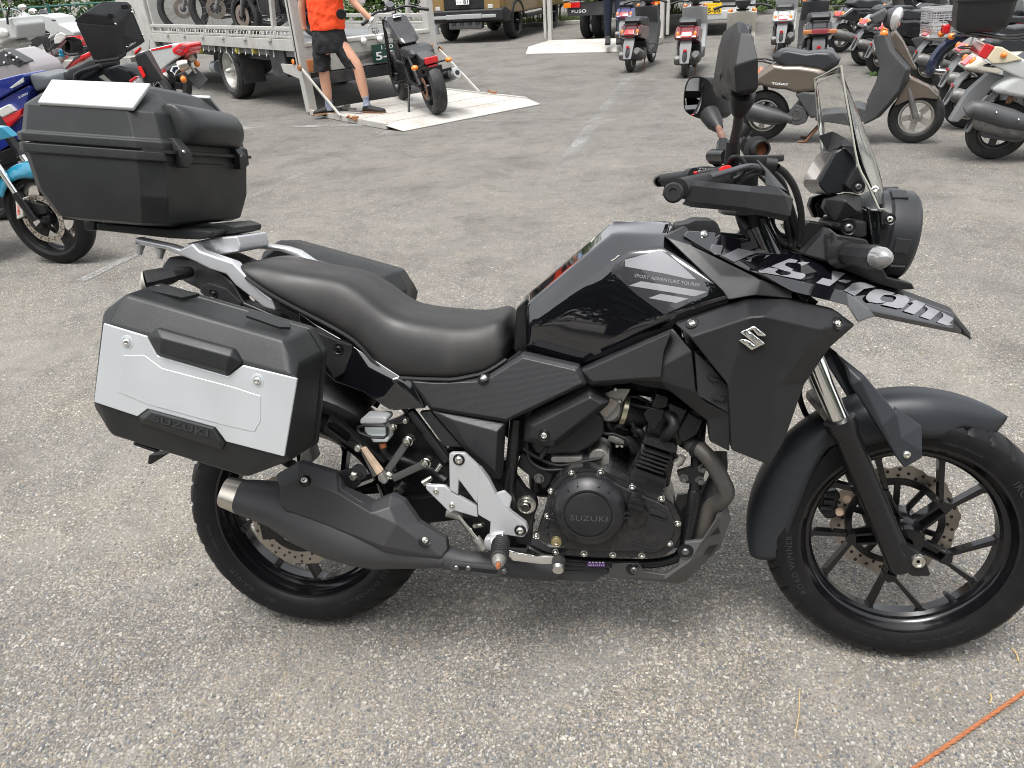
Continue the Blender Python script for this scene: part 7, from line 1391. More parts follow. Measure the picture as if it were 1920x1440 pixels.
# gloved hand resting on the handlebar: palm with five separate fingers
hb_ = W1(835, 260, -.02); hand = MB(); 
hand.loft([[hb_ + V((dx, dy, dz)) for dx, dy, dz in ((-.03, -.022, .03), (.03, -.022, .03), (.03, .022, .03), (-.03, .022, .03))], [hb_ + V((dx + .012, dy, dz)) for dx, dy, dz in ((-.042, -.02, -.05), (.042, -.02, -.05), (.042, .02, -.05), (-.042, .02, -.05))]])
for i, (fx_, ln) in enumerate(((-.034, .062), (-.012, .075), (.012, .07), (.034, .055))):
    k0 = hb_ + V((fx_ + .012, 0, -.045)); hand.tube([k0, k0 + V((.004, -.012, -ln * .45)), k0 + V((.006, .006, -ln * .8)), k0 + V((.006, .028, -ln))], [.0105, .010, .009, .007], 8)
k0 = hb_ + V((-.035, -.01, -.01)); hand.tube([k0, k0 + V((-.022, -.016, -.03)), k0 + V((-.02, -.02, -.06))], [.012, .0105, .008], 8)
hand.build('glove', 'glove_grey', PE, bevel=.006); MB().lathe([(.031, -.014), (.036, -.012), (.036, .012), (.031, .014)], W1(820, 222, -.02), wr - elb, 16).build('wrist_band', 'plate_white', PE)
MB().lathe([(.00005, .012), (.01, .012), (.05, .008), (.056, 0), (.056, -.02)], W1(478, 160, -.16), (.25, -1, 0), 24).build('vest_fan', 'satin_black', PE)
MB().sphere(hd_ + V((0, .015, .06)), .105, 16, 12, (.85, .95, 1.05)).build('hair', 'hair', PE)
tl_ = MB(); tl_.bar(G(612, 200, .075), G(665, 205, .075), .06, .02); tl_.bar(G(628, 207, .075), G(655, 197, .075), .03, .03); tl_.bar(G(655, 207, .08), G(678, 209, .08), .03, .02)
tag(tl_.build('wheel_chock', 'grime_metal'), 'grey metal wheel clamp lying on the lift by the worker\'s feet', 'tool')
# ------------------------------------------------------------------ khaki off-road car facing the camera
ga, gb = G(848, 76), G(962, 72); ctr = (ga + gb) / 2; axd = (gb - ga).normalized(); SUVZ = math.atan2(-axd.x, axd.y); SUVZ = math.atan2(-abs(axd.x), axd.y * (1 if axd.x > 0 else -1))
SV = empty('off_road_car', ctr, SUVZ, 'khaki off-road car with black bumper parked nose-on beyond the lift', 'car')
if V((math.cos(SUVZ), math.sin(SUVZ), 0)).y > 0: SV.rotation_euler.z += PI
for x in (0, -2.85):
    for s in (-1, 1): wheel(V((x, .82 * s, .39)), .39, .27, .24, 'wheel', SV, spokes=6, m='satin_black', tyre='tyre_plain')
sec = lambda x, w, z0, z1: [V((x, -w, z0)), V((x, w, z0)), V((x, w, z1 - .12)), V((x, w * .93, z1)), V((x, -w * .93, z1)), V((x, -w, z1 - .12))]
MB().loft([sec(.86, .93, .62, 1.18), sec(.6, .96, .6, 1.25), sec(-.35, .97, .55, 1.3), sec(-3.7, .97, .55, 1.32), sec(-3.85, .94, .6, 1.25)]).build('body', 'khaki_paint', SV, bevel=.05, seg=3)
MB().loft([[V((x, y * w_, z)) for y, z in ((-1, 1.28), (1, 1.28), (.86, 1.92), (-.86, 1.92))] for x, w_ in ((-.3, .9), (-.75, .92), (-3.6, .92), (-3.8, .88))]).build('cabin', 'glass_dark', SV, bevel=.05); 
MB().box((-2.2, 0, 1.93), (2.7, 1.5, .06)).build('roof', 'khaki_paint', SV, bevel=.03)
MB().loft([[V((x, y * .97, z)) for y, z in ((-1, z0), (1, z0), (1, z1), (-1, z1))] for x, z0, z1 in ((.98, .47, .70), (.8, .42, .75), (.35, .42, .6))]).build('front_bumper', 'matte_plastic', SV, bevel=.03)
bxp('grille', .84, .93, -.5, .5, .72, 1.15, 'matte_plastic', SV, .02)
for s in (-1, 1):
    bxp('headlamp_panel', .78, .945, .5 * s, .9 * s, .68, 1.02, 'khaki_paint', SV, .03); bxp('fog_lamp', .94, .955, .6 * s, .72 * s, .72, .80, 'lamp_glass', SV, .01)
    MB().box((.88, .7 * s, 1.08), (.1, .34, .1)).build('headlight', 'lamp_glass', SV, bevel=.02)
    MB().loft([[V((math.cos(a) * .47 + x, s * .975, .42 + math.sin(a) * .45)), V((math.cos(a) * .40 + x, s * .985, .42 + math.sin(a) * .38))] for x in (0,) for a in [rad(8 + 17 * i) for i in range(11)]], cap=False, closed=False).build('wheel_arch', 'matte_plastic', SV).modifiers.new('thick', 'SOLIDIFY').thickness = .05
    bxp('side_step', -2.4, -.5, .9 * s, 1.02 * s, .42, .5, 'matte_plastic', SV, .02); bxp('bumper_trim', .97, 1.0, .45 * s, .8 * s, .53, .60, 'silver_body', SV, .01)
bxp('bumper_bar', .96, 1.01, -.45, .45, .52, .62, 'silver_body', SV, .012); bxp('skid_guard', .78, .96, -.42, .42, .30, .45, 'skid_grey', SV, .03)
for k in range(4): bxp('guard_slot', .962, .975, -.33 + k * .2, -.23 + k * .2, .40, .45, 'soot_slot_dark', SV, 0)
bxp('number_plate', .99, 1.0, -.165, .165, .82, .985, 'plate_white', SV, .004)
text_obj('plate_number', '81', V((1.0015, .02, .835)), V((1.0015, .14, .835)), V((1.0015, .02, .915)), 'plate_ink', SV, .001, .02); text_obj('plate_dots', '• •', V((1.0015, -.13, .86)), V((1.0015, -.03, .86)), V((1.0015, -.13, .875)), 'plate_ink', SV, .001)
# ------------------------------------------------------------------ second truck, its lift, a second worker, a small yellow-plated truck
l2, r2 = G(1022, 90), G(1236, 84); t2 = (r2 - l2).normalized(); Z2 = math.atan2(t2.x, -t2.y)
T2R = empty('delivery_truck', (l2 + r2) / 2 + V((math.cos(Z2), math.sin(Z2), 0)) * .3, Z2, 'white flatbed truck at the back with open tail lift and dark bumper', 'truck')
W2 = (r2 - l2).length / 2
bxp('tail_board', .55, .65, -W2 + .12, W2 - .12, .82, 1.5, 'truck_white', T2R); bxp('cargo_bed', .66, 5, -W2 + .1, W2 - .1, .80, .95, 'truck_white', T2R); bxp('side_board', .66, 5, W2 - .15, W2 - .1, .95, 1.5, 'truck_white', T2R); bxp('side_board', .66, 5, -W2 + .1, -W2 + .15, .95, 1.5, 'truck_white', T2R)
for z in (1.0, 1.16, 1.33): bxp('board_groove', .542, .55, -W2 + .2, W2 - .2, z, z + .02, 'trim_grey', T2R, 0)
bxp('bumper', .6, .75, -W2 + .2, W2 - .2, .52, .78, 'truck_frame', T2R); bxp('chassis', .8, 5, -.4, .4, .5, .79, 'truck_frame', T2R)
text_obj('bumper_lettering', 'FUSO', V((.597, W2 - .3, .58)), V((.597, W2 - .62, .58)), V((.597, W2 - .3, .64)), 'white_print', T2R, .002, .01)
for s in (-1, 1):
    lm2 = bxp('tail_lamp', .55, .6, s * (W2 - .16), s * (W2 - .5), .68, .78, 'tail_red', T2R, .01); bxp('tail_lamp_amber', .546, .6, s * (W2 - .14), s * (W2 - .3), .683, .777, 'amber', lm2, .006)
    wheel(V((1.6, s * (W2 - .35), .33)), .33, .22, .2, 'wheel', T2R, spokes=0, m='wheel_silver'); wheel(V((1.6, s * (W2 - .62), .33)), .33, .22, .2, 'wheel', T2R, spokes=0, m='wheel_silver')
    bxp('lift_post', -.05, .07, s * (W2 + .02), s * (W2 - .06), .06, 2.2, 'truck_white', T2R, .01); bxp('lift_guide', -.02, .04, s * (W2 + .12), s * (W2 + .06), .15, 2.0, 'truck_white', T2R, .01)
MB().shell([V((-.0, W2, .12)), V((-.0, -W2, .12)), V((-1.25, -W2, .12)), V((-1.25, W2, .12)), V((-1.5, -W2 + .03, .02)), V((-1.5, W2 - .03, .02))], [(0, 1, 2, 3), (3, 2, 4, 5)], (0, 0, -.02)).build('lift_platform', 'lift_white', T2R, bevel=.004)
bxp('lift_skirt', -1.25, 0, -W2, -W2 + .03, .01, .1, 'truck_white', T2R, .003); bxp('lift_skirt', -1.25, 0, W2 - .03, W2, .01, .1, 'truck_white', T2R, .003)
MB().loft([[V((x, y, z)) for y, z in ((-1.0, .5), (1.0, .5), (1.0, 1.4), (.9, 2.3), (-.9, 2.3), (-1.0, 1.4))] for x in (5.1, 6.4, 6.7)]).build('cab', 'truck_white', T2R, bevel=.05)
y2 = G(1150, 85, .12).y; X2 = lambda px, py, dy=0: WY(px, py, y2 + dy)
P2 = empty('person', (0, 0, 0), 0, 'person in dark navy work trousers and boots on the far lift', 'person'); f2 = X2(1150, 84)
h2 = f2 + V((0, 0, .9))
skin_body('body', [(h2, (.15, .11)), (h2 + V((0, 0, .3)), (.16, .11)), (h2 + V((0, 0, .5)), (.18, .1)), (h2 + V((0, 0, .6)), .055), (h2 + V((0, 0, .68)), (.07, .085)), (h2 + V((0, 0, .8)), (.07, .085)), (h2 + V((-.1, 0, -.05)), .1), (h2 + V((-.1, .02, -.45)), .075), (h2 + V((-.1, .02, -.84)), .05), (h2 + V((.1, 0, -.05)), .1), (h2 + V((.11, -.02, -.45)), .075), (h2 + V((.1, -.02, -.84)), .05),
    (h2 + V((-.22, 0, .46)), .06), (h2 + V((-.26, -.02, .18)), .045), (h2 + V((-.22, -.1, -.05)), .035), (h2 + V((.22, 0, .46)), .06), (h2 + V((.28, -.02, .2)), .045), (h2 + V((.3, -.15, .05)), .035)],
    [(0, 1), (1, 2), (2, 3), (3, 4), (4, 5), (0, 6), (6, 7), (7, 8), (0, 9), (9, 10), (10, 11), (2, 12), (12, 13), (13, 14), (2, 15), (15, 16), (16, 17)], 'trouser_navy', P2)
for s in (-1, 1):
    b_ = h2 + V((.1 * s, -.0, -.89)); MB().loft([[b_ + V((dx, y, z)) for dx, z in ((-.05, 0), (.05, 0), (.045, hh), (-.045, hh))] for y, hh in ((.1, .16), (0, .17), (-.1, .08), (-.18, .05))]).build('boot', 'shoe_black', P2, bevel=.015)
    MB().tube([b_ + V((0, .03, .1)), b_ + V((0, .03, .26))], [.062, .065], 12).build('boot_shaft', 'shoe_black', P2)
MB().sphere(h2 + V((0, 0, .78)), .1, 16, 12, (.85, .95, 1.1)).build('hair', 'hair', P2)
kc = G(1345, 66); KT = empty('small_truck', kc, rad(-98), 'small white truck with yellow number plate behind the red scooter', 'truck')
MB().loft([[V((x, y, z)) for y, z in ((-.72, z0), (.72, z0), (.72, 1.0), (.64, 1.8), (-.64, 1.8), (-.72, 1.0))] for x, z0 in ((.1, .32), (-.15, .3), (-1.3, .3))]).build('cab', 'white_paint', KT, bevel=.04)
bxp('front_bumper', .08, .2, -.72, .72, .3, .48, 'white_paint', KT, .03); bxp('number_plate', .2, .212, -.3, .06, .42, .62, 'plate_yellow', KT, .004)
text_obj('plate_number', '25-66', V((.2135, -.28, .44)), V((.2135, .04, .44)), V((.2135, -.28, .54)), 'plate_ink', KT, .001, .02); text_obj('plate_region', '- - - -', V((.2135, -.2, .58)), V((.2135, -.04, .58)), V((.2135, -.2, .59)), 'plate_ink', KT, .001)
for z in (.62, .72, .82): bxp('grille_slot', .105, .125, -.12, .62, z, z + .05, 'soot_slot_dark', KT, .004)
MB().prism([V((.08, y, z)) for y, z in ((-.6, 1.12), (.6, 1.12), (.55, 1.65), (-.55, 1.65))], (.03, 0, 0)).build('windscreen', 'glass_dark', KT, bevel=.01)
for s in (-1, 1):
    wheel(V((-.25, .6 * s, .27)), .27, .15, .16, 'wheel', KT, spokes=0); wheel(V((-2.1, .6 * s, .27)), .27, .15, .16, 'wheel', KT, spokes=0); bxp('headlight', .08, .14, .45 * s, .68 * s, .68, .84, 'lamp_glass', KT, .015)
bxp('cargo_bed', -3.1, -1.35, -.7, .7, .6, .98, 'white_paint', KT)
# ------------------------------------------------------------------ machines at the left, tails or noses toward the lane
def troot(name, Y, label, cat='motorcycle', x=0.0, group=None):
    return empty(name, (x, Y, 0), PI, label, cat, group)
def tsl(root, cr, pts, y, depth, name, m, bevel=.01, parent=None, seg=2):
    return MB().prism([cr(u, v, y) for u, v in pts], (0, -depth, 0)).build(name, m, parent or root, bevel=bevel, seg=seg)
# big black-cased adventure machine
GSB = troot('adventure_motorcycle', 4.0, 'grey adventure motorcycle with black aluminium top box behind the top case', x=-3.2)
AA = plane_crop(GSB, 0, 0, 1920 / 420)
gx = AA(1250, 690).x; wheel(V((gx + .25, -.1, .31)), .31, .16, .215, 'rear_wheel', GSB, spokes=7, m='satin_black'); wheel(V((gx + 1.75, -.1, .31)), .31, .12, .22, 'front_wheel', GSB, spokes=7, m='satin_black')
def box8(near, far, m, name, parent, bevel=.012): return MB().loft([near, far]).build(name, m, parent, bevel=bevel)
cs = MB().loft([[AA(800, 528, .22), AA(1020, 500, .0), AA(1255, 365, -.2), AA(980, 440, -.02)], [AA(640, 190, .24), AA(985, 215, .02), AA(1130, 60, -.22), AA(860, 40, 0)]]).build('top_box', 'matte_plastic', GSB, bevel=.012)
MB().loft([[AA(635, 200, .245), AA(990, 225, .02), AA(1140, 70, -.225), AA(850, 60, 0)], [AA(640, 165, .245), AA(975, 185, .02), AA(1125, 35, -.225), AA(860, 30, 0)], [AA(720, 110, .2), AA(960, 140, .02), AA(1090, 10, -.19), AA(880, 5, 0)]]).build('box_lid', 'matte_plastic', cs, bevel=.01)
for a, b in (((945, 135), (965, 120)), ((1070, 55), (1095, 45))): MB().box(AA(a[0], a[1], .03), (.05, .02, .03)).build('lid_latch', 'satin_black', cs, bevel=.005)
for u, v, y in ((990, 205, .03), (1133, 105, -.2), (1225, 300, -.19), (1088, 405, -.0)): MB().sphere(AA(u, v, y), .008, 8, 6).build('box_rivet', 'bolt_steel', cs)
MB().tube([AA(1085, 400, .01), AA(1070, 470, .02), AA(1010, 510, .04), AA(810, 535, .24)], .009, 8).build('box_rail', 'dark_metal', cs)
for tx, dv in (('TRAX', 0), ('ADVENTURE', 16)): text_obj('box_print', tx, AA(1102, 392 + dv, -.02), AA(1130 if dv == 0 else 1162, 376 + dv * .6 if dv == 0 else 368, -.05), AA(1099, 380 + dv, -.02), 'white_print', cs, .012)
pn = MB().loft([[AA(1150, 480, .2), AA(1240, 440, .2), AA(1285, 420, .0), AA(1180, 470, .0)], [AA(1240, 730, .2), AA(1400, 690, .2), AA(1415, 660, 0), AA(1260, 720, 0)]]).build('pannier', 'matte_plastic', GSB, bevel=.012)
MB().prism([AA(1185, 570, .21), AA(1215, 565, .21), AA(1255, 650, .21), AA(1235, 672, .21)], (0, .015, 0)).build('red_strap', 'red_plastic', pn, bevel=.005)
tsl(GSB, AA, [(1150, 440), (1195, 405), (1195, 430), (1155, 468)], .1, .03, 'red_buckle', 'red_plastic', .005)
tsl(GSB, AA, [(525, 700), (530, 650), (580, 590), (660, 560), (770, 500), (830, 560), (820, 620), (700, 690)], .16, .3, 'rear_seat', 'seat_black', .03)
tsl(GSB, AA, [(245, 680), (250, 630), (400, 650), (540, 612), (560, 700), (300, 790)], .17, .32, 'front_seat', 'seat_grey' if mat('seat_grey', (0.11, 0.12, 0.13), .5) else 0, .03)
MB().tube([AA(640, 700, .17), AA(650, 640, .17), AA(700, 610, .17), AA(860, 560, .15)], .014, 10).build('grab_rail', 'dark_metal', GSB)
tsl(GSB, AA, [(660, 700), (700, 640), (1000, 560), (1090, 600), (1150, 700), (900, 760)], .12, .25, 'tail_frame', 'satin_black', .02)
tsl(GSB, AA, [(840, 660), (880, 640), (960, 715), (925, 715)], .14, .02, 'bracket', 'cast_alu', .004); tsl(GSB, AA, [(1100, 690), (1150, 655), (1180, 660), (1120, 712)], .16, .04, 'tail_light', 'tail_red', .006); tsl(GSB, AA, [(1150, 700), (1190, 665), (1230, 720), (1160, 730)], .16, .04, 'light_housing', 'silver_body', .006)
tsl(GSB, AA, [(300, 760), (560, 700), (900, 720), (900, 1100), (500, 1200), (250, 1000)], .12, .24, 'engine_block', 'engine_black', .03)
# red and white sports machine
DU = troot('sports_motorcycle', 6.4, 'red and white sports motorcycle with twin exhausts under its tail', x=-4.5); ZD = plane_crop(DU, 240, 0, 4.8); LZ = plane_crop(DU, 0, 0, 9.6)
wx0 = ZD(420, 800).x; wheel(V((wx0 + .1, 0, .3)), .3, .18, .215, 'rear_wheel', DU, spokes=5, m='wheel_alu'); wheel(V((wx0 + 1.5, 0, .3)), .3, .12, .215, 'front_wheel', DU, spokes=5, m='wheel_alu')
tsl(DU, ZD, [(100, 470), (205, 440), (400, 392), (480, 388), (550, 420), (545, 460), (400, 560), (300, 640), (100, 700)], .12, .24, 'tail_cowl', 'white_paint', .03, seg=3)
tsl(DU, ZD, [(205, 445), (390, 402), (395, 425), (205, 460)], .124, .248, 'tail_stripe', 'red_paint', .002); tsl(DU, ZD, [(300, 645), (500, 520), (545, 465), (540, 490), (310, 660)], .124, .248, 'tail_edge', 'red_paint', .003)
tsl(DU, ZD, [(390, 440), (460, 388), (540, 395), (552, 425), (540, 470), (470, 510), (400, 480)], .13, .26, 'tail_cap', 'red_paint', .02, seg=3)
for p in ([(450, 430), (490, 403), (530, 420), (495, 450)], [(420, 460), (450, 440), (500, 460), (470, 490)]): tsl(DU, ZD, p, .134, .012, 'cap_pad', 'tail_red_dull', .003)
for (u, v), y in (((590, 505), -.02), ((535, 575), .1)): 
    e = MB().tube([ZD(u - 160, v + 70, y), ZD(u - 60, v + 18, y), ZD(u - 10, v - 2, y), ZD(u + 16, v - 5, y)], [.055, .055, .05, .034], 18).build('exhaust', 'black_paint', DU)
    MB().tube([ZD(u - 62, v + 20, y), ZD(u - 10, v, y), ZD(u + 16, v - 5, y)], [.057, .052, .036], 18).build('exhaust_end', 'chrome_warm', e); MB().lathe([(.00005, 0), (.026, 0), (.03, -.006)], ZD(u + 18, v - 5, y), (-1, 0, .25), 14).build('exhaust_mouth', 'soot_slot_dark', e)
tsl(DU, ZD, [(375, 640), (400, 595), (450, 588), (465, 620), (440, 640), (420, 680), (400, 650)], .175, .004, 'exhaust_badge', 'plate_white', .001); tsl(DU, ZD, [(395, 640), (405, 605), (445, 600), (450, 620), (425, 635), (420, 660)], .179, .003, 'badge_mark', 'navy_paint', .001)
for u, v, y in ((620, 572, -.1), (500, 714, .14)): MB().sphere(ZD(u, v, y), .036, 12, 10, (.8, .9, 1)).build('turn_signal', 'amber', DU)
MB().prism([ZD(535, 690, .0), ZD(610, 605, -.06), ZD(722, 715, -.06), ZD(645, 808, 0)], (0, .02, 0)).build('plate_holder', 'trim_grey', DU, bevel=.004); MB().tube([ZD(560, 590, .02), ZD(610, 660, .0)], .014, 8).build('plate_arm', 'cast_alu', DU)
tsl(DU, LZ, [(1180, 1190), (1290, 1080), (1420, 1010), (1600, 925), (1620, 1010), (1500, 1060), (1300, 1190), (1150, 1280)], .14, .28, 'fuel_tank', 'red_paint', .02)
tsl(DU, LZ, [(1130, 1250), (1290, 1100), (1330, 1020), (1430, 985), (1430, 1020), (1330, 1090), (1160, 1260)], .15, .03, 'knee_grip', 'seat_grey', .006)
tsl(DU, LZ, [(1300, 1250), (1700, 1080), (1700, 1300), (1300, 1400)], .14, .28, 'side_fairing', 'red_paint', .02)
tsl(DU, LZ, [(850, 1180), (880, 1130), (980, 1120), (1060, 1010), (1090, 950), (1150, 940), (1190, 1000), (1180, 1060), (1120, 1090), (1060, 1180), (960, 1240), (870, 1230)], .08, .05, 'yoke', 'cast_alu', .01)
for u, v in ((910, 1150), (1115, 965)): MB().lathe([(.00005, .04), (.016, .04), (.02, .03), (.02, 0), (.034, 0), (.036, -.02)], LZ(u, v, .1), (0, .3, 1), 16).build('fork_cap', 'cyan_paint', DU)
MB().tube([LZ(1160, 950, .1), LZ(1260, 990, .16), LZ(1420, 970, .25)], .014, 10).build('clip_on_bar', 'rubber', DU); MB().tube([LZ(870, 1240, .1), LZ(760, 1290, .2), LZ(700, 1300, .28)], .014, 10).build('clip_on_bar', 'grime_metal', DU)
tsl(DU, LZ, [(555, 1130), (820, 1015), (835, 1060), (650, 1180), (600, 1210)], .16, .05, 'fairing_edge', 'red_paint', .006)
MB().shell([LZ(560, 1110, .15), LZ(680, 850, .05), LZ(760, 790, -.1), LZ(890, 1080, -.12), LZ(820, 1020, .1)], [(0, 1, 4), (1, 2, 3, 4)], (.003, 0, .003)).build('screen', 'clear_screen', DU)
tsl(DU, LZ, [(860, 1010), (1180, 720), (1160, 760), (880, 1070)], -.1, .03, 'fairing_edge', 'wine_paint', .004)
tsl(DU, LZ, [(920, 900), (1020, 870), (1050, 950), (960, 1010)], -.02, .08, 'meter', 'grime_metal', .01)
DM = MB().tube([LZ(880, 900, -.1), LZ(1000, 760, .05)], .008, 8).build('mirror_arm', 'satin_black', DU); MB().prism([LZ(u, v, .06) for u, v in ((965, 690), (1000, 620), (1080, 580), (1160, 620), (1170, 680), (1060, 780), (980, 790))], (0, -.03, 0)).build('mirror', 'lamp_glass', DU, bevel=.008)
# white half-faired machine with a red one behind it
WF = troot('classic_motorcycle', 8.6, 'white half-faired motorcycle with dark screen behind the red and white one', x=-6.6); LW = plane_crop(WF, 0, 0, 9.6)
tsl(WF, LW, [(590, 360), (650, 280), (720, 260), (960, 310), (1060, 430), (1200, 500), (1330, 580), (1340, 650), (1180, 650), (1060, 600), (900, 700), (850, 700), (900, 600), (800, 540), (620, 440)], .2, .4, 'half_fairing', 'white_paint', .03, seg=3)
MB().shell([LW(680, 260, .2), LW(720, 180, .12), LW(840, 170, 0), LW(910, 300, -.1)], [(0, 1, 2, 3)], (.01, -.01, .003)).build('screen', 'glass_dark', WF)
tsl(WF, LW, [(660, 320), (720, 300), (760, 370), (680, 380)], .203, .01, 'fairing_decal', 'skin', .001); tsl(WF, LW, [(930, 350), (1000, 355), (990, 380), (920, 372)], .203, .01, 'fairing_vent', 'trim_grey', .001)
fxw = LW(700, 900).x; wheel(V((fxw, 0, .31)), .31, .1, .23, 'front_wheel', WF, wire=24, spokes=0, m='chrome'); wheel(V((fxw - 1.42, 0, .31)), .31, .12, .23, 'rear_wheel', WF, wire=24, spokes=0, m='chrome')
tsl(WF, LW, [(880, 700), (1180, 680), (1180, 1000), (900, 1050)], .12, .24, 'engine', 'engine_black', .03); tsl(WF, LW, [(1180, 700), (1290, 720), (1340, 860), (1330, 1000), (1250, 960), (1250, 800)], .1, .2, 'seat', 'rubber', .02)
RR_ = troot('red_motorcycle', 9.6, 'red motorcycle with gold side stripe showing beside the black top box', x=-6.6); LR = plane_crop(RR_, 0, 0, 9.6)
tsl(RR_, LR, [(1060, 420), (1180, 385), (1340, 365), (1350, 500), (1400, 560), (1460, 700), (1480, 750), (1250, 700), (1180, 660), (1340, 640), (1200, 500)], .14, .28, 'fairing', 'red_paint', .02)
tsl(RR_, LR, [(1230, 690), (1470, 690), (1520, 830), (1340, 830)], .15, .3, 'side_panel', 'red_paint', .02); tsl(RR_, LR, [(1270, 725), (1475, 715), (1480, 750), (1300, 755)], .154, .308, 'gold_stripe', 'brass', .001)
wheel(V((LR(1280, 900).x, 0, .3)), .3, .13, .215, 'front_wheel', RR_, spokes=5, m='satin_black'); wheel(V((LR(1280, 900).x - 1.4, 0, .3)), .3, .16, .215, 'rear_wheel', RR_, spokes=5, m='satin_black'); tsl(RR_, LR, [(1350, 850), (1560, 850), (1600, 1000), (1380, 1000)], .12, .24, 'engine', 'engine_black', .02)
# chrome cruiser far left
CH = troot('chrome_cruiser', 13.0, 'chrome-forked cruiser with white-walled wheel and wide bars by the hedge', x=-11.0); LC = plane_crop(CH, 0, 0, 9.6)
cw_ = LC(630, 850); cr_ = (LC(630, 850) - LC(630, 620)).length
wheel(cw_, cr_ * 1.05, .13, cr_ * .78, 'front_wheel', CH, wire=28, spokes=0, m='chrome', white=True); wheel(cw_ + V((-1.6, 0, 0)), cr_ * 1.05, .14, cr_ * .74, 'rear_wheel', CH, wire=28, spokes=0, m='chrome')
for y in (.1, -.1): MB().tube([LC(660, 850, y), LC(500, 600, y), LC(330, 290, y), LC(290, 200, y)], [.04, .04, .03, .03], 12).build('fork_leg', 'chrome', CH)
MB().loft([[cw_ + V((math.cos(a) * (cr_ * 1.12 + dz), y, math.sin(a) * (cr_ * 1.12 + dz))) for y, dz in ((-.08, -.03), (0, .02), (.08, -.03))] for a in [rad(20 + 15 * i) for i in range(10)]], cap=False, closed=False).build('front_fender', 'white_paint', CH)
MB().tube([LC(140, 150, .35), LC(290, 190, .2), LC(430, 280, 0), LC(620, 290, -.3)], .02, 10).build('handlebar', 'chrome', CH)
for u, v, y in ((400, 130, .35), (590, 200, -.35)): MB().sphere(LC(u, v, y), .1, 14, 10, (.9, .4, .5)).build('mirror', 'chrome', CH)
MB().sphere(LC(460, 360, 0), .13, 16, 12).build('headlight', 'chrome', CH); tsl(CH, LC, [(420, 480), (560, 330), (900, 420), (850, 600), (500, 620)], .14, .28, 'fuel_tank', 'black_paint', .05); tsl(CH, LC, [(480, 640), (900, 620), (1000, 900), (600, 1000)], .14, .28, 'engine', 'engine_black', .04); tsl(CH, LC, [(850, 560), (1200, 560), (1300, 640), (900, 660)], .14, .28, 'seat', 'seat_black', .04)
pl_ = MB().box((cw_.x - .8, 0, (cw_.z - cr_ * 1.05) / 2), (2.6, .7, max(.04, cw_.z - cr_ * 1.05))).build('concrete_plinth', 'kerb_stone'); pl_.location = CH.location; pl_.rotation_euler = CH.rotation_euler; tag(pl_, 'low concrete plinth under the chrome cruiser', 'plinth')
# white maxi scooter at the edge
MX = troot('maxi_scooter', 7.6, 'large white scooter with tall clear screen cut off by the left edge', 'scooter', x=-7.2); LM_ = plane_crop(MX, 0, 0, 9.6)
tsl(MX, LM_, [(-300, 360), (-20, 340), (130, 330), (190, 300), (230, 380), (300, 450), (310, 560), (320, 700), (150, 720), (30, 800), (-300, 900)], .25, .5, 'front_cowl', 'white_paint', .05, seg=3)
tsl(MX, LM_, [(30, 800), (120, 710), (260, 700), (340, 740), (400, 820), (330, 850), (260, 920), (100, 870), (40, 880)], .1, .2, 'front_fender', 'silver_body', .03); wx_ = LM_(250, 980); wheel(V((wx_.x, 0, .27)), .27, .12, .18, 'front_wheel', MX, spokes=5); wheel(V((wx_.x - 1.55 if False else wx_.x + 1.55, 0, .27)), .27, .13, .18, 'rear_wheel', MX, spokes=5)
MB().sphere(LM_(35, 590, .26), .07, 14, 10, (1.2, .3, .7)).build('headlight', 'lamp_glass', MX); tsl(MX, LM_, [(-250, 350), (-120, -250), (-60, -200), (80, 330)], .2, .02, 'screen', 'clear_screen', .002); MB().tube([LM_(140, 440, .3), LM_(130, 300, .28), LM_(170, 120, .25)], .012, 8).build('mirror_arm', 'satin_black', MX)
tsl(MX, LM_, [(-1500, 650), (-300, 500), (-300, 950), (-1500, 950)], .2, .4, 'rear_body', 'white_paint', .05)
# grey touring scooter dash
GR = troot('touring_scooter', 5.0, 'mauve-grey touring scooter with switch panel above the blue tail', 'scooter', x=-4.6); LG = plane_crop(GR, 0, 0, 9.6)
tsl(GR, LG, [(-400, 1000), (0, 930), (70, 890), (490, 1120), (640, 1300), (660, 1500), (500, 1700), (-400, 1700)], .2, .4, 'body', 'mauve_grey', .04)
MB().prism([LG(u, v, .205) for u, v in ((-300, 990), (0, 930), (70, 893), (485, 1122), (340, 1225), (220, 1160), (0, 1200), (-300, 1230))], (0, -.1, .01)).build('switch_panel', 'trim_grey', GR, bevel=.01)
for u, v in ((75, 1130), (175, 960), (110, 1000), (305, 1035), (245, 1080)): MB().sphere(LG(u, v, .212), .009, 8, 6).build('panel_screw', 'plate_white', GR)
MB().prism([LG(u, v, .21) for u, v in ((150, 1000), (210, 975), (265, 1010), (200, 1045))], (0, .01, 0)).build('ignition_lock', 'soot_slot_dark', GR, bevel=.003); MB().prism([LG(u, v, .21) for u, v in ((300, 1120), (380, 1075), (400, 1090), (315, 1140))], (0, .008, 0)).build('panel_slot', 'soot_slot_dark', GR, bevel=.002)
wheel(V((LG(200, 1500).x, 0, .26)), .26, .13, .17, 'front_wheel', GR, spokes=5); wheel(V((LG(200, 1500).x + 1.5, 0, .26)), .26, .14, .17, 'rear_wheel', GR, spokes=5)
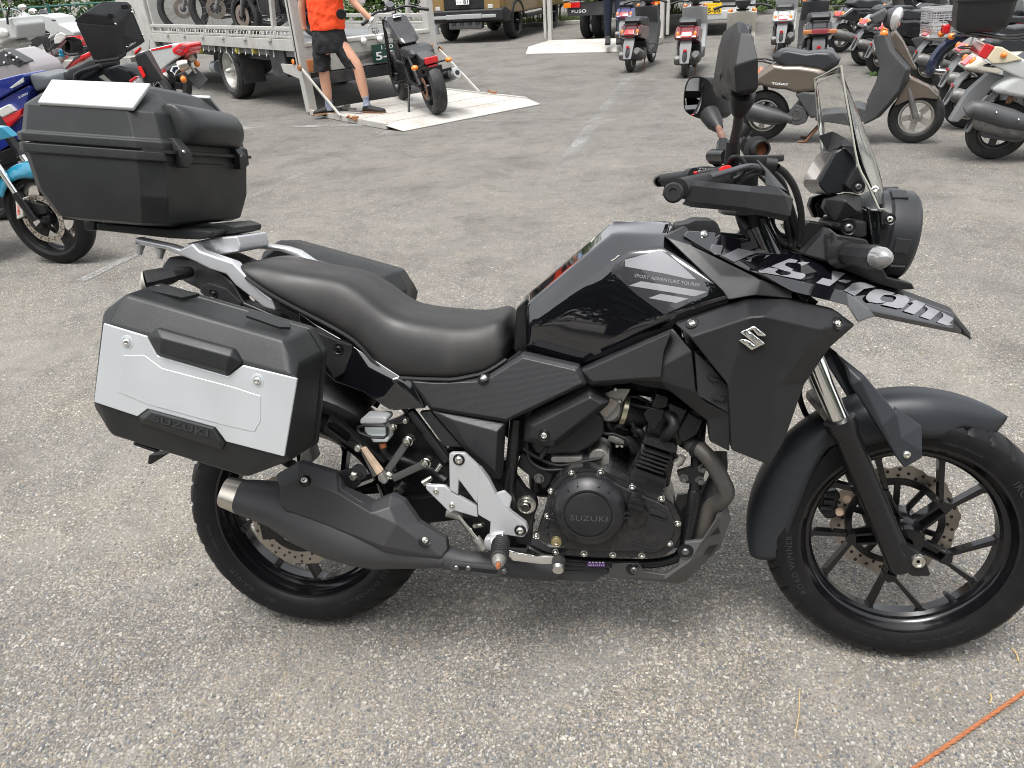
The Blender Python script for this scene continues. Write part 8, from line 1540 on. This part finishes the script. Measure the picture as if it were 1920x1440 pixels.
# blue tail
BL_ = troot('blue_motorcycle', 3.9, 'deep blue sports motorcycle with red tail lamp beside the top case', x=-4.0); KB = plane_crop(BL_, 0, 80, 3.43)
tsl(BL_, KB, [(-300, 330), (0, 235), (140, 200), (160, 215), (150, 275), (0, 360), (-300, 480)], .12, .24, 'upper_tail', 'blue_paint', .02); tsl(BL_, KB, [(60, 290), (150, 222), (152, 255), (75, 296)], .124, .01, 'side_lamp', 'lamp_glass', .003)
tsl(BL_, KB, [(-300, 400), (0, 365), (60, 330), (180, 270), (200, 300), (150, 470), (130, 620), (0, 700), (-300, 780)], .1, .2, 'tail_panel', 'blue_paint', .02)
tsl(BL_, KB, [(-20, 490), (50, 460), (100, 445), (140, 420), (135, 470), (60, 545), (-20, 550)], .13, .04, 'tail_lamp', 'tail_red', .01); tsl(BL_, KB, [(-20, 430), (50, 395), (100, 440), (30, 480), (-20, 490)], .135, .04, 'signal_lens', 'lamp_glass', .01)
text_obj('tail_lettering', 'SUZUKI', KB(120, 360, .104), KB(178, 332, .104), KB(118, 346, .104), 'plate_white', BL_, .001); tsl(BL_, KB, [(-300, 700), (0, 700), (110, 660), (130, 760), (0, 800), (-300, 900)], .1, .2, 'under_tray', 'satin_black', .01)
wheel(V((KB(-60, 950).x, 0, .3)), .3, .18, .215, 'rear_wheel', BL_, spokes=5, m='satin_black'); wheel(V((KB(-60, 950).x + 1.45, 0, .3)), .3, .12, .215, 'front_wheel', BL_, spokes=5, m='satin_black'); MB().box((KB(-60, 950).x + .75, 0, .55), (.7, .3, .5)).build('engine', 'engine_black', BL_, bevel=.04)
# cyan machine whose front wheel stands under the top case
cf = G(71, 489); CY = empty('sports_motorcycle', cf, rad(-6), 'cyan sports motorcycle, only its front wheel and fork inside the left edge', 'motorcycle'); KY = plane_crop(CY, 0, 80, 3.43)
ac = KY(222, 1080, -.1); ac = V((ac.x, 0, .30)); t = wheel(ac, .30, .12, .218, 'front_wheel', CY, spokes=0, m='satin_black', tyre='tyre_rubber', n=72)
for k in range(5):
    a = rad(80 + 72 * k)
    for s in (-.07, .07): MB().bar(ac + V((math.cos(a) * .04, -.0, math.sin(a) * .04)), ac + V((math.cos(a + s * 2) * .21, 0, math.sin(a + s * 2) * .21)), .05, .016, (0, 1, 0)).build('spoke', 'satin_black', t, bevel=.003)
for s in (-1, 1):
    disc_mesh(ac, .062 * s - .002, .15, .115, 8, amp=.002).build('brake_disc', 'disc_bright' if mat('disc_bright', (0.55, 0.5, 0.44), .3, metal=.9) else 0, CY, sm=30); disc_holes(ac, .0625 * s - .0025, .15, .115, 16, .0042).build('disc_drilling', 'soot_slot_dark', CY)
    fo = [ac + V((-.02, .1 * s, .0)), ac + V((-.09, .1 * s, .17)), ac + V((-.16, .1 * s, .35)), ac + V((-.3, .1 * s, .70))]
    MB().tube(fo[:2] , [.026, .028], 14).build('fork_foot', 'satin_black', CY); MB().tube([fo[1], fo[2]], .02, 14).build('fork_tube', 'chrome', CY); MB().tube([fo[2], fo[2].lerp(fo[3], .1), fo[3]], [.034, .028, .028], 14).build('fork_upper', 'satin_black', CY)
    clp = MB().prism([KY(u, v, -.11) * 1.0 if s < 0 else V((KY(u, v, -.11).x, .09, KY(u, v, -.11).z)) for u, v in ((95, 1010), (150, 1000), (150, 1120), (105, 1140))], (0, .05, 0)).build('caliper', 'white_cast' if mat('white_cast', (0.5, 0.5, 0.45), .4) else 0, CY, bevel=.008)
    MB().prism([V((p.x, -.085 if s < 0 else .06, p.z)) for p in (KY(150, 1020, -.1), KY(265, 1050, -.1), KY(290, 1100, -.1), KY(200, 1130, -.1), KY(110, 1140, -.1))], (0, .03, 0)).build('caliper_bracket', 'satin_black', CY, bevel=.008)
text_obj('caliper_lettering', 'BMW', KY(128, 1105, -.112), KY(126, 1045, -.112), KY(112, 1104, -.112), 'red_plastic', CY, .002, .01)
for a0, a1 in ((76, 150),): MB().loft([[ac + V((math.cos(a) * (.325 + dz), y, math.sin(a) * (.325 + dz))) for y, dz in ((-.085, -.07), (-.08, -.02), (-.05, .01), (0, .018), (.05, .01), (.08, -.02), (.085, -.07))] for a in [rad(a0 + (a1 - a0) * i / 12) for i in range(13)]], cap=False, closed=False).build('front_fender', 'cyan_paint', CY, sub=1).modifiers.new('thick', 'SOLIDIFY').thickness = .004
wheel(ac + V((-1.45, 0, 0)), .3, .18, .218, 'rear_wheel', CY, spokes=5, m='satin_black'); wide(MB(), [ac + V(p) for p in ((-.42, 0, .5), (-.5, 0, .74), (-.75, 0, .7), (-1.0, 0, .2), (-.6, 0, .1))], .16, .2).build('fairing', 'cyan_paint', CY, bevel=.03)
tsl(CY, KY, [(-60, 540), (10, 545), (80, 605), (30, 620), (-60, 640)], -.2, -.05, 'fairing_wing', 'cyan_paint', .006)
wide(MB(), [ac + V(p) for p in ((-.5, 0, .7), (-.7, 0, .62), (-1.3, 0, .62), (-1.7, 0, .72), (-1.2, 0, .5), (-.7, 0, .45))], .1, .13).build('seat', 'seat_black', CY, bevel=.03); MB().box(ac + V((-.75, 0, .2)), (.6, .35, .4)).build('engine', 'engine_black', CY, bevel=.05)
# ------------------------------------------------------------------ hedges, fence, verge, small things on the ground
def leaf_mat():
    m = bpy.data.materials.new('leaves'); m.use_nodes = True; MATS['leaves'] = m; n, l = m.node_tree.nodes, m.node_tree.links; b = n['Principled BSDF']; b.inputs['Roughness'].default_value = .5
    tc = n.new('ShaderNodeTexCoord'); t = n.new('ShaderNodeTexNoise'); t.inputs['Scale'].default_value = 1.7; t.inputs['Detail'].default_value = 6; r = n.new('ShaderNodeValToRGB'); e = r.color_ramp.elements
    e[0].position = .35; e[0].color = (.018, .05, .008, 1); e[1].position = .65; e[1].color = (.1, .17, .03, 1); l.new(tc.outputs['Object'], t.inputs['Vector']); l.new(t.outputs['Fac'], r.inputs['Fac']); l.new(r.outputs[0], b.inputs['Base Color'])
leaf_mat(); mat('twig', (.06, .045, .03), .9); mat('grass', (.09, .12, .035), .7, vary=.35, vscale=8); mat('fence_green', (.012, .09, .07), .4); mat('straw', (.5, .36, .16), .7)
rnd = random.Random(3)
def hedge(a, b, h, depth, n, label, size=.085):
    a, b = V(a), V(b); L = (b - a).length; d = (b - a).normalized(); nn = V((-d.y, d.x, 0)); r = empty('hedge', (a + b) / 2, 0, label, 'hedge', 'hedges along the far edge'); vs = []; fs = []; o = V((a + b) / 2)
    bl = [(rnd.uniform(0, L), rnd.uniform(.2, h), rnd.uniform(-.4, .3) * depth, rnd.uniform(.35, .8)) for _ in range(int(L * h * 1.6))]
    for _ in range(n):
        t, z, y, R_ = rnd.choice(bl); u = V((rnd.gauss(0, 1), rnd.gauss(0, 1), rnd.gauss(0, 1))).normalized() * R_ * rnd.random() ** .3
        p = a + d * (t + u.x) + nn * (y + u.y * .7) + V((0, 0, max(.04, z + u.z))) - o
        x = V((rnd.gauss(0, 1), rnd.gauss(0, 1), rnd.gauss(0, .6))).normalized(); w = x.orthogonal().normalized(); s = size * rnd.uniform(.6, 1.3); k = len(vs)
        vs += [p - x * s, p + w * s * .5, p + x * s, p - w * s * .5]; fs.append((k, k + 1, k + 2, k + 3))
    me = bpy.data.meshes.new('foliage'); me.from_pydata(vs, [], fs); f = bpy.data.objects.new('foliage', me); COL.objects.link(f); me.materials.append(MATS['leaves']); f.parent = r
    tw = MB()
    for k in range(int(L * 1.2)):
        p = a + d * rnd.uniform(0, L) - o; q = p + V((rnd.uniform(-.5, .5), rnd.uniform(-.3, .3), h * rnd.uniform(.6, .9))); tw.tube([p, p.lerp(q, .5) + V((rnd.uniform(-.15, .15), 0, 0)), q], [.03, .02, .008], 6)
    tw.build('branches', 'twig', r); return r
hedge((-26, 19.5, 0), (-8, 26, 0), 4.2, 1.4, 26000, 'dense leafy hedge behind the machines at the left'); hedge((-8, 24.5, 0), (-3, 23.5, 0), 3.4, 1.2, 7000, 'leafy hedge left of the khaki car'); hedge((-2.6, 23.6, 0), (14, 21.0, 0), 3.4, 1.2, 17000, 'leafy hedge running behind the far truck and scooters')
# the lot is ringed by greenery behind the camera and at the right as well (mirrored in the paint and the mirror)
def roadside_tree(x, y, h, r, label):
    t = empty('roadside_tree', (x, y, 0), 0, label, 'tree', 'trees behind the camera'); vs = []; fs = []
    cl = [V((rnd.gauss(0, .45) * r, rnd.gauss(0, .4) * r, h * rnd.uniform(.22, .95))) for _ in range(16)]
    for _ in range(2600):
        c_ = rnd.choice(cl); u = V((rnd.gauss(0, 1), rnd.gauss(0, 1), rnd.gauss(0, 1))).normalized() * r * .5 * rnd.random() ** .35; p = c_ + u
        a_ = V((rnd.gauss(0, 1), rnd.gauss(0, 1), rnd.gauss(0, .6))).normalized(); w = a_.orthogonal().normalized(); s = rnd.uniform(.14, .32); k = len(vs); vs += [p - a_ * s, p + w * s * .55, p + a_ * s, p - w * s * .55]; fs.append((k, k + 1, k + 2, k + 3))
    me = bpy.data.meshes.new('crown'); me.from_pydata(vs, [], fs); f = bpy.data.objects.new('crown', me); COL.objects.link(f); me.materials.append(MATS['leaves']); f.parent = t
    MB().tube([V((0, 0, 0)), V((.1, 0, h * .4)), V((0, .1, h * .8))], [.22, .16, .06], 10).build('trunk', 'twig', t)
for i in range(9): roadside_tree(-15 + i * 3.9 + rnd.uniform(-.6, .6), -10.5 + rnd.uniform(-1, 1), rnd.uniform(5.5, 8), 2.4, 'leafy tree behind the camera, ' + ('first', 'second', 'third', 'fourth', 'fifth', 'sixth', 'seventh', 'eighth', 'last')[i] + ' from the left in its row')
fe = empty('mesh_fence', (-12, 17.5, 0), math.atan2(2.2, 9), 'green wire mesh fence in front of the left hedge', 'fence'); wi = MB()
for i in range(90):
    x = -5 + i * .11; wi.tube([V((x, 0, .1)), V((x + (.4 if i % 2 else -.4), 0, 1.35))], .007, 4)
wi.tube([V((-5, 0, 1.35)), V((5, 0, 1.35))], .022, 8); wi.tube([V((-5, 0, .1)), V((5, 0, .1))], .015, 8); wi.build('wire_mesh', 'fence_green', fe)['kind'] = 'stuff'
for x in (-5, -3, -1, 1, 3, 5): MB().tube([V((x, 0, 0)), V((x, 0, 1.42))], .03, 10).build('post', 'fence_green', fe)
pb = WY(817, 42, 21.5); tag(MB().tube([V((pb.x, 21.5, 0)), V((pb.x, 21.5, 4.2))], .075, 14).build('pole', 'galvanised'), 'grey steel pole standing in the verge left of the khaki car', 'pole')
struct(MB().box((0, 22.4, .05), (60, .18, .1)).build('kerb', 'kerb_stone', bevel=.015))
vg = MB()
for _ in range(9000):
    x = rnd.uniform(-16, 12); y = rnd.uniform(22.55, 23.6); s = rnd.uniform(.12, .45); vg.add([(x, y, 0), (x + .02, y, 0), (x + rnd.uniform(-.1, .1), y + rnd.uniform(-.1, .1), s)], [(0, 1, 2)])
vo = vg.build('verge_grass', 'grass', merge=1e-7); vo['kind'] = 'stuff'; vo['label'] = 'rough green grass along the kerb'; vo['category'] = 'grass'
wd = MB()
for cx, cy in ((1642, 142), (1655, 140), (1630, 122)):
    g = G(cx, cy)
    for _ in range(30): a = rnd.uniform(0, 6.3); r = rnd.uniform(.02, .07); p = g + V((rnd.uniform(-.05, .05), rnd.uniform(-.05, .05), .004)); wd.add([p, p + V((math.cos(a) * r, math.sin(a) * r, rnd.uniform(.02, .06))), p + V((math.cos(a + .5) * r, math.sin(a + .5) * r, .01))], [(0, 1, 2)])
wo_ = wd.build('weeds', 'leaves', merge=1e-7); wo_['kind'] = 'stuff'; wo_['label'] = 'small green weeds in the asphalt by the scooters'; wo_['category'] = 'weeds'
# rusty rope and straws
mat('rope_rust', (.33, .12, .05), .8, vary=.2, vscale=90, bump=.6, bscale=500)
rp = MB(); a, b = G(1700, 1450, .006), G(1990, 1250, .006); a, b = a.lerp(b, -1.2), a.lerp(b, 2.2); d = (b - a).normalized(); n_ = V((-d.y, d.x, 0))
for s in range(3):
    pts = [a.lerp(b, i / 300) + (n_ * math.cos(i * .75 + s * 2.094) + V((0, 0, 1)) * math.sin(i * .75 + s * 2.094)) * .0024 for i in range(301)]
    rp.tube(pts, .0026, 6)
tag(rp.build('rope', 'rope_rust'), 'rust-brown twisted rope lying across the bottom right corner', 'rope')
for (x0_, y0_), (x1_, y1_), lb in (((1857, 1300), (1856, 1318), 'short pale straw near the rust-brown rope'), ((1500, 1290), (1490, 1385), 'long thin straw on the asphalt below the front wheel'), ((1898, 1215), (1910, 1240), 'thin straw by the right edge of the front tyre')):
    tag(MB().tube([G(x0_, y0_, .005), G((x0_ + x1_) / 2 + 3, (y0_ + y1_) / 2, .006), G(x1_, y1_, .005)], .0009 if y1_ - y0_ > 30 else .0016, 5).build('straw', 'straw'), lb, 'straw')
# loose chippings on the asphalt near the camera
def chippings(n):
    vs = []; fs = []; cols = []; pal = [(.3, .28, .25), (.2, .19, .175), (.11, .112, .118), (.27, .23, .175), (.38, .37, .34), (.15, .155, .165), (.22, .2, .175)]
    r = random.Random(11)
    for _ in range(n):
        px = r.uniform(-60, 1980); py = 380 + 1120 * r.random() ** .6; g = G(px, py); s = r.uniform(.0018, .0046) * (1.5 if r.random() < .08 else 1); k = len(vs); c = r.choice(pal); a0 = r.uniform(0, 6.28); h = s * r.uniform(.35, .75); e = r.uniform(.65, 1.25)
        for i in range(5):
            a = a0 + i * 1.2566 + r.uniform(-.25, .25); vs.append((g.x + math.cos(a) * s * e, g.y + math.sin(a) * s / e, -.0005))
        for i in range(5):
            a = a0 + i * 1.2566 + .3; vs.append((g.x + math.cos(a) * s * .6 * e, g.y + math.sin(a) * s * .6 / e, h))
        for i in range(5): j = (i + 1) % 5; fs.append((k + i, k + j, k + 5 + j, k + 5 + i))
        fs.append(tuple(k + 5 + i for i in range(5))); cols += [c] * 10
    me = bpy.data.meshes.new('chippings'); me.from_pydata(vs, [], fs); at = me.color_attributes.new('tint', 'FLOAT_COLOR', 'POINT')
    at.data.foreach_set('color', [x for c in cols for x in (*c, 1)])
    m = bpy.data.materials.new('chipping'); m.use_nodes = True; n_, l = m.node_tree.nodes, m.node_tree.links; an = n_.new('ShaderNodeAttribute'); an.attribute_name = 'tint'; l.new(an.outputs['Color'], n_['Principled BSDF'].inputs['Base Color']); n_['Principled BSDF'].inputs['Roughness'].default_value = .75
    me.materials.append(m); o = bpy.data.objects.new('chippings', me); COL.objects.link(o); o['kind'] = 'stuff'; o['label'] = 'loose stone chippings scattered over the asphalt'; o['category'] = 'gravel'
chippings(34000)
